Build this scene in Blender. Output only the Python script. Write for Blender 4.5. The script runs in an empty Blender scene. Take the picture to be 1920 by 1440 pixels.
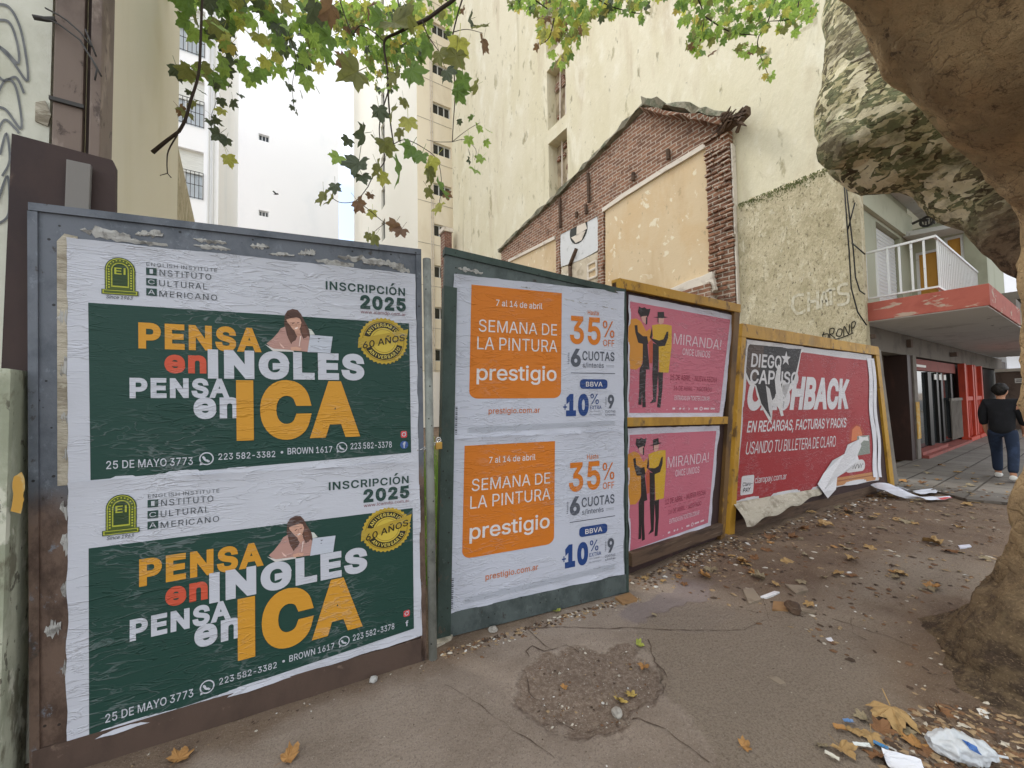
import bpy, bmesh, math, random
import numpy as np
from mathutils import Vector, Matrix, noise as mn

R = random.Random(7)
rad = math.radians
scene = bpy.context.scene
col = scene.collection

# ------------------------------------------------------------------ camera
FPX = 725.0                                   # focal length in pixels of a 1920 x 1440 frame
EYE = Vector((0, 0, 1.6))
az = math.atan((2085 - 960) / FPX)
pitch, roll = rad(2.1), rad(1.0)
_f0 = Vector((math.cos(az), math.sin(az), 0)); _r0 = Vector((math.sin(az), -math.cos(az), 0)); _u0 = Vector((0, 0, 1))
FW = _f0 * math.cos(pitch) + _u0 * math.sin(pitch)
_u1 = -_f0 * math.sin(pitch) + _u0 * math.cos(pitch)
RT = _r0 * math.cos(roll) - _u1 * math.sin(roll)
UP = _r0 * math.sin(roll) + _u1 * math.cos(roll)
cam = bpy.data.cameras.new("camera"); cam_o = bpy.data.objects.new("camera", cam); col.objects.link(cam_o)
m4 = Matrix((RT, UP, -FW)).transposed().to_4x4(); m4.translation = EYE
cam_o.matrix_world = m4
cam.sensor_width = 36; cam.lens = FPX / 1920 * 36; cam.clip_start = 0.05; cam.clip_end = 3000
scene.camera = cam_o

# ------------------------------------------------------------------ light
SUN_AZ, SUN_EL = rad(118), rad(52)            # azimuth measured from +X towards +Y
world = bpy.data.worlds.new("World"); scene.world = world; world.use_nodes = True
nt = world.node_tree; nt.nodes.clear()
wo = nt.nodes.new("ShaderNodeOutputWorld"); bg = nt.nodes.new("ShaderNodeBackground")
sky = nt.nodes.new("ShaderNodeTexSky"); sky.sky_type = 'NISHITA'; sky.sun_disc = False
sky.sun_elevation = SUN_EL; sky.sun_rotation = rad(90) - SUN_AZ
sky.air_density = 1.0; sky.dust_density = 1.5
tc = nt.nodes.new("ShaderNodeTexCoord"); mp = nt.nodes.new("ShaderNodeMapping")
mp.inputs['Scale'].default_value = (1.0, 1.0, 2.2)
cn = nt.nodes.new("ShaderNodeTexNoise"); cn.inputs['Scale'].default_value = 2.1; cn.inputs['Detail'].default_value = 7; cn.inputs['Roughness'].default_value = .55
cr = nt.nodes.new("ShaderNodeMapRange"); cr.inputs['From Min'].default_value = .36; cr.inputs['From Max'].default_value = .52
cm = nt.nodes.new("ShaderNodeMix"); cm.data_type = 'RGBA'
cm.inputs['B'].default_value = (7.4, 7.45, 7.7, 1)
nt.links.new(tc.outputs['Generated'], mp.inputs['Vector']); nt.links.new(mp.outputs[0], cn.inputs['Vector'])
nt.links.new(cn.outputs['Fac'], cr.inputs['Value'])
# a clear gap in the clouds low over the back of the lot
gapd = (FW + RT * ((652 - 960) / FPX) - UP * ((400 - 720) / FPX)).normalized()
dp = nt.nodes.new("ShaderNodeVectorMath"); dp.operation = 'DISTANCE'; dp.inputs[1].default_value = gapd; nt.links.new(tc.outputs['Generated'], dp.inputs[0])
gm_ = nt.nodes.new("ShaderNodeMapRange"); gm_.inputs['From Min'].default_value = .05; gm_.inputs['From Max'].default_value = .16; nt.links.new(dp.outputs['Value'], gm_.inputs['Value'])
mu = nt.nodes.new("ShaderNodeMath"); mu.operation = 'MULTIPLY'; nt.links.new(cr.outputs[0], mu.inputs[0]); nt.links.new(gm_.outputs[0], mu.inputs[1]); nt.links.new(mu.outputs[0], cm.inputs['Factor'])
nt.links.new(sky.outputs[0], cm.inputs['A']); nt.links.new(cm.outputs['Result'], bg.inputs['Color'])
bg.inputs['Strength'].default_value = 0.14
nt.links.new(bg.outputs[0], wo.inputs['Surface'])
sun = bpy.data.lights.new("sun", 'SUN'); sun.energy = 1.3; sun.angle = rad(14); sun.color = (1, .95, .86)
sun_o = bpy.data.objects.new("sun", sun); col.objects.link(sun_o)
sd = Vector((math.cos(SUN_AZ) * math.cos(SUN_EL), math.sin(SUN_AZ) * math.cos(SUN_EL), math.sin(SUN_EL)))
sun_o.rotation_euler = sd.to_track_quat('Z', 'Y').to_euler(); sun_o.location = (0, 0, 40)
vs = scene.view_settings
scene.display_settings.display_device = 'sRGB'
vs.view_transform = 'Standard'; vs.look = 'None'; vs.gamma = 1; vs.use_curve_mapping = False
vs.exposure = 0.95

# ------------------------------------------------------------------ geometry helpers
def ray(x, y): return FW + RT * ((x - 960) / FPX) - UP * ((y - 720) / FPX)
def at_d(x, y, d): return EYE + ray(x, y) * d
def on_y(x, y, Y): r = ray(x, y); return EYE + r * (Y / r.y)
def on_x(x, y, X): r = ray(x, y); return EYE + r * (X / r.x)
def on_z(x, y, Z=0.0): r = ray(x, y); return EYE + r * ((Z - EYE.z) / r.z)

def tag(o, label=None, cat=None, group=None, kind=None):
    if label: o["label"] = label
    if cat: o["category"] = cat
    if group: o["group"] = group
    if kind: o["kind"] = kind
    return o

def empty(name, loc=(0, 0, 0), **k):
    o = bpy.data.objects.new(name, None); o.location = loc; o.empty_display_size = .1
    col.objects.link(o); tag(o, **k); return o

class MB:
    def __init__(s): s.v = []; s.f = []; s.m = []
    def add(s, vs_, fs_, mi=0):
        b = len(s.v); s.v += [tuple(p) for p in vs_]
        for f in fs_: s.f.append(tuple(b + i for i in f)); s.m.append(mi)
    def box(s, x0, x1, y0, y1, z0, z1, mi=0):
        s.add([(x0, y0, z0), (x1, y0, z0), (x1, y1, z0), (x0, y1, z0), (x0, y0, z1), (x1, y0, z1), (x1, y1, z1), (x0, y1, z1)],
              [(0, 3, 2, 1), (4, 5, 6, 7), (0, 1, 5, 4), (1, 2, 6, 5), (2, 3, 7, 6), (3, 0, 4, 7)], mi)
    def hexa(s, p8, mi=0):
        s.add(p8, [(0, 3, 2, 1), (4, 5, 6, 7), (0, 1, 5, 4), (1, 2, 6, 5), (2, 3, 7, 6), (3, 0, 4, 7)], mi)
    def prism(s, poly, fn, d0, d1, mi=0):          # fn(a, b, d) -> point
        n = len(poly)
        s.add([fn(a, b, d0) for a, b in poly] + [fn(a, b, d1) for a, b in poly],
              [tuple(range(n)), tuple(range(2 * n - 1, n - 1, -1))] + [(i, i + n, (i + 1) % n + n, (i + 1) % n) for i in range(n)], mi)
    def tube(s, pts, rr, seg=6, mi=0, cap=True, wob=0.0, wsc=3.0, wz=1.0):
        pts = [Vector(p) for p in pts]
        if not isinstance(rr, (list, tuple)): rr = [rr] * len(pts)
        n = len(pts); ring = []; prev = None
        for i, p in enumerate(pts):
            t = (pts[min(i + 1, n - 1)] - pts[max(i - 1, 0)]).normalized()
            if prev is None:
                a = t.cross(Vector((.31, .2, .93)));  a = a if a.length > .05 else t.cross(Vector((1, 0, 0)))
                a.normalize()
            else: a = (prev - t * prev.dot(t)).normalized()
            prev = a; b = t.cross(a)
            for k in range(seg):
                an = 2 * math.pi * k / seg; d = a * math.cos(an) + b * math.sin(an)
                r_ = rr[i]
                q = p + d * r_
                if wob: q = q + d * r_ * wob * (mn.noise(q * wsc) + .5 * mn.noise(q * wsc * 2.7) + .25 * mn.noise(q * wsc * 7))
                ring.append(q)
        fs_ = [(i * seg + k, i * seg + (k + 1) % seg, (i + 1) * seg + (k + 1) % seg, (i + 1) * seg + k) for i in range(n - 1) for k in range(seg)]
        if cap: fs_ += [tuple(range(seg - 1, -1, -1)), tuple((n - 1) * seg + k for k in range(seg))]
        s.add(ring, fs_, mi)
    def grid(s, fn, nu, nv, mi=0):
        s.add([fn(i / nu, j / nv) for j in range(nv + 1) for i in range(nu + 1)],
              [(j * (nu + 1) + i, j * (nu + 1) + i + 1, (j + 1) * (nu + 1) + i + 1, (j + 1) * (nu + 1) + i) for j in range(nv) for i in range(nu)], mi)
    def wall(s, fn, a0, a1, b0, b1, holes, mi=0, back=None):      # fn(a, b, depth) ; holes (a0,a1,b0,b1,depth)
        A = sorted({a0, a1, *[h[0] for h in holes], *[h[1] for h in holes]}); B = sorted({b0, b1, *[h[2] for h in holes], *[h[3] for h in holes]})
        for i in range(len(A) - 1):
            for j in range(len(B) - 1):
                ca, cb = (A[i] + A[i + 1]) / 2, (B[j] + B[j + 1]) / 2
                if any(h[0] < ca < h[1] and h[2] < cb < h[3] for h in holes): continue
                s.add([fn(A[i], B[j], 0), fn(A[i + 1], B[j], 0), fn(A[i + 1], B[j + 1], 0), fn(A[i], B[j + 1], 0)], [(0, 1, 2, 3)], mi)
        for h in holes:
            p, q, r_, t, d = h
            P = [fn(p, r_, 0), fn(q, r_, 0), fn(q, t, 0), fn(p, t, 0), fn(p, r_, d), fn(q, r_, d), fn(q, t, d), fn(p, t, d)]
            s.add(P, [(0, 4, 5, 1), (1, 5, 6, 2), (2, 6, 7, 3), (3, 7, 4, 0)], mi)
            s.add([P[4], P[5], P[6], P[7]], [(0, 1, 2, 3)], mi if back is None else back)
    def build(s, name, mats, parent=None, smooth=False, bevel=0, flip=False, **k):
        me = bpy.data.meshes.new(name); me.from_pydata(s.v, [], s.f)
        if not isinstance(mats, (list, tuple)): mats = [mats]
        for m in mats: me.materials.append(m)
        me.polygons.foreach_set('material_index', s.m)
        bm = bmesh.new(); bm.from_mesh(me)
        if k.pop('normals', True): bmesh.ops.recalc_face_normals(bm, faces=bm.faces)
        if bevel:
            bmesh.ops.remove_doubles(bm, verts=bm.verts, dist=1e-5)
            bmesh.ops.recalc_face_normals(bm, faces=bm.faces)
            bmesh.ops.bevel(bm, geom=[e for e in bm.edges if len(e.link_faces) == 2 and e.calc_face_angle(0) > .6], offset=bevel, segments=2, profile=.7, affect='EDGES')
        bm.to_mesh(me); bm.free()
        if smooth: me.polygons.foreach_set('use_smooth', [True] * len(me.polygons))
        me.update()
        o = bpy.data.objects.new(name, me); col.objects.link(o)
        if parent is not None:
            o.parent = parent
            o.matrix_parent_inverse = parent.matrix_basis.inverted()
        tag(o, **k); return o

def XP(x, sgn=1): return lambda a, b, d: (x + sgn * d, a, b)        # plane facing -X, (a, b) = (y, z)
def YP(y): return lambda a, b, d: (a, y + d, b)                     # plane facing -Y, (a, b) = (x, z)

# ------------------------------------------------------------------ materials
def lin(h):
    h = h.lstrip('#'); c = [int(h[i:i + 2], 16) / 255 for i in (0, 2, 4)]
    return tuple(x / 12.92 if x <= .04045 else ((x + .055) / 1.055) ** 2.4 for x in c)

class NT:
    def __init__(s, name):
        s.m = bpy.data.materials.new(name); s.m.use_nodes = True; s.t = s.m.node_tree; s.t.nodes.clear()
        s.out = s.n("OutputMaterial"); s.pos = s.n("NewGeometry").outputs['Position']
    def n(s, typ, **k):
        x = s.t.nodes.new("ShaderNode" + typ)
        for a, b in k.items(): setattr(x, a, b)
        return x
    def l(s, a, b): s.t.links.new(a, b)
    def vec(s, stretch, rot=(0, 0, 0), loc=(0, 0, 0), src=None):
        m = s.n("Mapping"); m.inputs['Scale'].default_value = stretch; m.inputs['Rotation'].default_value = rot; m.inputs['Location'].default_value = loc
        s.l(src or s.pos, m.inputs['Vector']); return m.outputs[0]
    def noise(s, scale, stretch=(1, 1, 1), detail=6, rough=.6, dist=0, loc=(0, 0, 0)):
        x = s.n("TexNoise"); x.inputs['Scale'].default_value = scale; x.inputs['Detail'].default_value = detail
        x.inputs['Roughness'].default_value = rough; x.inputs['Distortion'].default_value = dist
        s.l(s.vec(stretch, loc=loc), x.inputs['Vector']); return x.outputs['Fac']
    def voro(s, scale, stretch=(1, 1, 1), feature='F1', src=None):
        x = s.n("TexVoronoi"); x.feature = feature; x.inputs['Scale'].default_value = scale
        s.l(s.vec(stretch, src=src), x.inputs['Vector']); return x
    def ramp(s, v, lo, hi, a=0.0, b=1.0):
        x = s.n("MapRange"); x.interpolation_type = 'SMOOTHSTEP'
        x.inputs['From Min'].default_value = lo; x.inputs['From Max'].default_value = hi; x.inputs['To Min'].default_value = a; x.inputs['To Max'].default_value = b
        s.l(v, x.inputs['Value']); return x.outputs[0]
    def math(s, op, a, b=None, c=None):
        x = s.n("Math", operation=op)
        for i, q in enumerate((a, b, c)):
            if q is None: continue
            if isinstance(q, (int, float)): x.inputs[i].default_value = q
            else: s.l(q, x.inputs[i])
        return x.outputs[0]
    def mix(s, f, a, b, blend='MIX'):
        x = s.n("Mix"); x.data_type = 'RGBA'; x.blend_type = blend
        for q, key in ((f, 'Factor'), (a, 'A'), (b, 'B')):
            i = [z for z in x.inputs if z.name == key and (z.type == ('VALUE' if key == 'Factor' else 'RGBA'))][0]
            if isinstance(q, (int, float)): i.default_value = q
            elif isinstance(q, tuple): i.default_value = (*q[:3], 1)
            else: s.l(q, i)
        return [z for z in x.outputs if z.type == 'RGBA'][0]
    def sep(s, axis, src=None):
        x = s.n("SeparateXYZ"); s.l(src or s.pos, x.inputs[0]); return x.outputs[axis]
    def bump(s, hgt, strength, dist, prev=None):
        x = s.n("Bump"); x.inputs['Strength'].default_value = strength; x.inputs['Distance'].default_value = dist
        s.l(hgt, x.inputs['Height'])
        if prev is not None: s.l(prev, x.inputs['Normal'])
        return x.outputs[0]
    def finish(s, colour, rough=.8, normal=None, metal=0, spec=.4, trans=0, alpha=None):
        p = s.n("BsdfPrincipled")
        if isinstance(colour, tuple): p.inputs['Base Color'].default_value = (*colour, 1)
        else: s.l(colour, p.inputs['Base Color'])
        if isinstance(rough, (int, float)): p.inputs['Roughness'].default_value = rough
        else: s.l(rough, p.inputs['Roughness'])
        p.inputs['Metallic'].default_value = metal; p.inputs['Specular IOR Level'].default_value = spec
        if normal is not None: s.l(normal, p.inputs['Normal'])
        sh = p.outputs[0]
        if trans:
            t = s.n("BsdfTranslucent"); mx = s.n("MixShader"); mx.inputs[0].default_value = trans
            if isinstance(colour, tuple): t.inputs['Color'].default_value = (*[min(1, x * 1.6) for x in colour], 1)
            else: s.l(s.mix(1.0, colour, (1.7, 1.7, 1.2), 'MULTIPLY'), t.inputs['Color'])
            s.l(sh, mx.inputs[1]); s.l(t.outputs[0], mx.inputs[2]); sh = mx.outputs[0]
        s.l(sh, s.out.inputs['Surface']); return s.m

def surf(name, base, layers=(), bumps=(), rough=.85, metal=0, spec=.35, trans=0):
    """layers: (colour, scale, stretch, lo, hi, amount) blotches that belong to the surface; bumps: (scale, stretch, strength, distance)."""
    t = NT(name); c = base
    for i, (cc, sc_, st, lo, hi, am) in enumerate(layers):
        f = t.math('MULTIPLY', t.ramp(t.noise(sc_, st, 8, .62, .3, (i * 3.1, i * 1.7, i * 2.3)), lo, hi), am)
        c = t.mix(f, c, cc)
    nrm = None
    for (sc_, st, a, d) in bumps: nrm = t.bump(t.noise(sc_, st, 7, .62), a, d, nrm)
    return t.finish(c, rough, nrm, metal, spec, trans)

U3 = (1, 1, 1)
_paper = {}
def paper(hexc, rough=.55):
    """pasted poster paper: every print colour shares the same creases because they are computed from the position."""
    if hexc in _paper: return _paper[hexc]
    t = NT("print_" + hexc.strip('#'))
    base = lin(hexc)
    n1 = t.noise(7, (1.0, 1.0, 3.6), 3, .5, .8)
    r1 = t.ramp(t.math('ABSOLUTE', t.math('SUBTRACT', n1, .5)), 0, .045, 1, 0)
    n2 = t.noise(4.2, (.8, .8, 4.6), 2, .5, 1.2, (4, 2, 9))
    r2 = t.ramp(t.math('ABSOLUTE', t.math('SUBTRACT', n2, .52)), 0, .03, 1, 0)
    msk = t.ramp(t.noise(2.3, U3, 2), .40, .62)
    h = t.math('ADD', t.math('MULTIPLY', r1, t.math('MULTIPLY_ADD', msk, 1.0, .04)), t.math('MULTIPLY', r2, t.ramp(t.noise(1.9, U3, 2, .5, 0, (5, 1, 2)), .42, .6)))
    h = t.math('ADD', h, t.math('MULTIPLY', t.noise(18, (.7, .7, 2.5), 3), .28))
    nr = t.bump(h, .48, .010)
    grime = t.ramp(t.noise(3.1, (1, 1, .7), 7, .65), .5, .85)
    c = t.mix(t.math('MULTIPLY', grime, .22), base, tuple(x * .66 + .03 for x in base))
    fib = t.ramp(t.noise(60, (.35, .35, 3), 5, .7), .56, .72)
    c = t.mix(t.math('MULTIPLY', fib, .10), c, tuple(min(1, x * .72 + .12) for x in base))
    c = t.mix(t.math('MULTIPLY', t.math('MULTIPLY', r1, msk), .16), c, (.55, .56, .60)); c = t.mix(t.math('MULTIPLY', t.math('MULTIPLY', r2, t.ramp(t.noise(3, U3, 3, .5, 0, (2, 7, 1)), .5, .62)), .14), c, tuple(x * .45 for x in base))
    _paper[hexc] = t.finish(c, rough, nr, 0, .3)
    return _paper[hexc]

WHITE = '#bdc0c9'
m_cream = surf("cream_render", lin('#dcd5bb'), [(lin('#d3cbac'), .5, (1, 1, .35), .42, .66, .8), (lin('#c2b498'), 1.3, (1, 1, .22), .55, .72, .6), (lin('#efecdc'), 1.2, (1, 1, .5), .52, .70, .45),
               (lin('#b3aa88'), .9, (1, 1.6, .12), .58, .70, .55), (lin('#8f876c'), 3.0, (1, 1, .4), .625, .69, .75), (lin('#77705c'), 7, (1, 1, .5), .66, .71, .7), (lin('#a59c7c'), 1.6, (1, 1, .45), .60, .66, .7), (lin('#e9e3cf'), 4, (1, 1, .6), .60, .68, .4)],
               [(1.4, (1, 1, .5), .35, .06), (5, (1, 1, .5), .55, .04), (18, (1, 1, .6), .35, .012), (60, U3, .25, .005)], .9)
m_creamL = surf("cream_render_smooth", lin('#e2dcc6'), [(lin('#d7d0b4'), 1.1, (1, 1, .25), .5, .75, .7), (lin('#8d8570'), 6, (1, 1, .6), .70, .74, .6)],
                [(2, (1, 1, .4), .2, .04), (30, U3, .2, .006)], .9)
m_rough = surf("rough_cement_render", lin('#cabfa0'), [(lin('#b3a888'), 3, U3, .45, .62, .8), (lin('#ddd5ba'), 6, (1, 1, .6), .54, .66, .8), (lin('#7d7359'), 14, (1, 1, .4), .58, .68, .8),
               (lin('#57503f'), 26, (1, 1, .45), .60, .66, .8), (lin('#8b9560'), 1.1, (1, 1, .8), .62, .74, .3)],
               [(12, (1, 1, .5), .9, .05), (30, (1, 1, .5), .9, .03), (70, U3, .6, .01)], .95)
m_beige = surf("beige_render", lin('#efe5cd'), [(lin('#dccfb2'), .6, (1, 1, .4), .5, .75, .7)], [(20, U3, .2, .01)], .9)
m_beigeW = surf("pale_and_lit_render", lin('#f6f2e4'), [(lin('#e4dcc4'), .5, (1, 1, .3), .55, .8, .6)], [(20, U3, .2, .01)], .9)  # lighter copy of the beige: brightness of the lit side put into the colour
m_white = surf("white_render", lin('#fafbfc'), [(lin('#e1e7ec'), .3, (1, 1, .5), .5, .8, .6)], [(9, U3, .15, .01)], .85)
m_graf = surf("whitewashed_wall", lin('#d8d8ca'), [(lin('#b8b8a6'), 1.6, (1, 1, .5), .48, .7, .8), (lin('#7e7b6c'), 5, (1, 1, .35), .62, .70, .8)], [(6, U3, .4, .02), (50, U3, .3, .005)], .9)
m_pillar = surf("flaking_whitewash", lin('#b9bca8'), [(lin('#8f947f'), 3.4, (1, 1, .6), .42, .6, .85), (lin('#d2d2c2'), 7, (1, 1, .6), .56, .62, .8), (lin('#6d6a58'), 8, (1, 1, .4), .54, .63, .85), (lin('#4b463b'), 20, (1, 1, .6), .60, .66, .8), (lin('#cfa96a'), 2, U3, .70, .78, .5)], [(5, U3, .5, .02), (35, U3, .5, .008)], .9)
m_greypaint = surf("grey_spray_paint", lin('#6f7274'), [(lin('#8c8e8e'), 8, U3, .5, .7, .6)], (), .8)
m_blackpaint = surf("black_spray_paint", lin('#26241f'), (), (), .8)
m_whitepaint = surf("pale_chalk_paint", lin('#d1ccb8'), [(lin('#bfb69a'), 14, U3, .46, .6, .9)], (), .9)
m_yellowmark = surf("yellow_mark_paint", lin('#b98f42'), [(lin('#b9b08a'), 12, U3, .5, .62, .9)], (), .8)
m_brownmetal = surf("brown_painted_steel", lin('#76675d'), [(lin('#574840'), 3, (1, 1, .5), .42, .62, .9), (lin('#94857a'), 7, (1, 1, .4), .54, .64, .8), (lin('#3d302a'), 12, (1, 1, .5), .58, .66, .85)], [(20, (1, 1, .5), .3, .006)], .6, 0, .4)
m_board = surf("dark_brown_board", lin('#40322f'), [(lin('#33292a'), 2.5, (1, 1, .7), .45, .7, .8), (lin('#69574d'), 8, (1, 1, .5), .62, .74, .7)], [(14, U3, .3, .008)], .7)
m_plank = surf("weathered_grey_plank", lin('#7f7c78'), [(lin('#5d5a57'), 9, (1, 1, .15), .5, .7, .8)], [(30, (1, 1, .1), .4, .006)], .85)
def metal_sheet(name, c, c2, rust, zsplit=None):
    t = NT(name)
    k = t.mix(t.ramp(t.noise(5, (1, 1, .8), 8, .7), .42, .66), c, c2)
    if zsplit is not None:
        z = t.math('ADD', t.sep(2), t.math('MULTIPLY', t.noise(3, U3, 4), .3))
        k = t.mix(t.ramp(z, zsplit + .28, zsplit + .06), k, t.mix(t.ramp(t.noise(8, (1, 1, .6), 7, .7), .42, .62), lin('#6b584c'), lin('#4a3a31')))
    k = t.mix(t.math('MULTIPLY', t.ramp(t.noise(15, (1, 1, .7), 8, .75), .58, .66), .8), k, tuple(min(1, x * 1.7 + .03) for x in c2))
    k = t.mix(t.math('MULTIPLY', t.ramp(t.noise(9, (1, 1, .7), 8, .7, 0, (5, 5, 5)), .61, .68), .9), k, rust)
    v = t.voro(17); k = t.mix(t.ramp(v.outputs['Distance'], .085, .12, .85, 0), k, lin('#1c1a18'))
    nr = t.bump(t.noise(18, (1, 1, .7), 7, .7), .45, .008); nr = t.bump(t.noise(2.2, U3, 3), .3, .02, nr)
    return t.finish(k, .6, nr, .15, .4)
m_galv = metal_sheet("galvanised_sheet", lin('#666b73'), lin('#525860'), lin('#3d3834'), 1.15)
m_greenmetal = metal_sheet("green_painted_sheet", lin('#3d4c46'), lin('#2f3c37'), lin('#5b4d42'))
m_greymetal = metal_sheet("mottled_grey_sheet", lin('#56605f'), lin('#3f4847'), lin('#3b3531'))
m_kick = surf("brown_kick_board", lin('#54443b'), [(lin('#3e322c'), 3, (1, 1, .6), .45, .7, .8), (lin('#7c6a5c'), 12, U3, .63, .72, .7)], [(14, U3, .4, .01)], .8)
m_yellow = surf("yellow_painted_steel", lin('#b58a30'), [(lin('#966f25'), 4, (1, 1, .6), .44, .66, .9), (lin('#5d452a'), 9, (1, 1, .7), .56, .66, .85), (lin('#7c6a48'), 3, (1, 1, .5), .58, .68, .5), (lin('#d9b253'), 16, U3, .6, .7, .5)], [(18, U3, .35, .006)], .55)
m_yellowold = surf("worn_brown_steel", lin('#72552f'), [(lin('#4c3926'), 4, (1, 1, .4), .45, .65, .9), (lin('#b08834'), 5, (1, 1, .5), .56, .66, .8)], [(18, U3, .4, .006)], .65)
m_maroon = surf("dark_maroon_board", lin('#3a2927'), [(lin('#553c36'), 8, (1, 1, .6), .55, .7, .8)], [(20, U3, .3, .006)], .7)
m_wood = surf("rough_brown_timber", lin('#5d4a3b'), [(lin('#3f3128'), 6, (.3, 1, 2.5), .45, .65, .9), (lin('#80705f'), 14, (.2, 1, 3), .58, .7, .7)], [(24, (.2, 1, 3), .5, .008)], .85)
m_oldpaper = surf("weathered_backing_paper", lin('#b5ad9c'), [(lin('#8d8473'), 6, (1, 1, 2), .45, .65, .9), (lin('#c8c2b0'), 12, (1, 1, 3), .55, .68, .8)], [(16, (.8, .8, 3), .9, .02)], .85)
m_scrap = surf("torn_paper_scraps", lin('#a9a8a4'), [(lin('#6c6a66'), 18, U3, .48, .62, .8)], [(30, U3, .6, .01)], .8)
m_glass = NT("window_glass"); m_glass = m_glass.finish((.03, .035, .035), .06, None, 0, .6)
m_brightpane = surf("bright_glass_pane", lin('#c3cbd0'), [(lin('#8e979c'), 2, (1, 1, .3), .5, .7, .8)], (), .3)  # bright look of the window glass put into this pale colour
m_shade = surf("white_roller_shutter", lin('#dfe0d9'), [(lin('#bfc0b8'), 30, (.1, .1, 4), .5, .6, .7)], (), .6)
m_frame = surf("white_window_frame", lin('#d6d8d6'), (), (), .5)
m_iron = surf("dark_iron", lin('#3c3a38'), (), (), .5)
m_wire = surf("black_cable", lin('#20201e'), (), (), .6)
m_brass = NT("brass"); m_brass = m_brass.finish(lin('#b8944f'), .35, None, .9)
m_chrome = NT("steel_shackle"); m_chrome = m_chrome.finish(lin('#cfcfcf'), .25, None, .95)

def brick_mat(name, c1, c2, mort, swap='YZ', sc_=1.0, plaster=None):
    t = NT(name)
    cx = t.n("CombineXYZ"); t.l(t.sep(1 if swap == 'YZ' else 0), cx.inputs[0]); t.l(t.sep(2), cx.inputs[1])
    wob = t.n("VectorMath", operation='ADD'); t.l(cx.outputs[0], wob.inputs[0])
    nz = t.n("TexNoise"); nz.inputs['Scale'].default_value = 2.5; t.l(t.pos, nz.inputs['Vector'])
    sc2 = t.n("VectorMath", operation='SCALE'); sc2.inputs['Scale'].default_value = .07; t.l(nz.outputs['Color'], sc2.inputs[0]); t.l(sc2.outputs[0], wob.inputs[1])
    b = t.n("TexBrick"); b.inputs['Scale'].default_value = 1; b.inputs['Brick Width'].default_value = .26 * sc_; b.inputs['Row Height'].default_value = .085 * sc_
    b.inputs['Mortar Size'].default_value = .014 * sc_; b.inputs['Mortar Smooth'].default_value = .4
    b.inputs['Color1'].default_value = (*c1, 1); b.inputs['Color2'].default_value = (*c2, 1); b.inputs['Mortar'].default_value = (*mort, 1)
    t.l(wob.outputs[0], b.inputs['Vector'])
    c = t.mix(t.ramp(t.noise(3, U3, 8, .7), .5, .72), b.outputs['Color'], tuple(x * .6 for x in c2))
    c = t.mix(t.math('MULTIPLY', t.ramp(t.noise(2, (1, 1, 1.4), 8, .7, 0, (3, 1, 0)), .60, .70), .7), c, plaster or mort)
    nr = t.bump(b.outputs['Fac'], 1.0, -.05); nr = t.bump(t.noise(12, U3, 8, .75), 1.0, .08, nr)
    return t.finish(c, .95, nr, 0, .2)
m_brick = brick_mat("crumbling_brick", lin('#a97c62'), lin('#83604e'), lin('#d0c2b0'), sc_=1.25)
m_brick_f = brick_mat("old_brick", lin('#9a6a58'), lin('#7c5347'), lin('#a39282'), 'XZ')
m_peach = surf("peach_plaster", lin('#d4bf9c'), [(lin('#cfb389'), 1.2, (1, 1, .6), .45, .65, .7), (lin('#e6dcc2'), 3.2, U3, .60, .64, .9), (lin('#a8977a'), 5, (1, 1, .6), .62, .67, .7), (lin('#86755c'), 9, (1, 1, .6), .67, .71, .8), (lin('#c2a67e'), .7, (1, 1, .4), .5, .66, .6)], [(5, U3, .4, .02), (40, U3, .3, .006)], .9)
m_tile = surf("white_tiling", lin('#d3d5d4'), [(lin('#a9aba8'), 4, U3, .55, .7, .7)], [(6, U3, .3, .01)], .45)
m_dullplaster = surf("bare_grey_plaster", lin('#cbbfa8'), [(lin('#a4967f'), 3, U3, .45, .65, .8), (lin('#e6e1d3'), 5, U3, .6, .66, .8)], [(8, U3, .6, .03)], .95)
m_mossroof = surf("mossy_roof_mortar", lin('#8f8a78'), [(lin('#5f6450'), 4, U3, .45, .62, .9), (lin('#b8b19d'), 9, U3, .58, .68, .7), (lin('#40402f'), 6, U3, .62, .7, .8)], [(9, U3, .9, .05)], .95)
m_mortar = surf("pale_cornice_plaster", lin('#d8cfc0'), [(lin('#a89c8c'), 5, (1, .4, 1), .52, .7, .8)], [(14, U3, .5, .02)], .9)

# corner building
m_facade = surf("grey_green_facade", lin('#a5a792'), [(lin('#8e907c'), 1.5, (1, 1, .4), .48, .72, .7)], [(20, U3, .25, .008)], .85)
m_gfbeam = surf("grey_cement_band", lin('#7d766d'), [(lin('#645d56'), 2, U3, .46, .68, .8)], [(14, U3, .4, .012)], .9)
m_redfascia = surf("chipped_red_fascia", lin('#a2584a'), [(lin('#8a4338'), 3, U3, .45, .7, .7), (lin('#a99584'), 2.6, (1, .8, 2.5), .585, .625, .95)], [(16, U3, .35, .01)], .8)
m_soffit = surf("stained_white_soffit", lin('#d2cfca'), [(lin('#a8a49d'), 1.2, U3, .5, .72, .8), (lin('#6d675f'), 1.7, (.6, 1.6, 1), .64, .69, .9)], [(10, U3, .3, .01)], .9)
m_tan = surf("tan_side_wall", lin('#8d7d69'), [(lin('#6f6150'), 2, U3, .46, .68, .8)], [(14, U3, .4, .01)], .9)
m_darkdoor = surf("dark_brown_panelling", lin('#34231f'), [(lin('#4a3029'), 4, (1, 1, .4), .5, .7, .7)], [(20, U3, .25, .006)], .5)
m_redpaint = surf("bright_red_shutter_paint", lin('#b5422c'), [(lin('#8f3122'), 5, (1, 1, .4), .5, .7, .7)], [(10, (1, 1, .3), .3, .01)], .5)
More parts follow.
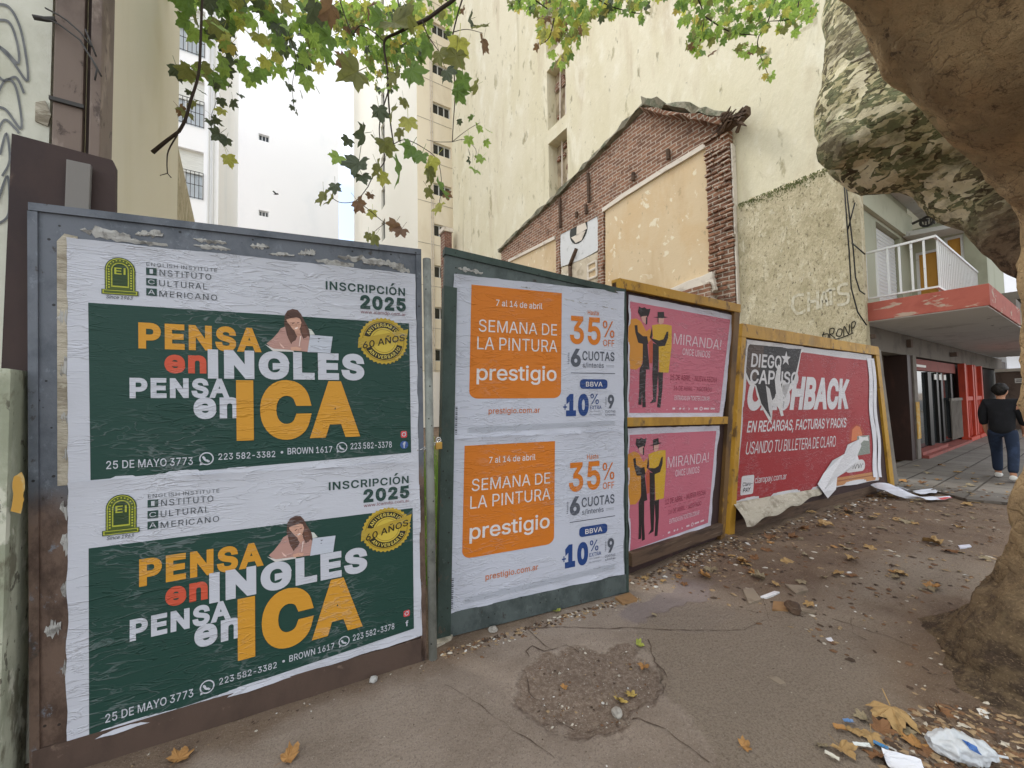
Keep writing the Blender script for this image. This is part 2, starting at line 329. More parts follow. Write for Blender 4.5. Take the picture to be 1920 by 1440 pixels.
m_redstep = surf("red_tile_step", lin('#8b4a41'), [(lin('#6f4038'), 4, U3, .5, .7, .7)], (), .7)
m_kiosk = surf("brown_stone_cladding", lin('#6b5b50'), [(lin('#54463d'), 3, U3, .46, .66, .8)], [(12, U3, .4, .01)], .8)
m_ochre = surf("ochre_blind", lin('#b98a3e'), [(lin('#9c702c'), 5, (1, 1, .3), .5, .7, .6)], (), .8)
m_rail = surf("white_painted_railing", lin('#d0d2d0'), [(lin('#9f9f99'), 9, U3, .58, .7, .7)], (), .5)
m_signwhite = surf("white_sign_plate", lin('#e6e4dc'), (), (), .5)
m_black = surf("black_frame", lin('#191817'), (), (), .4)

# ------------------------------------------------------------------ ground
HOLE = on_z(1105, 1280)
PATCH = on_z(1300, 1125)
def ground_mat():
    t = NT("worn_pavement")
    P = t.pos
    wob = t.n("VectorMath", operation='ADD'); nz = t.n("TexNoise"); nz.inputs['Scale'].default_value = 3.2; nz.inputs['Detail'].default_value = 5; t.l(P, nz.inputs['Vector'])
    sc_ = t.n("VectorMath", operation='SCALE'); sc_.inputs['Scale'].default_value = .5
    sb = t.n("VectorMath", operation='SUBTRACT'); sb.inputs[1].default_value = (.5, .5, .5)
    t.l(nz.outputs['Color'], sb.inputs[0]); t.l(sb.outputs[0], sc_.inputs[0]); t.l(P, wob.inputs[0]); t.l(sc_.outputs[0], wob.inputs[1])
    W = wob.outputs[0]
    def ell(c, sx, sy, rot, lo, hi):
        m = t.n("Mapping"); m.vector_type = 'TEXTURE'; m.inputs['Location'].default_value = (c[0], c[1], 0); m.inputs['Rotation'].default_value = (0, 0, rot); m.inputs['Scale'].default_value = (sx, sy, 50)
        t.l(W, m.inputs['Vector']); L = t.n("VectorMath", operation='LENGTH'); t.l(m.outputs[0], L.inputs[0])
        return t.ramp(L.outputs['Value'], hi, lo)
    x = t.sep(0, W); y = t.sep(1, W)
    con = t.mix(t.ramp(t.noise(1.4, U3, 7, .65), .4, .66), lin('#95887b'), lin('#837669'))
    con = t.mix(t.math('MULTIPLY', t.ramp(t.noise(90, U3, 4, .7), .5, .66), .5), con, lin('#61564e'))
    con = t.mix(t.math('MULTIPLY', t.ramp(t.noise(5, U3, 8, .75, .5), .6, .70), .55), con, lin('#5c4f47'))
    con = t.mix(t.math('MULTIPLY', t.ramp(t.voro(60).outputs['Distance'], .10, .16, 1, 0), .6), con, lin('#aba096'))
    dirt = t.mix(t.ramp(t.noise(2.2, U3, 8, .7), .4, .64), lin('#7d6b59'), lin('#6c5a4b'))
    dirt = t.mix(t.math('MULTIPLY', t.ramp(t.noise(70, U3, 5, .7), .52, .66), .7), dirt, lin('#8d7a69'))
    dirt = t.mix(t.math('MULTIPLY', t.ramp(t.noise(34, U3, 6, .75, 0, (3, 3, 0)), .6, .68), .8), dirt, lin('#392d26'))
    d1 = t.math('MULTIPLY', t.ramp(x, 2.9, 3.5), t.ramp(t.math('SUBTRACT', y, t.math('MULTIPLY', x, -.06)), 1.35, 1.75))
    d2 = t.ramp(t.math('ADD', y, t.math('MULTIPLY', x, .16)), 2.62, 2.72)
    d3 = t.math('MULTIPLY', t.ramp(x, 5.2, 6.4), .9)
    d4 = ell((3.55, .05), 1.55, 1.1, .2, .62, 1.02)
    dm = t.math('MAXIMUM', t.math('MAXIMUM', d1, t.math('MULTIPLY', d3, t.ramp(y, -.3, .5))), d4)
    dm = t.math('MAXIMUM', dm, t.math('MULTIPLY', t.ramp(y, 2.15, 2.4), .9))
    pat = ell(PATCH, .62, .26, -.05, .9, 1.02)
    con = t.mix(t.math('MULTIPLY', pat, .85), con, t.mix(t.noise(30, U3, 5), lin('#766b69'), lin('#857a76')))
    hol = ell(HOLE, .43, .31, -.25, .90, 1.02)
    hc = t.mix(t.ramp(t.noise(38, U3, 6, .8), .42, .62), lin('#766659'), lin('#948576'))
    hc = t.mix(t.math('MULTIPLY', t.ramp(t.voro(44).outputs['Distance'], .16, .22, 1, 0), .6), hc, lin('#a39a8e'))
    A, B = on_z(1190, 1185), on_z(1330, 1440); k_ = (B.x - A.x) / (B.y - A.y)
    rgh = t.math('MULTIPLY', t.ramp(t.math('SUBTRACT', x, t.math('MULTIPLY_ADD', y, k_, A.x - k_ * A.y)), -.015, .03), t.ramp(y, A.y + .02, A.y - .02))
    gr_ = t.mix(t.math('MULTIPLY', t.ramp(t.noise(75, U3, 5, .75), .46, .62), .8), lin('#908373'), lin('#6f6255'))
    con = t.mix(t.math('MULTIPLY', rgh, .8), con, gr_)
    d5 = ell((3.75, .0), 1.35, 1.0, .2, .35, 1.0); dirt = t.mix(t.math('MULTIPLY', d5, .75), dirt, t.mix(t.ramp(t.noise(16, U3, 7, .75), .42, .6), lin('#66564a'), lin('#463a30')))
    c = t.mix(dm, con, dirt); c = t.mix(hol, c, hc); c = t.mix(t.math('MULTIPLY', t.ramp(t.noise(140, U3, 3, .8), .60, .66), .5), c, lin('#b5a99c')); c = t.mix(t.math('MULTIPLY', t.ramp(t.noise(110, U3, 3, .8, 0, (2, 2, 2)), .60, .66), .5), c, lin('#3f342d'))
    h = t.math('ADD', t.noise(55, U3, 6, .7), t.math('MULTIPLY', t.noise(160, U3, 3), .4))
    rough_m = t.math('MAXIMUM', t.math('MAXIMUM', dm, hol), t.math('MULTIPLY', rgh, .9))
    nr = t.bump(t.math('MULTIPLY', h, t.math('MULTIPLY_ADD', rough_m, .8, .35)), .9, .014)
    nr = t.bump(t.noise(9, U3, 7, .7), .6, .03, nr)
    nr = t.bump(t.math('MULTIPLY', hol, -1.0), .9, .03, nr)
    return t.finish(c, .92, nr, 0, .25)
def spread(lo, hi, a, b, fine):
    xs = list(np.arange(lo, hi + fine / 2, fine)); s_ = fine; p = lo
    while p > a: s_ *= 1.5; p -= s_; xs.insert(0, max(p, a))
    s_ = fine; p = hi
    while p < b: s_ *= 1.5; p += s_; xs.append(min(p, b))
    return xs
def gz(x, y):
    if not (-3 < x < 12 and -3 < y < 3.2): return -.02 if y < 2.6 else -.05
    q = Vector((x, y, 0)); dirty = min(1, max(0, (x - 3) / 1.2)) * min(1, max(0, (y + .4) / .8))
    z = .006 * mn.noise(q * 1.3) + (.004 + .016 * dirty) * mn.noise(q * 5.1) + (.001 + .006 * dirty) * mn.noise(q * 17)
    dh = ((x - HOLE.x) / .44) ** 2 + ((y - HOLE.y) / .32) ** 2 + .5 * mn.noise(q * 6)
    if dh < 1: z -= .022 * min(1, (1 - dh) * 4) - .012 * mn.noise(q * 22)
    dt = math.hypot(x - 3.95, (y + .06))
    if dt < 1.25: z += .10 * (1 - dt / 1.25) ** 1.5 + .012 * mn.noise(q * 9)
    return z
gx = spread(-1.2, 9.0, -220, 400, .055); gy = spread(-.6, 2.9, -220, 300, .055)
gm = MB(); gm.add([(x, y, gz(x, y)) for y in gy for x in gx], [(j * len(gx) + i, j * len(gx) + i + 1, (j + 1) * len(gx) + i + 1, (j + 1) * len(gx) + i) for j in range(len(gy) - 1) for i in range(len(gx) - 1)])
gm.build('ground', ground_mat(), smooth=True, kind='structure')
def paving_mat():
    t = NT("grey_paving_slabs")
    b = t.n("TexBrick"); b.offset = 0.0; b.inputs['Scale'].default_value = 1; b.inputs['Brick Width'].default_value = .62; b.inputs['Row Height'].default_value = .41; b.inputs['Mortar Size'].default_value = .012
    b.inputs['Color1'].default_value = (*lin('#7f7a72'), 1); b.inputs['Color2'].default_value = (*lin('#716c64'), 1); b.inputs['Mortar'].default_value = (*lin('#3f3a34'), 1)
    t.l(t.vec(U3), b.inputs['Vector'])
    c = t.mix(t.math('MULTIPLY', t.ramp(t.noise(1.2, U3, 7), .42, .66), .6), b.outputs['Color'], lin('#5f574e'))
    c = t.mix(t.math('MULTIPLY', t.ramp(t.noise(7, U3, 7), .58, .7), .6), c, lin('#94897b'))
    nr = t.bump(b.outputs['Fac'], .8, -.012); nr = t.bump(t.noise(30, U3, 6), .5, .008, nr)
    return t.finish(c, .75, nr, 0, .35)
pv = MB()
pe = [(8.75, -2.6), (40, -2.6), (40, 2.62), (11.7, 2.62), (8.75, 2.62), (8.6, 2.0), (8.9, 1.6), (8.55, 1.2), (8.75, .7), (8.5, .2), (8.8, -.5), (8.6, -1.4)]
pv.prism(pe, lambda a, b, d: (a, b, d), .0, .035)
pv.build('pavement', paving_mat(), kind='structure')
m_road = surf("asphalt_road", lin('#4a4a4a'), [(lin('#3a3a3a'), 1, U3, .45, .7, .6)], [(60, U3, .5, .01)], .9)
rd = MB(); rd.box(-80, 140, -13, -3.2, -.14, -.012); rd.build('road', m_road, kind='structure')
kb = MB(); kb.box(-80, 140, -3.2, -2.98, -.2, .03); kb.build('kerb', surf("granite_kerb", lin('#8a857d'), (), [(20, U3, .4, .01)]), kind='structure')
# cracks in the cement: thin dark grooves following the joints of the old slabs
m_crack = surf("soil_filled_crack", lin('#4f4239'), [(lin('#6b5c50'), 30, U3, .45, .6, .8)], (), .95)
def crack(pts, w):
    c = MB(); P = [on_z(*p) for p in pts]; Q = []
    for a, b in zip(P, P[1:]):
        n = max(2, int((b - a).length / .03))
        Q += [a.lerp(b, i / n) for i in range(n)]
    Q.append(P[-1]); L = []
    for i, q in enumerate(Q):
        t_ = (Q[min(i + 1, len(Q) - 1)] - Q[max(i - 1, 0)]).normalized(); s_ = Vector((-t_.y, t_.x, 0))
        q = q + s_ * .012 * mn.noise(q * 14); ww = w * max(.02, .15 + 1.6 * abs(mn.noise(q * 9 + Vector((3, 3, 3)))) + .5 * mn.noise(q * 40))
        for e in (-1, 1): u = q + s_ * ww * e; L.append((u.x, u.y, gz(u.x, u.y) + .004))
    c.add(L, [(2 * i, 2 * i + 1, 2 * i + 3, 2 * i + 2) for i in range(len(Q) - 1)])
    c.build('pavement_crack', m_crack, kind='structure')
crack([(985, 1180), (1060, 1176), (1115, 1179), (1180, 1178), (1300, 1183), (1390, 1181)], .006)
crack([(992, 1232), (985, 1222), (998, 1212), (1020, 1222), (1040, 1218), (1062, 1212), (1085, 1220)], .007)
crack([(985, 1260), (992, 1295), (1020, 1320), (1045, 1345), (1085, 1368), (1130, 1362), (1160, 1345)], .004)
crack([(990, 1182), (1015, 1205), (1037, 1220)], .006)
crack([(1395, 1182), (1440, 1160), (1430, 1115)], .003)
crack([(1215, 1200), (1228, 1240), (1250, 1265), (1243, 1300)], .007)
crack([(1185, 1340), (1250, 1370), (1290, 1400), (1330, 1430)], .007)
crack([(1560, 1160), (1640, 1185), (1716, 1216)], .005)
crack([(1595, 1160), (1600, 1190), (1625, 1200)], .003)
crack([(835, 1285), (880, 1310), (960, 1370), (1040, 1420)], .003)
crack([(1370, 1142), (1430, 1150), (1470, 1160)], .003)

# ------------------------------------------------------------------ hoarding panels
class Panel:
    """a sheet given by its four corners (top left, top right, bottom right, bottom left); offsets go towards the street."""
    def __init__(s, TL, TR, BR, BL):
        s.c = [Vector(p) for p in (TL, TR, BR, BL)]
        s.n = -((s.c[1] - s.c[3]).cross(s.c[0] - s.c[2])).normalized()
        if s.n.y > 0: s.n = -s.n
    def pos(s, u, v, d=0):
        TL, TR, BR, BL = s.c
        return (TL * (1 - u) + TR * u) * v + (BL * (1 - u) + BR * u) * (1 - v) + s.n * d
    def hit(s, px, py):
        r = ray(px, py); u = v = .5
        for _ in range(12):
            p = s.pos(u, v); e = .001
            du = (s.pos(u + e, v) - p) / e; dv = (s.pos(u, v + e) - p) / e
            A = np.array([[r.x, -du.x, -dv.x], [r.y, -du.y, -dv.y], [r.z, -du.z, -dv.z]]); b = np.array(p - EYE)
            t, a, c = np.linalg.solve(A, b); u += a; v += c
        return u, v
    def sub(s, pxs, d): return Panel(*[s.pos(*s.hit(*p), d) for p in pxs])
    def slab(s, mb, poly, d0, d1, mi=0):
        if len(poly) == 4:
            f = lambda u, v: ((poly[0][0] * (1 - u) + poly[1][0] * u) * (1 - v) + (poly[3][0] * (1 - u) + poly[2][0] * u) * v, (poly[0][1] * (1 - u) + poly[1][1] * u) * (1 - v) + (poly[3][1] * (1 - u) + poly[2][1] * u) * v)
            nu = max(1, int(abs(poly[1][0] - poly[0][0]) / .06)); nv = max(1, int(abs(poly[3][1] - poly[0][1]) / .06))
            for d in (d0, d1): mb.grid(lambda u, v: s.pos(*f(u, v), d), nu, nv, mi)
            for e, n in (((0, None), nv), ((1, None), nv), ((None, 0), nu), ((None, 1), nu)):
                mb.grid(lambda u, v: s.pos(*f(e[0] if e[0] is not None else u, e[1] if e[1] is not None else u), d0 + (d1 - d0) * v), n, 1, mi)
            return
        mb.prism(poly, lambda a, b, d: s.pos(a, b, d), d0, d1, mi)
    def bar(s, mb, u0, u1, v0, v1, d0, d1, mi=0, n=1):
        s.slab(mb, [(u0, v0), (u1, v0), (u1, v1), (u0, v1)], d0, d1, mi)

g1, g2 = on_z(150, 1440), on_z(800, 1235)
def along(a, b, s, z): d = (b - a).normalized(); p = a + d * s; return Vector((p.x, p.y, z))
p1 = Panel(along(g1, g2, -.195, 2.49), along(g1, g2, 1.52, 2.55), along(g1, g2, 1.53, 0), along(g1, g2, -.14, 0))
h1, h2 = on_z(820, 1200), on_z(1178, 1110)
p2 = Panel(along(h1, h2, .083, 2.65), along(h1, h2, 1.61, 2.49), along(h1, h2, 1.55, 0), along(h1, h2, .0, 0))
p3 = Panel(on_y(1155, 523, 2.40), on_y(1382, 572, 2.21), on_y(1352, 1016, 2.46), on_y(1178, 1084, 2.42))
p4 = Panel(on_y(1387, 607, 2.26), on_y(1641, 650, 2.06), on_y(1673, 922, 2.03), on_y(1362, 1010, 2.47))

def scraps(panel, spots, seed):
    rr = random.Random(seed); mb = MB()
    for (u, v, w, h) in spots:
        n = 14; a_ = rr.uniform(-.25, .25) * h * 3; env = lambda i: math.sin(math.pi * min(1, max(0, (i + .4) / (n + .8)))) ** .5
        top = [(u + w * i / n + .004 * rr.random(), v + a_ * i / n + h * env(i) * rr.uniform(.1, 1.0)) for i in range(n + 1)]
        bot = [(u + w * i / n + .004 * rr.random(), v + a_ * i / n - h * env(i) * rr.uniform(.1, .9)) for i in range(n + 1)]
        L = []
        for i in range(n + 1):
            k = .001 + .003 * rr.random()
            L += [panel.pos(*top[i], .002 + k), panel.pos(u + w * i / n, v, .003 + .006 * rr.random()), panel.pos(*bot[i], .002)]
        mb.add(L, [(3 * i + j, 3 * i + j + 1, 3 * i + 4 + j, 3 * i + 3 + j) for i in range(n) for j in (0, 1)])
    return mb

# panel one: grey metal sheet with two large posters
t1 = empty('hoarding_panel', p1.pos(.5, 0), label='tall galvanised hoarding panel carrying the two dark green posters', cat='hoarding', group='metal hoarding panels closing the empty lot')
b = MB(); p1.bar(b, 0, 1, 0, 1, -.05, 0); b.build('metal_sheet', m_galv, t1)
b = MB(); p1.bar(b, 0, 1, 0, .055, 0.001, .012); b.build('kick_board', m_kick, t1)
b = MB()
p1.bar(b, -.004, 1.004, .99, 1.004, -.055, .012); p1.bar(b, -.006, .012, .0, .989, -.055, .010); p1.bar(b, .985, 1.004, .0, .989, -.055, .012)
b.build('edge_frame', m_galv, t1)
scraps(p1, [(.09, .965, .10, .014), (.13, .955, .14, .008), (.20, .968, .06, .010), (.33, .957, .09, .007), (.33, .970, .08, .008), (.47, .968, .05, .010), (.52, .955, .07, .006), (.60, .962, .05, .012), (.65, .952, .12, .010), (.72, .965, .15, .013), (.80, .955, .10, .010), (.87, .962, .07, .012), (.90, .95, .06, .012),
            (.045, .80, .03, .03), (.05, .70, .03, .03), (.05, .62, .028, .025), (.055, .55, .028, .03), (.05, .46, .035, .03), (.05, .40, .03, .03), (.05, .32, .035, .03), (.02, .25, .03, .02), (.05, .18, .03, .03)], 3).build('torn_paper_remains', m_scrap, t1, normals=True)
b = MB(); p1.slab(b, [(.045, .5), (.085, .5), (.085, .952), (.06, .955), (.046, .94)], .001, .004); b.build('old_paper_strip', m_oldpaper, t1)
# panel two: dark green metal frame
t2 = empty('hoarding_panel', p2.pos(.5, 0), label='dark green framed hoarding panel carrying the two orange and white posters', cat='hoarding', group='metal hoarding panels closing the empty lot')
b = MB(); p2.bar(b, 0, 1, 0, 1, -.05, 0); b.build('metal_sheet', m_greymetal, t2)
b = MB(); p2.bar(b, -.004, .055, 0, .90, -.06, .02); p2.bar(b, -.004, 1.004, .985, 1.004, -.06, .012); p2.bar(b, .99, 1.006, 0, .984, -.06, .012); b.build('frame', m_greenmetal, t2)
b = MB(); p2.bar(b, 0.056, .989, 0.003, .062, .001, .012); b.build('kick_board', m_greymetal, t2)
scraps(p2, [(.06, .955, .12, .010), (.25, .945, .1, .006), (.33, .94, .12, .006), (.6, .93, .2, .006), (.85, .93, .12, .008)], 5).build('torn_paper_remains', m_scrap, t2)
# post between them, with chain, lock and lock
m_postgalv = metal_sheet("speckled_galvanised_post", lin('#8b8f88'), lin('#6a6d68'), lin('#4a4640'))
b = MB(); pb, pt = along(g1, g2, 1.575, 0), along(g1, g2, 1.56, 2.50)
b.tube([(pb.x, pb.y - .015, -.02), (pt.x, pt.y - .015, pt.z)], .026, 12)
post = b.build('gate_post', m_postgalv, smooth=True, label='speckled galvanised post between the green posters and the orange posters', cat='post')
def padlock(p, lab):
    e = empty('padlock', p, label=lab, cat='padlock', group='brass padlocks on the hoarding gate')
    b = MB(); b.box(p.x - .022, p.x + .022, p.y - .012, p.y + .008, p.z - .045, p.z); b.build('lock_body', m_brass, e, bevel=.004)
    b = MB(); b.tube([(p.x + .015 * math.cos(a), p.y - .002, p.z + .012 + .018 * math.sin(a)) for a in [math.pi * i / 10 for i in range(11)]], .004, 6)
    b.tube([(p.x + .015, p.y - .002, p.z - .002), (p.x + .015, p.y - .002, p.z + .013)], .004, 6); b.tube([(p.x - .015, p.y - .002, p.z - .002), (p.x - .015, p.y - .002, p.z + .013)], .004, 6)
    b.build('shackle', m_chrome, e, smooth=True)
padlock(on_y(822, 829, 2.36), 'small brass padlock at mid height on the green frame')
padlock(on_y(811, 1206, 2.36), 'small brass padlock near the ground at the foot of the gate')
b = MB(); q0 = on_y(785, 842, 2.37); q1 = on_y(822, 826, 2.37)
for i in range(9):
    c = q0.lerp(q1, i / 8) - Vector((0, .012, .012 * math.sin(math.pi * i / 8))); w_ = .007
    ax = Vector((0, 1, 0)) if i % 2 else Vector((0, 0, 1))
    b.tube([c + (q1 - q0).normalized() * .014 * math.cos(a) + ax * w_ * math.sin(a) for a in [2 * math.pi * k / 10 for k in range(11)]], .0028, 5, cap=False)
b.build('chain', m_chrome, smooth=True, label='short steel chain joining the post to the green frame', cat='chain')

# panel three: yellow frame, two pink posters
t3 = empty('hoarding_panel', p3.pos(.5, 0), label='narrow yellow framed hoarding panel carrying the two pink posters', cat='hoarding', group='metal hoarding panels closing the empty lot')
b = MB(); p3.bar(b, 0, 1, .06, .99, -.05, 0); b.build('backing_board', m_maroon, t3)
b = MB(); p3.bar(b, 0, 1.0, .966, 1.0, -.06, .045); b.build('top_rail', m_yellow, t3, bevel=.006)
b = MB(); p3.bar(b, 0, .945, .505, .535, .001, .04); b.build('middle_rail', m_yellow, t3, bevel=.004)
b = MB(); p3.bar(b, .945, 1.0, -.02, .965, -.06, .04); b.build('side_post', m_yellowold, t3, bevel=.005)
b = MB(); p3.bar(b, -.005, 1.0, -.02, .075, -.05, -.002); b.build('dark_recess', m_maroon, t3)
b = MB(); p3.bar(b, -.005, .943, .045, .09, .001, .06); b.build('bottom_plank', m_wood, t3, bevel=.008)
# panel four: yellow frame, large red poster
t4 = empty('hoarding_panel', p4.pos(.5, 0), label='wide yellow framed hoarding panel carrying the torn red poster', cat='hoarding', group='metal hoarding panels closing the empty lot')
b = MB(); p4.bar(b, 0, 1, .02, .99, -.06, 0); b.build('backing_board', m_maroon, t4)
b = MB(); p4.bar(b, -.003, .56, .938, 1.0, -.07, .04); p4.bar(b, .562, 1.004, .940, .998, -.07, .04); b.build('top_rail', m_yellow, t4, bevel=.006)
b = MB(); p4.bar(b, -.003, .020, -.02, .937, -.07, .04); p4.bar(b, .970, 1.004, .0, .939, -.07, .035); b.build('side_post', m_yellow, t4, bevel=.005)
b = MB(); p4.bar(b, .02, 1.0, -.01, .075, -.02, .012); b.build('kick_board', m_wood, t4)
b = MB(); p4.bar(b, 1.006, 1.075, -.01, .99, -.10, -.02); b.build('end_post', m_gfbeam, t4)
scraps(p4, [(.03, .905, .1, .014), (.12, .9, .12, .012), (.25, .905, .1, .012), (.36, .9, .12, .01), (.5, .895, .1, .01)], 9).build('torn_paper_remains', m_iron, t4)

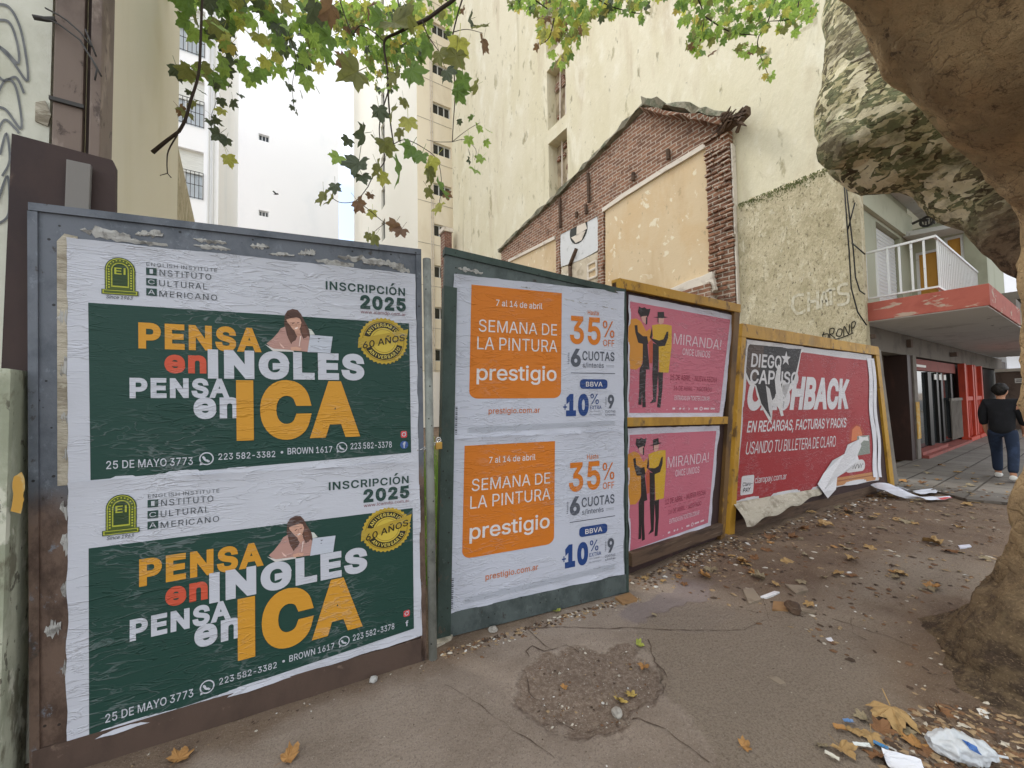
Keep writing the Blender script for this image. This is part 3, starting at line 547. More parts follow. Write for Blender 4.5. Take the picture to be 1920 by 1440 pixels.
# ------------------------------------------------------------------ printing
# outlines of the sign-writer's sans serif letters, 1000 units to the em: (advance, closed outlines)
GLYPH = {
'!': (196, ['67,160 63,509 132,509 128,160', '98,-4 81,-1 66,9 56,24 52,41 56,58 66,73 81,83 98,86 116,83 130,73 140,58 143,41 140,24 130,9 116,-1']),
'%': (676, ['175,283 146,286 121,297 101,314 86,335 78,360 75,388 75,412 78,440 87,464 101,486 121,503 146,513 175,517 206,513 230,503 250,486 264,464 273,440 276,412 276,388 273,360 264,335 250,314 230,297 205,286', '175,327 198,332 212,346 221,365 223,388 223,412 213,454 198,468 175,473 153,468 138,454 130,435 127,412 127,388 130,365 138,346 153,332', '501,-10 471,-6 446,5 426,21 412,43 403,68 400,95 400,120 403,147 412,172 427,194 447,210 471,221 501,225 531,221 556,210 576,194 590,172 598,147 601,120 601,95 598,68 589,43 575,21 555,5 531,-6', '501,35 523,39 538,53 546,73 549,95 549,120 538,162 524,176 501,180 479,176 464,162 456,142 453,120 453,95 455,73 464,53 479,39', '132,0 482,509 540,509 191,0']),
"'": (206, ['78,318 70,509 136,509 128,318']),
'+': (453, ['198,34 198,364 255,364 255,34', '61,172 61,226 391,226 391,172']),
',': (188, ['38,-119 68,71 137,71 84,-119']),
'-': (453, ['337,244 337,188 114,188 114,244']),
'.': (188, ['95,-4 78,-1 63,9 53,24 50,41 53,59 63,73 78,83 95,87 113,83 128,73 138,59 141,41 138,24 128,9 113,-1']),
'/': (249, ['235,533 71,-76 14,-76 178,533']),
'0': (453, ['227,-7 174,1 130,24 95,62 69,113 57,155 50,202 48,254 50,306 57,353 69,395 95,447 130,484 174,508 227,516 279,508 323,484 358,447 384,395 396,353 403,306 405,254 403,202 396,155 384,113 359,62 323,24 279,1', '227,50 261,56 290,74 313,103 330,144 340,194 344,254 340,314 330,365 313,405 290,435 261,453 227,460 192,453 163,435 140,405 123,365 113,314 109,254 113,194 123,144 140,103 163,74 192,56']),
'1': (453, ['76,0 76,55 391,55 391,0', '276,509 276,0 212,0 212,448 209,448 86,358 86,427 198,509']),
'2': (453, ['64,0 64,47 234,229 282,282 311,327 320,371 317,397 308,419 293,436 273,449 224,460 196,457 172,447 153,433 139,413 130,390 127,362 66,362 71,405 86,442 111,473 143,496 182,511 225,516 268,511 306,497 337,474 361,445 376,411 381,372 371,318 336,259 267,180 153,60 153,57 389,57 389,0']),
'3': (453, ['218,-7 173,-3 133,10 98,30 70,57 52,91 44,132 109,132 115,107 126,87 144,71 165,59 219,50 275,61 297,74 315,93 325,116 329,145 326,172 316,196 299,217 275,234 242,244 201,248 157,248 157,299 288,448 288,452 70,452 70,509 372,509 372,461 211,278 211,289 264,288 308,276 344,253 371,222 387,186 393,145 387,103 370,66 344,36 309,12 266,-2']),
'4': (453, ['40,105 40,158 247,509 311,509 109,166 109,163 413,163 413,105', '282,0 282,121 282,146 282,318 343,318 343,0']),
'5': (453, ['221,-7 178,-2 140,11 108,32 83,60 66,93 60,130 122,130 127,108 138,89 173,60 221,50 250,53 276,64 298,82 314,104 324,131 328,162 324,193 314,221 297,244 275,262 248,273 218,277 167,268 128,246 67,253 96,509 366,509 366,452 151,452 134,301 136,301 178,325 229,334 263,330 294,321 321,306 345,285 364,260 379,231 388,199 391,163 385,117 369,76 343,41 309,15 268,-1']),
'6': (453, ['226,-7 182,-1 142,15 109,40 84,74 69,115 64,162 68,199 80,239 137,340 252,509 322,509 151,261 145,261 165,288 196,307 235,314 278,309 316,295 346,271 370,240 384,201 389,157 384,112 368,73 343,39 310,14 271,-2', '226,48 254,52 279,63 299,79 314,101 324,128 327,157 324,187 314,213 299,235 279,251 254,262 226,265 198,262 174,252 153,235 138,214 128,188 125,158 128,128 138,102 153,79 174,63 198,52']),
'7': (453, ['97,0 323,448 323,452 62,452 62,509 391,509 391,449 165,0']),
'8': (453, ['226,-7 178,-2 136,11 101,33 74,62 57,96 52,135 55,166 65,195 81,220 101,241 125,256 153,265 153,267 119,282 93,308 76,342 70,380 75,417 90,450 114,477 146,498 184,511 226,516 269,511 306,498 337,477 361,450 377,417 382,380 376,342 359,308 333,282 300,267 300,265 327,256 351,241 372,220 387,195 397,166 401,135 395,96 378,62 352,33 317,11 275,-2', '226,49 258,52 285,60 307,74 323,91 333,113 337,139 333,165 322,189 305,208 283,223 256,232 226,235 196,232 169,223 147,208 130,189 119,165 115,139 119,113 129,91 145,74 167,60 195,52', '226,290 274,300 293,313 307,330 316,351 319,376 316,399 308,420 294,437 275,449 226,460 177,449 159,437 145,420 136,399 133,376 136,351 145,330 159,313 178,300']),
'9': (453, ['226,516 271,510 310,494 343,468 368,434 384,393 389,347 385,309 373,270 315,168 200,0 130,0 301,248 307,248 287,221 257,202 218,195 175,199 137,214 106,237 83,269 68,307 64,352 69,397 85,436 110,469 143,494 182,510', '226,460 199,457 174,446 154,429 138,407 129,381 125,352 129,322 138,295 154,274 174,257 199,247 226,243 254,247 279,257 299,273 314,295 324,321 327,350 324,381 314,407 299,429 279,446 254,457']),
'A': (480, ['16,0 201,509 276,509 463,0 395,0 287,302 264,372 232,478 245,478 213,371 191,302 85,0', '110,142 110,199 370,199 370,142']),
'B': (456, ['60,0 60,509 241,509 289,504 329,491 359,469 381,442 394,410 398,374 395,344 387,320 356,286 315,267 315,262 339,257 363,245 385,227 402,203 414,173 418,136 413,100 400,67 377,39 344,18 301,4 247,0', '125,57 245,57 296,63 330,80 349,105 355,137 352,161 342,184 327,203 306,218 279,228 248,231 125,231', '125,285 238,285 288,296 308,309 323,326 333,348 336,372 330,403 313,429 283,446 240,452 125,452']),
'C': (510, ['267,-7 225,-3 186,7 150,25 119,49 92,79 70,115 53,157 44,203 40,254 44,305 53,352 70,393 92,429 119,459 150,484 186,501 225,512 267,516 340,504 373,490 402,471 427,447 448,418 463,385 473,348 408,348 389,395 357,428 315,449 267,456 223,450 184,432 150,403 125,364 109,314 103,254 109,194 125,145 151,105 184,76 223,59 267,53 315,60 357,81 389,114 408,160 473,160 463,124 448,91 428,62 402,38 373,19 341,5 305,-4']),
'D': (502, ['219,0 96,0 96,57 215,57 272,63 318,81 354,110 379,149 394,198 399,255 394,312 379,361 354,399 320,428 275,446 221,452 93,452 93,509 225,509 273,505 315,495 353,478 399,441 433,391 449,351 458,306 462,255 458,205 449,159 433,119 411,83 384,54 351,31 312,14 268,3', '125,509 125,0 60,0 60,509']),
'E': (419, ['60,0 60,509 372,509 372,452 125,452 125,286 355,286 355,229 125,229 125,57 375,57 375,0']),
'F': (410, ['60,0 60,509 369,509 369,452 125,452 125,278 346,278 346,221 125,221 125,0']),
'G': (520, ['269,-7 225,-3 185,7 149,25 118,49 91,79 69,116 53,157 43,203 40,254 43,305 53,352 69,393 91,429 117,459 149,484 184,501 223,512 265,516 304,513 340,504 374,489 403,469 429,445 449,416 465,384 474,349 408,349 387,393 356,427 315,448 265,456 222,450 183,432 150,404 125,364 109,314 103,254 109,194 125,145 151,105 184,76 224,59 269,53 309,57 345,71 374,93 396,123 410,160 415,202 434,199 283,199 283,256 478,256 478,200 471,141 451,91 419,50 377,19 326,0']),
'H': (517, ['60,0 60,509 125,509 125,289 392,289 392,509 457,509 457,0 392,0 392,232 125,232 125,0']),
'I': (300, ['31,0 31,57 118,57 118,452 31,452 31,509 269,509 269,452 183,452 183,57 269,57 269,0']),
'K': (467, ['104,145 104,216 139,261 174,303 212,344 364,509 448,509 231,276 228,276', '60,0 60,509 125,509 125,334 124,225 125,193 125,0', '372,0 188,259 228,309 449,0']),
'L': (393, ['60,0 60,509 125,509 125,57 361,57 361,0']),
'M': (628, ['60,0 60,509 152,509 277,187 287,159 299,123 311,84 322,49 307,49 318,83 330,121 342,158 352,187 476,509 568,509 568,0 504,0 504,291 504,327 505,369 506,413 507,457 513,457 498,409 482,363 467,322 456,291 342,0 286,0 170,291 159,321 145,361 129,408 112,457 119,457 120,416 121,372 122,328 122,291 122,0']),
'N': (523, ['60,0 60,509 136,509 343,183 363,151 388,107 414,55 405,54 401,108 399,157 399,195 399,509 463,509 463,0 387,0 202,290 177,331 148,381 108,452 119,454 122,384 124,328 125,291 125,0']),
'O': (533, ['267,-7 225,-3 186,7 150,25 119,49 92,79 70,115 53,157 44,203 40,254 44,305 53,352 70,393 92,429 119,459 150,484 186,501 225,512 267,516 309,512 348,501 384,484 415,459 442,429 464,393 480,352 490,305 493,254 490,203 480,157 464,115 442,79 415,49 384,25 348,7 309,-3', '267,53 310,59 349,76 383,105 408,144 425,194 430,254 425,314 408,365 383,404 349,433 310,450 267,456 223,450 184,433 151,404 125,364 109,314 103,254 109,194 125,144 151,105 184,76 223,59']),
'P': (445, ['60,0 60,509 235,509 289,503 332,487 366,462 390,430 404,391 409,348 404,304 390,265 366,233 332,207 289,191 235,186 109,186 109,242 233,242 269,246 297,256 318,272 333,294 342,319 344,348 342,376 333,402 318,423 297,439 268,449 232,452 125,452 125,0']),
'R': (449, ['60,0 60,509 236,509 290,504 333,489 367,465 390,433 405,395 409,352 405,309 390,271 367,240 333,217 289,203 236,198 96,198 96,255 234,255 269,258 298,267 319,281 334,300 342,324 345,352 342,380 334,405 319,425 298,440 269,449 233,452 125,452 125,0', '353,0 230,229 303,229 428,0']),
'S': (447, ['224,-9 172,-4 128,9 91,31 64,60 46,96 38,137 104,137 110,110 123,88 142,71 166,59 224,49 257,52 286,60 311,74 329,92 341,114 346,139 342,161 332,179 296,205 245,222 184,239 128,260 86,289 60,326 52,372 58,413 75,448 102,476 138,498 180,511 227,516 275,511 316,498 351,476 377,449 394,415 401,378 337,378 326,412 302,437 267,453 225,459 194,456 167,448 145,435 129,418 118,398 115,376 119,352 131,334 169,308 212,293 264,279 312,264 359,238 395,198 405,171 408,139 403,99 386,64 360,34 323,11 278,-4']),
'T': (449, ['32,452 32,509 417,509 417,452 257,452 257,0 193,0 193,452']),
'U': (517, ['259,-8 203,-2 154,15 114,43 85,80 66,124 60,173 60,509 124,509 124,178 128,144 141,113 160,87 187,68 220,56 259,52 298,56 331,68 357,87 377,113 389,144 393,178 393,509 457,509 457,173 451,124 433,80 403,43 363,15 315,-2']),
'V': (480, ['204,0 16,509 84,509 192,206 215,137 248,31 235,31 267,138 290,206 395,509 463,509 278,0']),
'W': (686, ['155,0 16,509 82,509 163,196 175,145 187,94 197,40 189,40 200,94 211,145 224,196 306,509 380,509 462,196 474,145 486,94 497,40 488,40 499,94 510,145 523,196 603,509 670,509 530,0 455,0 368,323 351,391 336,475 350,475 335,395 318,323 230,0']),
'X': (474, ['18,0 217,284 217,236 29,509 104,509 178,400 204,361 223,329 243,292 232,292 252,329 272,361 298,400 374,509 446,509 259,239 259,287 456,0 382,0 292,129 268,165 250,195 230,231 244,231 225,196 206,166 182,129 91,0']),
'Y': (472, ['203,0 203,208 16,509 91,509 192,344 222,292 250,230 224,230 251,293 280,344 381,509 455,509 268,208 268,0']),
'a': (389, ['160,-9 126,-5 94,5 68,22 48,45 35,73 30,108 34,138 43,161 58,179 78,193 125,211 178,220 234,227 265,235 273,243 276,255 276,257 267,297 240,322 196,331 149,322 118,301 100,274 41,291 57,322 79,346 104,364 133,375 194,384 239,379 286,360 306,343 322,320 333,290 337,251 337,0 277,0 277,52 272,52 252,25 215,1', '170,45 202,49 228,59 248,74 263,93 272,115 276,138 276,190 259,182 231,176 200,171 175,168 134,159 103,139 95,124 92,105 102,72 130,52']),
'b': (424, ['229,-8 198,-5 172,4 138,31 118,59 112,59 112,0 53,0 53,509 114,509 114,319 118,319 137,346 171,373 197,381 229,384 274,378 313,361 345,332 370,293 385,245 390,189 385,133 370,84 346,45 313,16 274,-2', '220,47 253,51 279,66 301,88 316,117 325,151 328,189 325,227 316,261 301,290 280,311 253,325 220,330 188,325 161,312 140,291 125,263 116,229 113,189 116,150 125,115 140,86 162,65 188,51']),
'c': (396, ['207,-8 159,-2 117,16 82,46 56,85 40,133 34,187 40,243 56,291 82,330 117,360 159,378 207,384 260,377 305,356 340,322 362,277 303,262 290,289 270,311 242,325 207,330 173,325 145,310 124,287 108,258 99,224 96,187 99,151 108,117 124,89 145,66 173,51 207,46 243,52 271,66 292,89 304,117 363,102 341,56 306,21 261,-1']),
'd': (424, ['195,-8 151,-2 111,16 79,45 55,84 39,133 34,189 39,245 55,293 79,332 112,361 151,378 196,384 228,381 253,373 287,346 306,319 311,319 311,509 372,509 372,0 313,0 313,59 307,59 287,31 252,4 227,-5', '205,47 236,51 263,65 284,86 299,115 309,150 312,189 309,229 300,263 284,291 263,312 237,325 205,330 172,325 145,311 124,290 108,261 99,227 96,189 99,151 109,117 124,88 145,66 172,51']),
'e': (404, ['212,-8 161,-2 117,16 82,46 56,85 40,132 34,187 39,242 55,290 81,329 115,359 157,378 205,384 266,374 294,361 319,341 341,315 357,282 368,242 371,194 371,169 75,169 75,221 338,221 310,202 307,237 298,269 283,294 263,314 237,326 205,330 173,326 146,313 125,294 109,270 99,241 96,211 96,178 100,139 110,106 128,80 151,61 179,50 212,46 254,53 285,73 306,105 365,91 353,63 335,39 311,19 283,4 249,-5']),
'f': (254, ['228,379 228,327 6,327 6,379', '81,0 81,432 84,461 96,486 113,505 135,519 187,530 222,527 243,521 227,468 215,472 195,474 171,470 154,460 145,443 142,419 142,0']),
'g': (425, ['207,-151 168,-148 134,-140 82,-110 51,-69 101,-41 122,-66 154,-88 207,-97 249,-92 282,-75 304,-47 311,-6 311,68 306,68 287,41 252,16 227,8 195,5 152,10 113,27 80,53 55,90 39,136 34,191 39,246 55,293 80,332 112,361 152,378 196,384 228,382 253,373 288,346 308,319 313,319 313,379 372,379 372,-9 367,-54 350,-90 324,-117 291,-136 251,-147', '205,59 237,63 264,75 285,95 300,121 309,154 312,193 309,231 300,264 285,291 264,312 237,325 205,330 172,325 145,312 124,290 109,262 99,229 96,193 99,155 109,123 124,96 145,76 172,63']),
'i': (167, ['53,0 53,379 114,379 114,0', '84,443 67,446 54,455 44,468 41,483 44,499 54,512 67,521 84,524 100,521 114,512 123,499 126,483 123,468 114,455 100,446']),
'l': (189, ['139,-2 101,3 74,20 58,47 53,84 53,509 114,509 114,99 120,62 130,54 146,52 160,53 170,54 181,3 162,-1']),
'm': (610, ['53,0 53,379 112,379 112,295 108,295 118,323 132,346 172,376 219,386 257,380 287,361 309,331 321,295 312,295 322,321 337,343 381,375 437,386 468,383 497,372 522,354 541,328 553,296 557,255 557,0 496,0 496,254 490,289 473,313 447,326 419,330 395,328 374,320 345,290 335,247 335,0 274,0 274,260 269,288 253,311 229,326 199,330 158,320 140,307 126,289 117,266 114,238 114,0']),
'n': (410, ['114,227 114,0 53,0 53,379 112,379 112,287 102,287 124,332 152,362 187,379 227,384 264,380 295,369 321,349 341,321 353,285 357,240 357,0 296,0 296,235 290,275 273,304 246,323 210,329 184,326 161,317 141,303 126,283 117,257']),
'o': (415, ['207,-8 159,-2 117,16 82,46 56,85 40,133 34,187 40,243 56,291 82,330 117,360 159,378 207,384 256,378 299,360 333,330 359,291 376,243 381,187 376,133 359,85 333,46 299,16 256,-2', '207,46 242,51 270,66 292,89 307,117 316,151 319,187 316,224 307,258 292,287 270,310 242,325 207,330 173,325 145,310 124,287 108,258 99,224 96,187 99,151 108,117 124,89 145,66 173,51']),
'p': (424, ['53,-143 53,379 112,379 112,319 118,319 137,346 171,373 197,381 229,384 274,378 313,361 345,332 370,293 385,245 390,189 385,133 370,84 346,45 313,16 274,-2 229,-8 198,-5 173,4 138,31 118,59 114,59 114,-143', '220,47 253,51 279,66 301,88 316,117 325,151 328,189 325,227 316,261 301,290 280,311 253,325 220,330 188,325 161,312 140,291 125,263 116,229 113,189 116,150 125,115 140,86 162,65 188,51']),
'r': (259, ['53,0 53,379 112,379 112,321 115,321 130,347 152,367 181,380 213,385 229,384 243,384 243,322 230,324 207,326 182,323 159,315 140,301 126,284 117,262 114,237 114,0']),
's': (365, ['182,-8 145,-5 112,3 84,18 62,38 45,63 36,94 94,107 105,79 124,60 150,49 181,45 217,50 244,62 262,81 268,103 265,121 254,136 237,147 212,155 149,170 104,186 72,208 53,237 47,274 51,305 65,332 87,354 115,370 149,381 187,384 223,381 254,372 279,358 299,339 324,290 268,277 258,298 243,316 219,328 187,333 156,329 131,317 114,299 109,277 112,258 124,243 172,223 229,209 275,194 306,171 325,142 331,107 326,75 312,47 290,24 260,6 223,-5']),
't': (227, ['204,379 204,327 6,327 6,379', '65,471 126,471 126,98 128,76 136,61 150,53 170,50 185,51 202,54 213,2 192,-3 168,-4 125,2 92,21 72,52 65,93']),
'w': (567, ['138,0 23,379 87,379 133,214 154,137 175,41 165,41 186,135 206,214 252,379 316,379 362,214 382,136 402,41 391,41 413,135 434,214 480,379 545,379 429,0 368,0 319,172 305,225 291,280 277,338 291,338 277,280 263,225 248,172 199,0']),
'y': (389, ['47,-139 61,-86 71,-87 104,-89 130,-74 151,-36 163,-1 17,379 84,379 165,155 187,87 206,21 184,21 202,87 224,155 305,379 371,379 204,-58 177,-107 139,-136 91,-145 65,-143']),
'Ñ': (523, ['60,0 60,509 136,509 343,183 363,151 388,107 414,55 405,54 401,108 399,157 399,195 399,509 463,509 463,0 387,0 202,290 177,331 148,381 108,452 119,454 122,384 124,328 125,291 125,0', '307,576 282,580 259,590 239,600 224,604 210,595 206,577 163,577 167,605 177,628 194,643 218,648 242,643 264,633 283,623 300,619 313,625 319,646 361,646 357,618 346,595 329,580']),
'é': (404, ['212,-8 161,-2 117,16 82,46 56,85 40,132 34,187 39,242 55,290 81,329 115,359 157,378 205,384 266,374 294,361 319,341 341,315 357,282 368,242 371,194 371,169 75,169 75,221 338,221 310,202 307,237 298,269 283,294 263,314 237,326 205,330 173,326 146,313 125,294 109,270 99,241 96,211 96,178 100,139 110,106 128,80 151,61 179,50 212,46 254,53 285,73 306,105 365,91 353,63 335,39 311,19 283,4 249,-5', '177,429 225,529 293,529 227,429']),
'ı': (167, ['53,0 53,379 114,379 114,0']),}
GLYPH['I'] = (182, ['58,0 58,509 124,509 124,0'])
from mathutils.geometry import delaunay_2d_cdt
_font_cache = {}
def glyphs(txt, bold=0.0, shear=0.0, space=1.0):
    key = (txt, bold, shear, space)
    if key in _font_cache: return _font_cache[key]
    off = bold * (620 if bold < .04 else 880); V, F, pen = [], [], 0.0
    for ch in txt:
        if ch == ' ': pen += 170 * space; continue
        adv, cs = GLYPH[ch]; loops = []
        for c in cs:
            P = [tuple(float(q) for q in p.split(',')) for p in c.split()]; n = len(P); Q = []
            for i in range(n):
                a, p, b_ = P[i - 1], P[i], P[(i + 1) % n]
                d1, d2 = Vector((p[0] - a[0], p[1] - a[1])), Vector((b_[0] - p[0], b_[1] - p[1])); d1.normalize(); d2.normalize()
                n1, n2 = Vector((-d1.y, d1.x)), Vector((-d2.y, d2.x)); m = n1 + n2
                m = m / max(.5, 1 + n1.dot(n2)) if m.length > 1e-4 else n1
                x, y = p[0] + m.x * off, p[1] + m.y * off
                Q.append(Vector((pen + x + off + shear * y, y, 0)))
            loops.append(Q)
        # triangulate all outlines together and keep what the pen stroke winds around
        pts = [q.xy for l_ in loops for q in l_]; ed = []; k0 = 0
        for l_ in loops: ed += [(k0 + i, k0 + (i + 1) % len(l_)) for i in range(len(l_))]; k0 += len(l_)
        tv, _, tf, *_r = delaunay_2d_cdt(pts, ed, [], 0, 1e-4)
        def wind(p):
            w = 0
            for l_ in loops:
                for i in range(len(l_)):
                    a, b_ = l_[i - 1], l_[i]
                    if (a.y > p.y) != (b_.y > p.y) and p.x < (b_.x - a.x) * (p.y - a.y) / (b_.y - a.y) + a.x: w += 1 if b_.y > a.y else -1
            return w
        base = len(V); V += [(q.x / 1000, q.y / 1000) for q in tv]
        for t_ in tf:
            if wind(sum((tv[j] for j in t_), Vector((0, 0))) / len(t_)): F.append(tuple(base + j for j in t_))
        pen += (adv + off * 1.5) * space
    _font_cache[key] = (V, F); return V, F

class Print:
    """flat ink shapes in the (u, v) of a sheet."""
    def __init__(s, sheet): s.s = sheet; s.V = []; s.F = []; s.M = []; s.mats = []
    def mi(s, hexc):
        if hexc not in s.mats: s.mats.append(hexc)
        return s.mats.index(hexc)
    def add(s, uv, F, hexc, lay):
        b = len(s.V); s.V += [(u, v, .0012 * lay) for u, v in uv]; k = s.mi(hexc)
        for f in F: s.F.append(tuple(b + i for i in f)); s.M.append(k)
    def poly(s, uv, hexc, lay=1): s.add(uv, [tuple(range(len(uv)))], hexc, lay)
    def rect(s, u0, v0, u1, v1, hexc, lay=1): s.poly([(u0, v0), (u1, v0), (u1, v1), (u0, v1)], hexc, lay)
    def text(s, txt, u0, v0, u1, v1, hexc, bold=0, shear=0, space=1.0, lay=2, rot=0, warp=None):
        V, F = glyphs(txt, bold, shear, space)
        xs = [p[0] for p in V]; ys = [p[1] for p in V]; x0, x1, y0, y1 = min(xs), max(xs), min(ys), max(ys)
        out = []
        for x, y in V:
            a, c = (x - x0) / (x1 - x0), (y - y0) / (y1 - y0)
            if rot == 90: a, c = 1 - c, a
            out.append((u0 + (u1 - u0) * a, v0 + (v1 - v0) * c))
        if warp: out = [warp(*p) for p in out]
        s.add(out, F, hexc, lay)
    def disc(s, u, v, ru, rv, hexc, lay=2, n=28, a0=0, a1=360):
        s.poly([(u + ru * math.cos(rad(a0 + (a1 - a0) * i / n)), v + rv * math.sin(rad(a0 + (a1 - a0) * i / n))) for i in range(n + (a1 - a0 < 360))], hexc, lay)
    def ring(s, u, v, ru, rv, k, hexc, lay=2, n=36, a0=0, a1=360):
        A = [rad(a0 + (a1 - a0) * i / n) for i in range(n + 1)]
        uv = [(u + ru * math.cos(a), v + rv * math.sin(a)) for a in A] + [(u + ru * k * math.cos(a), v + rv * k * math.sin(a)) for a in A]
        s.add(uv, [(i, i + 1, n + 2 + i, n + 1 + i) for i in range(n)], hexc, lay)
    def arc_text(s, txt, u, v, ru, rv, a0, a1, hgt, hexc, inward=False, lay=4, bold=.02):
        n = len(txt)
        for i, ch in enumerate(txt):
            a = rad(a0 + (a1 - a0) * (i + .5) / n); V, F = glyphs(ch, bold)
            xs = [p[0] for p in V]; x0, x1 = min(xs), max(xs); cx = (x0 + x1) / 2
            k = hgt / .51; t_ = a - math.pi / 2 if not inward else a + math.pi / 2
            out = []
            for x, y in V:
                x_, y_ = (x - cx) * k * .95, (y - .255) * k
                xr = x_ * math.cos(t_) - y_ * math.sin(t_); yr = x_ * math.sin(t_) + y_ * math.cos(t_)
                out.append((u + ru * (math.cos(a) + xr), v + rv * (math.sin(a) + yr)))
            s.add(out, F, hexc, lay)
    def rrect(s, u0, v0, u1, v1, ru, rv, hexc, lay=2, corners='1111'):
        P = []
        for k, (cu, cv, a) in enumerate(((u1 - ru, v1 - rv, 0), (u0 + ru, v1 - rv, 90), (u0 + ru, v0 + rv, 180), (u1 - ru, v0 + rv, 270))):
            if corners[k] == '0': P.append(((u1, v1), (u0, v1), (u0, v0), (u1, v0))[k]); continue
            P += [(cu + ru * math.cos(rad(a + 15 * i)), cv + rv * math.sin(rad(a + 15 * i))) for i in range(7)]
        s.poly(P, hexc, lay)
    def build(s, name, parent, label=None):
        me = bpy.data.meshes.new(name); me.from_pydata(s.V, [], s.F)
        for h in s.mats: me.materials.append(paper(h))
        me.polygons.foreach_set('material_index', s.M)
        # cut the ink finely so that it follows the sheet, then lay it on the sheet facing the street
        bm = bmesh.new(); bm.from_mesh(me)
        bmesh.ops.triangulate(bm, faces=[f for f in bm.faces if len(f.verts) > 4])
        for _ in range(6):
            es = [e for e in bm.edges if (e.verts[0].co - e.verts[1].co).length > .05]
            if not es: break
            bmesh.ops.subdivide_edges(bm, edges=es, cuts=1, use_grid_fill=False)
            bmesh.ops.triangulate(bm, faces=[f for f in bm.faces if len(f.verts) > 4])
        for v in bm.verts: v.co = s.s.pos(v.co.x, v.co.y, v.co.z)
        for f in bm.faces:
            f.normal_update()
            if f.normal.dot(s.s.n) < 0: f.normal_flip()
        bm.to_mesh(me); bm.free()
        o = bpy.data.objects.new(name, me); col.objects.link(o)
        o.parent = parent
        if label: o["label"] = label
        return o

def homography(quad, dst=((0, 1), (1, 1), (1, 0), (0, 0))):
    A = []
    for (x, y), (u, v) in zip(quad, dst):
        A.append([x, y, 1, 0, 0, 0, -u * x, -u * y, -u]); A.append([0, 0, 0, x, y, 1, -v * x, -v * y, -v])
    h = np.linalg.svd(np.array(A, float))[2][-1].reshape(3, 3)
    def m(x, y): p = h @ [x, y, 1]; return (p[0] / p[2], p[1] / p[2])
    return m

def sheet_mesh(name, S, hexc, lift, seed, grow=0.0, nu=40, nv=30, **k):
    """the poster's paper: edges a little ragged and lifting from the board."""
    mb = MB()
    def fn(u, v):
        e = min(u, 1 - u, v, 1 - v); a = u * (1 + 2 * grow) - grow; c = v * (1 + 2 * grow) - grow
        q = Vector((u * 9, v * 7, seed)); j = .0035 * mn.noise(q * 2.3) if e < .001 else 0
        d = max(0, .02 - e) / .02 * lift * max(0, mn.noise(q * .9) + .35)
        return S.pos(a + j, c + j * 1.3, d)
    mb.grid(fn, nu, nv)
    return mb.build(name, paper(hexc), smooth=True, normals=True, **k)

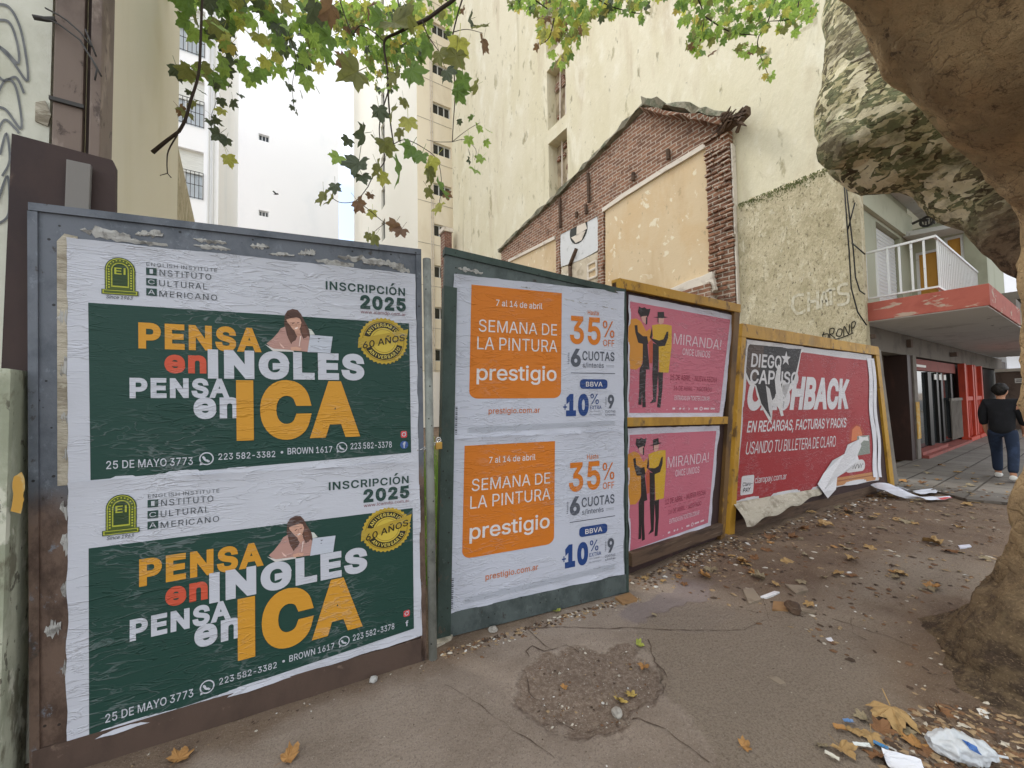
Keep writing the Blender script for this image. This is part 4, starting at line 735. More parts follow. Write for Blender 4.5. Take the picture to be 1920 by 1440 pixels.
GREEN, OCHRE, REDO, DARKG = '#1f4038', '#c78f2f', '#c2523a', '#26423c'
def green_poster(S, label, seed):
    t = sheet_mesh('poster', S, WHITE, .014, seed, label=label, cat='poster', group='green language school posters')
    P = Print(S); P.poly([(.043, .738), (.972, .733), (.970, .052), (.046, .008)], GREEN, 1); P.build('colour_field', t)
    P = Print(S)
    P.text('PENSA', .154, .553, .472, .668, OCHRE, .045); P.text('en', .215, .450, .320, .532, REDO, .045); P.text('PENSA', .133, .341, .381, .430, WHITE, .045, lay=2.3)
    P.text('INGLES', .324, .427, .801, .562, WHITE, .055, lay=2.8); P.text('ICA', .399, .143, .782, .426, OCHRE, .06, lay=3.4, space=.98); P.text('en', .286, .248, .408, .345, WHITE, .045, lay=3.1)
    P.text('25 DE MAYO 3773', .080, .049, .283, .083, WHITE, .012); P.text('223 582-3382', .349, .064, .508, .093, WHITE, .012); P.disc(.528, .085, .004, .006, WHITE)
    P.text('BROWN 1617', .545, .073, .686, .104, WHITE, .012); P.text('223 582-3378', .748, .083, .896, .115, WHITE, .012)
    P.text('INSCRIPCION', .673, .877, .958, .920, DARKG, .03, space=1.04); P.poly([(.903, .926), (.910, .926), (.919, .940), (.909, .940)], DARKG, 2); P.text('2025', .790, .793, .960, .866, DARKG, .05); P.text('www.icamdp.com.ar', .791, .766, .959, .788, '#7a3a3a', 0)
    for s_, (u0, v0, u1, v1) in (('NSTITUTO', (.205, .876, .335, .903)), ('ULTURAL', (.204, .830, .324, .857)), ('MERICANO', (.204, .784, .350, .810))): P.text(s_, u0, v0, u1, v1, '#3c4346', -.004, space=1.15)
    P.text('ENGLISH INSTITUTE', .174, .914, .351, .930, '#4a5054', -.004, space=1.15)
    for s_, v0 in (('I', .875), ('C', .829), ('A', .785)):
        P.rect(.173, v0, .198, v0 + .032, DARKG, 1.6); w = .004 if s_ == 'I' else .008
        P.text(s_, .1855 - w, v0 + .006, .1855 + w, v0 + .026, WHITE, 0, lay=2.4)
    P.build('printed_lettering', t)
    P = Print(S)                                       # messenger rings and the two small icons at the lower right
    for (u0, v0, u1, v1) in ((.299, .044, .337, .101), (.700, .070, .737, .121)):
        cu, cv, ru, rv = (u0 + u1) / 2, (v0 + v1) / 2, (u1 - u0) / 2, (v1 - v0) / 2
        P.ring(cu, cv, ru, rv, .82, WHITE, 2); P.poly([(cu - ru * .95, cv - rv), (cu - ru * .3, cv - rv * .8), (cu - ru * .8, cv - rv * .35)], WHITE, 2)
        P.ring(cu + ru * .15, cv + rv * .15, ru * .62, rv * .62, .5, WHITE, 2.4, 16, 165, 285); P.disc(cu - ru * .42, cv + rv * .22, ru * .16, rv * .2, WHITE, 2.5, 10); P.disc(cu + ru * .26, cv - rv * .42, ru * .2, rv * .16, WHITE, 2.5, 10)
    P.rrect(.931, .131, .955, .166, .006, .009, '#c8474c'); P.ring(.943, .1485, .008, .011, .65, WHITE, 3); P.disc(.9495, .160, .0017, .0025, WHITE, 3, 8)
    if seed == 1: P.disc(.9435, .094, .0155, .0205, '#3f5a93', 2)
    P.text('f', .938, .078, .949, .110, WHITE, .03, lay=3)
    P.build('printed_icons', t)
    P = Print(S)                                       # arched emblem with plinth
    YE, DK = '#a9ad3c', '#2f4326'
    def arch(k, dv): return [(.1135 - .032 * k, .797 + dv), (.1135 + .032 * k, .797 + dv)] + [(.1135 + .032 * k * math.cos(rad(a)), .885 + .050 * k * math.sin(rad(a))) for a in range(0, 181, 12)]
    P.poly(arch(1.08, -.002), DK, 1.5); P.poly(arch(1.0, 0), YE, 2.0); P.poly(arch(.93, .003), '#4c5a25', 2.3); P.poly(arch(.62, .014), YE, 2.7); P.poly(arch(.54, .020), DK, 3.0)
    for k in range(11): P.disc(.1135 + .0255 * math.cos(rad(18 * k)), .885 + .040 * math.sin(rad(18 * k)), .002, .003, YE, 3, 6)
    for k in range(7): P.rect(.0865, .806 + .011 * k, .0905, .812 + .011 * k, YE, 3); P.rect(.1365, .806 + .011 * k, .1405, .812 + .011 * k, YE, 3)
    P.text('EI', .101, .866, .126, .894, YE, .02, lay=3.4)
    P.rect(.072, .779, .155, .800, DK, 3.0); P.rect(.0745, .7815, .1525, .7975, YE, 3.3); P.rect(.0775, .7845, .1495, .7945, '#4c5a25', 3.6)
    P.text('Since 1963', .082, .761, .142, .776, '#3a3f42', .005, .25)
    P.build('printed_emblem', t)
    P = Print(S); cu, cv, ru, rv = .873, .633, .091, .122       # gold seal
    n = 36; GO = '#b59a35'
    P.poly([(cu + ru * (1 if i % 2 else .94) * math.cos(math.pi * i / n), cv + rv * (1 if i % 2 else .94) * math.sin(math.pi * i / n)) for i in range(2 * n)], GO, 3)
    P.ring(cu, cv, ru * .86, rv * .86, .965, '#8b7426', 3.4); P.ring(cu, cv, ru * .80, rv * .80, .70, '#2b2818', 3.5, 60, 28, 166); P.ring(cu, cv, ru * .80, rv * .80, .70, '#2b2818', 3.5, 60, 206, 346); P.disc(cu, cv, ru * .55, rv * .55, '#c4ad45', 3.5)
    P.ring(cu, cv, ru * .50, rv * .50, .95, '#95802e', 3.8)
    P.arc_text('ANIVERSARIO', cu, cv, ru * .68, rv * .68, 158, 36, .2, '#d6c25e'); P.arc_text('ANIVERSARIO', cu, cv, ru * .68, rv * .68, 214, 338, .2, '#d6c25e', True)
    P.poly([(cu - ru * 1.03, cv - rv * .34), (cu + ru * .97, cv + rv * .18), (cu + ru * 1.04, cv + rv * .56), (cu - ru * 1.0, cv + rv * .06)], '#ad9436', 4.5)
    P.text('60 AÑOS', cu - ru * .84, cv - rv * .16, cu + ru * .88, cv + rv * .20, '#241f14', .018, lay=5, warp=lambda u, v: (u, v + (u - cu) / ru * rv * .245))
    P.build('gold_seal', t)
    P = Print(S)                                       # photo of a woman writing beside a laptop
    def W(*pts): return [(.479 + (x - 130) / 810 * .214, .771 - (y - 100) / 510 * .211) for x, y in pts]
    P.poly(W((630, 320), (680, 335), (722, 395), (660, 402), (630, 380)), '#c8ccc4', 1.5)
    P.poly(W((370, 180), (400, 130), (460, 105), (520, 115), (560, 160), (592, 230), (622, 280), (652, 340), (662, 400), (650, 480), (600, 470), (480, 500), (400, 470), (372, 380), (362, 280)), '#5a4138', 1.8)
    P.poly(W((160, 520), (220, 470), (290, 390), (320, 340), (370, 318), (392, 420), (440, 500), (490, 470), (520, 400), (556, 385), (580, 450), (640, 410), (656, 430), (642, 600), (480, 592), (250, 590), (190, 550)), '#b08a80', 2.2)
    P.poly(W((480, 360), (545, 340), (552, 400), (520, 440), (495, 400)), '#b98f7c', 2.5)
    P.poly(W((385, 225), (440, 216), (505, 200), (545, 215), (562, 260), (552, 310), (527, 352), (490, 366), (460, 342), (420, 290), (395, 260)), '#c79c87', 2.8)
    P.poly(W((372, 200), (400, 150), (460, 130), (530, 150), (560, 212), (505, 203), (440, 216), (386, 232)), '#4e3830', 3.1)
    P.poly(W((452, 275), (480, 262), (482, 270), (455, 283)), '#4e352e', 3.2); P.poly(W((510, 262), (538, 255), (538, 263), (512, 271)), '#4e352e', 3.2); P.poly(W((480, 330), (520, 312), (515, 332), (492, 342)), '#e6d5cd', 3.2); P.poly(W((492, 270), (500, 268), (506, 302), (494, 304)), '#b18572', 3.2)
    P.poly(W((552, 230), (600, 290), (640, 400), (610, 440), (575, 400), (560, 330), (566, 270)), '#69493d', 3.1); P.poly(W((400, 300), (440, 380), (470, 440), (440, 520), (400, 440)), '#5f443a', 3.1)
    P.poly(W((430, 555), (500, 545), (560, 565), (540, 590), (440, 592)), '#c79c87', 3.2)
    P.poly(W((140, 530), (240, 578), (460, 588), (470, 606), (230, 606)), '#c9c6c2', 2.5)
    P.poly(W((300, 500), (340, 540), (362, 560), (350, 570), (320, 545)), '#d9b7aa', 3.0); P.poly(W((545, 420), (556, 420), (535, 540), (528, 540)), '#e2d3cc', 3.0)
    P.poly(W((664, 400), (942, 408), (910, 606), (630, 604)), '#b9bfca', 3.4); P.poly(W((755, 432), (792, 436), (768, 452)), '#6b6f78', 3.7); P.poly(W((752, 470), (778, 472), (765, 484)), '#6b6f78', 3.7)
    P.build('printed_photo', t)
    return t
S1 = p1.sub([(128, 447), (778, 515), (785, 866), (130, 906)], .006)
S1b = p1.sub([(130, 904), (785, 864), (790, 1190), (127, 1400)], .0075)
green_poster(S1, 'upper dark green poster with a woman at a laptop and PENSA lettering', 1)
green_poster(S1b, 'lower dark green poster with a woman at a laptop, just above the ground', 2)

OR, ORT, SLATE, NAVY = '#c87320', '#c06a26', '#50555f', '#1f3f7a'
def orange_poster(S, label, seed, o):
    t = sheet_mesh('poster', S, '#bcc0cc', .016, seed, label=label, cat='poster', group='orange paint sale posters')
    P = Print(S); u0, v0, u1, v1 = o; P.rrect(u0, v0, u1, v1, .045, .045, OR, 1, '0011'); P.build('colour_field', t)
    P = Print(S); A = lambda u, v: (u0 + (u - .090) / .504 * (u1 - u0), v0 + (v - .240) / .708 * (v1 - v0)); L = '#d6d2d2'
    def T(txt, a, b_, c, d, hexc, **k):
        (a, b_), (c, d) = A(a, b_), A(c, d); P.text(txt, a, b_, c, d, hexc, **k)
    T('7 al 14 de abril', .219, .826, .478, .868, L, bold=.014); T('SEMANA DE', .131, .656, .566, .734, L); T('LA PINTURA', .125, .545, .569, .625, L); T('prestigio', .125, .327, .566, .452, L, bold=.016, space=.94)
    P.text('prestigio.com.ar', .19, .136, .470, .182, ORT, .012)
    P.build('printed_lettering', t)
    P = Print(S)
    P.text('Hasta', .758, .815, .830, .848, ORT, .012); P.text('35', .645, .606, .843, .800, OR, .035); P.text('%', .858, .662, .936, .783, ORT, .004); P.text('OFF', .860, .601, .936, .648, ORT, .012)
    P.text('6', .652, .451, .715, .576, SLATE, .045); P.text('CUOTAS', .725, .497, .937, .562, SLATE, .022); P.text('s/interés', .727, .444, .865, .484, SLATE, .008); P.text('Hasta', .632, .470, .643, .545, SLATE, 0, rot=90)
    P.rect(.880, .455, .935, .458, '#8b9098'); P.rect(.880, .464, .935, .467, '#8b9098'); P.rect(.653, .407, .942, .412, SLATE)
    P.rrect(.711, .302, .890, .368, .022, .022, NAVY); P.text('BBVA', .748, .318, .856, .350, L, .018, lay=3)
    P.text('+', .607, .162, .631, .198, NAVY, .03); P.text('10', .625, .116, .767, .269, NAVY, .06); P.text('%', .778, .196, .832, .269, NAVY, .006); P.text('EXTRA', .775, .162, .850, .186, NAVY, .012)
    P.text('en tope', .775, .141, .840, .153, '#7d838f', 0); P.text('de reintegro', .772, .118, .851, .132, '#7d838f', 0)
    P.text('9', .892, .165, .935, .262, SLATE, .04); P.text('Hasta', .874, .180, .883, .245, SLATE, 0, rot=90); P.text('CUOTAS', .875, .136, .944, .153, SLATE, .01); P.text('s/interés', .875, .113, .944, .129, SLATE, 0)
    P.build('printed_offer', t)
    P = Print(S); P.poly([(.083, .030), (.944, .046), (.944, .082), (.083, .068)], '#b9bdc7', 1)
    for k in range(6): P.poly([(.09, .034 + .0055 * k), (.938, .049 + .0055 * k), (.938, .0515 + .0055 * k), (.09, .0365 + .0055 * k)], '#a4a9b4', 2)
    for k in range(17): P.rect(.024, .012 + .011 * k, .034, .012 + .011 * k + (.004 if k % 3 else .007), '#4b4f58', 2)
    P.disc(.029, .004 + .006, .007, .006, '#3c4048', 2, 8); P.build('small_print', t)
S2 = p2.sub([(850, 515), (1168, 548), (1168, 809), (843, 823)], .006)
S2b = p2.sub([(843, 821), (1168, 807), (1168, 1075), (835, 1150)], .0075)
orange_poster(S2, 'upper white poster with an orange square and 35% offer', 3, (.090, .240, .594, .948))
orange_poster(S2b, 'lower white poster with an orange square and 35% offer, beneath its twin', 4, (.072, .291, .560, .950))

def pink_poster(S, label, seed, d1, d2):
    t = sheet_mesh('poster', S, '#c6c4d0', .02, seed, label=label, cat='poster', group='pink concert posters')
    P = Print(S); P.poly([(.012, .948), (.972, .950), (.962, .038), (.012, .042)], '#bf6a7b', 1); P.build('colour_field', t)
    P = Print(S); L = '#d8c4cc'
    P.text('MIRANDA!', .405, .645, .899, .740, L, -.006); P.text('ONCE UNIDOS', .498, .557, .787, .618, L, .006)
    P.text(d1, .390, .329, .893, .379, '#8e2f45', .018); P.rect(.390, .305, .893, .309, '#8e2f45'); P.text(d2, .428, .238, .843, .280, '#93384d', .018)
    P.text('ENTRADAS EN TICKETEK.COM.AR', .444, .152, .824, .194, L, .012)
    P.build('printed_lettering', t)
    P = Print(S)
    for k, (u, w) in enumerate(((.37, .03), (.43, .055), (.50, .055), (.60, .025), (.66, .04), (.72, .035), (.77, .06), (.85, .05))):
        if k in (0, 3): P.poly([(u, .062), (u + w * .6, .076), (u, .092)], L)
        elif k == 5: P.ring(u + w / 2, .078, w / 2, .018, .55, L)
        else: P.rect(u, .070, u + w, .086, L)
    P.build('sponsor_marks', t)
    H = homography([(44, -44), (1271, 194), (1139, 1383), (19, 1402)])
    P = Print(S); G = lambda *p: [H(*q) for q in p]; YL, YR, BK, FL = '#c98a35', '#c9a132', '#2b2424', '#c79a90'
    P.poly(G((45, 280), (130, 262), (190, 300), (250, 420), (300, 382), (320, 500), (270, 560), (212, 600), (218, 720), (192, 830), (130, 880), (42, 862), (36, 500)), YL, 1.8)
    P.poly(G((320, 345), (390, 330), (480, 330), (552, 345), (548, 600), (510, 905), (400, 905), (396, 610), (332, 520)), YR, 1.8)
    P.poly(G((275, 560), (322, 520), (335, 600), (318, 800), (285, 800)), '#b4563c', 1.7)
    P.poly(G((112, 350), (146, 345), (152, 430), (210, 480), (262, 482), (274, 570), (240, 582), (155, 560), (122, 440)), BK, 2.2)
    P.poly(G((296, 500), (400, 530), (452, 515), (492, 420), (512, 420), (506, 500), (470, 592), (400, 602), (330, 542)), BK, 2.2)
    P.poly(G((290, 500), (318, 375), (325, 470), (310, 520)), BK, 2.2)
    P.poly(G((210, 560), (262, 560), (288, 872), (168, 876), (206, 800)), BK, 2.3); P.poly(G((170, 872), (246, 872), (236, 1100), (242, 1285), (202, 1288), (197, 1110), (192, 1262), (154, 1260), (166, 1100)), BK, 2.4)
    P.poly(G((328, 560), (398, 590), (388, 900), (322, 902)), BK, 2.3); P.poly(G((320, 900), (446, 902), (436, 1100), (412, 1290), (374, 1286), (392, 1110), (386, 922), (372, 1100), (362, 1230), (288, 1245), (328, 1200), (324, 1100)), BK, 2.4)
    P.poly(G((186, 235), (252, 222), (264, 270), (244, 332), (208, 302)), FL, 2.2); P.poly(G((388, 250), (462, 248), (456, 312), (420, 334), (392, 312)), FL, 2.2)
    P.poly(G((152, 180), (165, 108), (198, 128), (232, 116), (260, 140), (302, 134), (288, 200), (268, 250), (258, 226), (196, 236), (188, 250), (176, 225)), BK, 2.6)
    P.poly(G((332, 244), (386, 235), (386, 175), (462, 172), (464, 230), (508, 240), (440, 254)), BK, 2.6); P.poly(G((386, 250), (396, 250), (396, 312), (386, 305)), BK, 2.6); P.poly(G((248, 240), (266, 250), (262, 330), (244, 340)), BK, 2.6)
    P.build('printed_figures', t)
S3 = p3.sub([(1177, 553), (1373, 591), (1352, 781), (1173, 784)], .010)
S3b = p3.sub([(1174, 803), (1346, 798), (1330, 985), (1177, 1043)], .010)
pink_poster(S3, 'upper pink poster with two dark figures in yellow coats', 5, '15 DE ABRIL - NUEVA FECHA', '16 DE ABRIL - AGOTADO')
pink_poster(S3b, 'lower pink poster with two dark figures, under the yellow rail', 6, '12 DE ABRIL - NUEVA FECHA', '16 DE ABRIL - AGOTADO')

# the torn red poster
S4 = p4.sub([(1397, 638), (1632, 666), (1645, 900), (1369, 945)], .010)
RD = '#9c3236'
r4 = sheet_mesh('poster', S4, '#c8c6c8', .02, 7, label='large torn red poster with bold white lettering on the last panel', cat='poster')
P = Print(S4); P.poly([(.004, .975), (.35, .965), (.7, .955), (.965, .955), (.962, .5), (.972, .012), (.012, .008)], RD, 1); P.build('colour_field', r4)
H4 = homography([(187, 255), (956, 347), (998, 1113), (95, 1260)]); G4 = lambda *p: [H4(*q) for q in p]
P = Print(S4); LW = '#cdcbcd'
P.text('CASHBACK', .036, .567, .768, .800, LW, .05, .18, space=.9); P.text('EN RECARGAS, FACTURAS Y PACKS', .048, .418, .732, .506, LW, .022, .18, space=.93); P.text('USANDO TU BILLETERA DE CLARO', .052, .296, .642, .376, LW, -.002, .18, space=.93)
P.text('claropay.com.ar', .114, .098, .299, .150, LW, .002, space=.92)
P.rrect(.042, .045, .109, .165, .008, .012, LW); P.text('Claro-', .050, .100, .101, .124, '#2c2a2e', .012, lay=3); P.text('PAY', .054, .062, .094, .090, '#2c2a2e', .03, .2, lay=3)
P.build('printed_lettering', r4)
P = Print(S4)                                           # where the red paper is ripped, the older black poster shows through
P.poly(G4((178, 250), (522, 292), (528, 310), (508, 330), (496, 400), (478, 500), (440, 540), (418, 560), (425, 600), (395, 620), (408, 680), (392, 684), (380, 640), (345, 590), (338, 700), (328, 720), (290, 650), (250, 560), (238, 500), (205, 495), (180, 440), (166, 400)), '#d2d0cf', 3.2)
P.poly(G4((190, 275), (510, 305), (488, 400), (468, 470), (440, 500), (400, 470), (392, 540), (358, 552), (330, 690), (275, 605), (245, 500), (206, 470), (172, 392)), '#2b292a', 3.6)
P.poly(G4((190, 277), (290, 287), (280, 380), (240, 470), (205, 455), (174, 390)), '#4d3f37', 3.8)
P.text('DIEGO', .039, .839, .226, .925, LW, .03, lay=4.4, space=.95); P.text('CAPUSO', .040, .735, .348, .826, LW, .03, lay=4.4, space=.95)
cx, cy = H4(418, 356); P.poly([(cx + .034 * (1 if i % 2 == 0 else .42) * math.sin(math.pi * i / 5), cy + .05 * (1 if i % 2 == 0 else .42) * math.cos(math.pi * i / 5)) for i in range(10)], LW, 4.6)
P.poly(G4((372, 385), (388, 400), (384, 470), (398, 540), (430, 600), (340, 620), (330, 600), (362, 560), (352, 470)), '#cfcdcd', 5.2); P.poly(G4((300, 500), (322, 520), (342, 600), (336, 705), (318, 640)), '#c4c2c2', 5.2); P.poly(G4((400, 500), (445, 495), (420, 560), (404, 640)), '#a9a7a8', 5.2)
P.build('torn_opening', r4)
P = Print(S4)                                           # hand drawn phone picture, mostly ripped off
P.poly(G4((805, 860), (820, 770), (850, 742), (880, 745), (905, 780), (915, 850)), '#a04236', 1.8); P.poly(G4((825, 850), (832, 775), (856, 752), (880, 760), (893, 800), (896, 830)), '#c9764e', 2.2)
P.poly(G4((862, 818), (940, 812), (945, 932), (862, 945)), '#868c82', 2.4); P.poly(G4((715, 1095), (1000, 1050), (1006, 1108), (712, 1152)), '#b98455', 1.8); P.poly(G4((740, 1110), (990, 1070), (990, 1078), (742, 1119)), '#96603f', 2.2)
P.rrect(.715, .092, .884, .180, .03, .04, '#cfcdcc', 3); P.text('ıVVı\'', .775, .115, .868, .150, '#3a3838', .01, .2, lay=3.6)
P.poly(G4((872, 815), (900, 826), (930, 820), (935, 850), (905, 845), (880, 870)), '#d8d6d4', 2.8)
P.build('printed_picture', r4)
mb = MB()                                               # ripped white backing that hangs loose
edge = G4((800, 870), (840, 848), (872, 838), (880, 880), (862, 940), (865, 975), (800, 1045), (730, 1085), (702, 1165), (652, 1228), (622, 1180), (608, 1130), (650, 1060), (700, 970), (780, 930))
c0 = (sum(e[0] for e in edge) / len(edge), sum(e[1] for e in edge) / len(edge)); L = [S4.pos(*c0, .012)]
for i, e in enumerate(edge): L.append(S4.pos(e[0], e[1], .008 + (.05 if e[1] < 0.02 else .012 * (i % 2))))
mb.add(L[1:], [tuple(range(len(edge)))]); mb.build('hanging_torn_flap', paper('#d3d2d4'), r4)
mb = MB()                                               # lower edge curled outwards, its grey back facing the street
def curl(u, v):
    w = .028 + .092 * (1 - u) ** .8 + .01 * math.sin(u * 21)
    p = S4.pos(.0 + .52 * u, .012 + .03 * u * 0); a = v * 1.0
    q = Vector((p.x, p.y - .012 - .13 * math.sin(a * 1.5) * (1.15 - u), p.z - (w * 1.95) * a + .01 * mn.noise(Vector((u * 9, v * 4, 1)))))
    return q
mb.grid(curl, 40, 12); mb.build('curled_bottom_edge', m_oldpaper, r4, smooth=True)
mb = MB()
for k, (x0, w) in enumerate(((922, 14), (948, 10))):
    pts = [(x0 + 6 * math.sin(y / 60) + (y - 350) * .07 * (1 if k else .85), y) for y in range(365, 1110, 25)]
    L = []
    for x, y in pts: a = H4(x, y); b_ = H4(x + w, y); L += [S4.pos(*a, .012), S4.pos(*b_, .03)]
    mb.add(L, [(2 * i, 2 * i + 1, 2 * i + 3, 2 * i + 2) for i in range(len(pts) - 1)])
mb.build('curled_side_strip', paper('#dcdbe0'), r4)

# ------------------------------------------------------------------ buildings left of the lot
XL = -.75
lb = empty('plastered_building', (-3, 4, 0), label='pale cream plastered building with grey scrawled graffiti, left edge of the street', cat='building')
b = MB(); b.wall(lambda a, c, d: (XL - d, a, c), 2.80, 5.12, 0, 13, []); b.add([(XL, 5.12, 0), (-9, 5.12, 0), (-9, 5.12, 13), (XL, 5.12, 13)], [(0, 1, 2, 3)]); b.add([(XL, 2.8, 13), (-9, 2.8, 13), (-9, 5.12, 13), (XL, 5.12, 13)], [(0, 1, 2, 3)])
b.build('side_wall', m_creamL, lb)
b = MB(); b.box(-9, -.865, 2.70, 2.98, 0, 13); b.build('front_wall', m_graf, lb)
b = MB(); b.prism([(5.125, 0), (12, 0), (12, 3.2), (6.43, 4.02), (5.125, 4.36)], lambda a, c, d: (XL - .02 - d, a, c), 0, .25); b.build('lower_yard_wall', m_rough, lb)
def scrawl(curves, fn, w, mat, name, parent):
    mb = MB()
    for pts in curves:
        P = [Vector((*p, 0)) for p in pts]; Q = []
        n = len(P)
        for i in range(n - 1):                          # Catmull-Rom
            p0, p1_, p2_, p3_ = P[max(i - 1, 0)], P[i], P[i + 1], P[min(i + 2, n - 1)]
            for k in range(8):
                t = k / 8; Q.append(.5 * ((2 * p1_) + (p2_ - p0) * t + (2 * p0 - 5 * p1_ + 4 * p2_ - p3_) * t * t + (3 * p1_ - p0 - 3 * p2_ + p3_) * t ** 3))
        Q.append(P[-1]); L = []
        for i, q in enumerate(Q):
            tt = Q[min(i + 1, len(Q) - 1)] - Q[max(i - 1, 0)]; tt = tt.normalized() if tt.length else Vector((1, 0, 0)); s_ = Vector((-tt.y, tt.x, 0))
            for e in (-1, 1): u = q + s_ * w * e; L.append(fn(u.x, u.y))
        mb.add(L, [(2 * i, 2 * i + 1, 2 * i + 3, 2 * i + 2) for i in range(len(Q) - 1)])
    return mb.build(name, mat, parent)
gy_ = lambda x, y: tuple(on_y(x, y, 2.695))
scrawl([[(-20, 10), (15, 12), (40, 60), (52, 150), (20, 110), (-20, 70)], [(-20, 40), (15, 40), (32, 80), (34, 118), (10, 95), (-20, 75)], [(-20, 120), (5, 150), (30, 145), (45, 175)], [(-10, 190), (10, 150), (30, 165), (40, 240), (10, 205), (-15, 200)],
        [(-10, 260), (8, 225), (28, 240), (36, 250)], [(0, 290), (12, 250), (18, 300), (4, 330)], [(-5, 380), (14, 330), (16, 400), (-5, 420)]], gy_, 2.3, m_greypaint, 'graffiti', lb)
b = MB(); c0 = on_y(78, 210, 2.69)
b.prism([(c0.x - .02, c0.z - .05), (c0.x + .02, c0.z - .06), (c0.x + .03, c0.z + .0), (c0.x + .01, c0.z + .06), (c0.x - .02, c0.z + .04)], YP(2.690), 0, .009); b.build('rust_patch', m_oldpaper, lb)

jag0 = lambda P: [(x + .006 * mn.noise(Vector((x * 40, z * 40, 1))), z) for (x, z), (x2, z2) in zip(P, P[1:] + P[:1]) for (x, z) in [(x + (x2 - x) * k / 6, z + (z2 - z) * k / 6) for k in range(6)]]
pl = MB(); pl.box(-4, -.875, 2.46, 2.68, -.05, 1.76)
pil = pl.build('low_wall', m_pillar, bevel=.02, label='low flaking whitewashed concrete wall left of the first hoarding panel', cat='wall')
b = MB(); a0 = on_y(30, 925, 2.456)
b.prism(jag0([(a0.x - .012, a0.z - .07), (a0.x + .016, a0.z - .085), (a0.x + .022, a0.z), (a0.x + .016, a0.z + .085), (a0.x - .006, a0.z + .07)]), YP(2.456), 0, .003); b.build('yellow_paint_mark', m_yellowmark, pil)

st = empty('steel_column', (-.765, 2.64, 0), label='brown steel column rising behind the dark board at the far left', cat='column')
b = MB(); b.box(-.832, -.735, 2.62, 2.66, 0, 7.5); b.build('front_flange', m_brownmetal, st, bevel=.006)
b = MB(); b.box(-.732, -.712, 2.655, 2.79, 0, 7.5); b.build('web', m_board, st)
b = MB(); b.box(-.710, -.672, 2.61, 2.79, 0, 7.5); b.build('side_flange', m_brownmetal, st, bevel=.005)
b = MB()
for zz in (3.02, 3.6, 4.4): b.box(-.84, -.728, 2.606, 2.619, zz, zz + .018)
b.build('wire_bands', m_iron, st)
wr = MB()
for pts in ([(62, 32), (95, 38), (110, 45), (150, 75), (165, 100), (178, 120), (190, 143)], [(85, 15), (110, 28), (125, 38), (150, 60), (172, 88)], [(172, 110), (182, 130), (178, 150)], [(160, 55), (172, 85), (180, 105)]):
    wr.tube([on_y(x, y, 2.60 - .01 * i) for i, (x, y) in enumerate(pts)], .004, 5)
wr.tube([on_y(x, y, 2.60) for x, y in ((62, 32), (85, 36), (104, 36))], .011, 6)
wr.build('tie_wire', m_iron, smooth=True, label='rusty wire twisted round the steel column', cat='wire')
bd = MB(); P_ = Panel(on_y(22, 250, 2.60), on_y(217, 302, 2.60), on_y(214, 700, 2.60), on_y(2, 695, 2.60)); P_.slab(bd, [(0, 0), (1, 0), (1, .97), (.965, 1.0), (0, 1)], -.03, 0)
bd.build('dark_board', m_board, label='dark brown board wedged behind the first hoarding panel', cat='board')
bd = MB(); P_ = Panel(on_y(124, 298, 2.565), on_y(170, 308, 2.565), on_y(163, 480, 2.565), on_y(118, 470, 2.565)); P_.slab(bd, [(0, 0), (1, 0), (1, 1), (0, 1)], -.025, 0)
bd.build('grey_plank', m_plank, bevel=.004, label='short weathered grey plank in front of the dark board', cat='plank')

# ------------------------------------------------------------------ buildings behind the lot
def window_y(parent, x0, x1, z0, z1, y, d, shutter=0.0, bars=False, mull=1):
    f = MB(); w = .06
    f.box(x0, x1, y + d - .10, y + d - .05, z0, z0 + w); f.box(x0, x1, y + d - .10, y + d - .05, z1 - w, z1); f.box(x0, x0 + w, y + d - .10, y + d - .05, z0 + w, z1 - w); f.box(x1 - w, x1, y + d - .10, y + d - .05, z0 + w, z1 - w)
    for k in range(mull): xm = x0 + (x1 - x0) * (k + 1) / (mull + 1); f.box(xm - .03, xm + .03, y + d - .098, y + d - .052, z0 + w, z1 - w)
    wn = f.build('window', m_frame, parent)
    g = MB(); g.box(x0 + .02, x1 - .02, y + d - .06, y + d - .045, z0 + .02, z1 - .02); g.build('pane', m_brightpane if bars else m_glass, wn)
    if shutter: g = MB(); g.box(x0 + .01, x1 - .01, y + d - .135, y + d - .11, z1 - (z1 - z0) * shutter, z1); g.build('roller_shutter', m_shade, wn)
    if bars:
        g = MB(); n = max(3, int((x1 - x0) / .13))
        for k in range(n + 1): xx = x0 + (x1 - x0) * k / n; g.tube([(xx, y - .04, z0), (xx, y - .04, z0 + (z1 - z0) * .55)], .012, 5)
        for zz in (z0 + .03, z0 + (z1 - z0) * .28, z0 + (z1 - z0) * .55): g.tube([(x0, y - .04, zz), (x1, y - .04, zz)], .014, 5)
        g.build('grille', m_iron, wn)
wb = empty('white_apartment_block', (-5, 20, 0), label='white apartment block with barred shuttered windows beyond the left yard wall', cat='building')
hs = [(-3.35, -2.12, 9.98 + k * 3.02, 12.0 + k * 3.02, .3) for k in range(-3, 5)]
b = MB(); b.wall(YP(20), -10, -1.62, 0, 27, hs); b.add([(-1.62, 20, 0), (-1.62, 34, 0), (-1.62, 34, 27), (-1.62, 20, 27)], [(0, 1, 2, 3)]); b.add([(-10, 20, 27), (-1.62, 20, 27), (-1.62, 34, 27), (-10, 34, 27)], [(0, 1, 2, 3)]); b.build('wall', m_white, wb)
for h in hs: window_y(wb, *h[:4], 20, .3, .45, True, 1)
b = MB()
for xx in (-1.94, -1.80): b.tube([(xx, 19.93, 0), (xx, 19.93, 26.5)], .035, 7)
b.build('drain_pipe', m_frame, wb)
tw = empty('white_tower', (1, 40, 0), label='tall blank white tower far behind, with two tiny windows', cat='building')
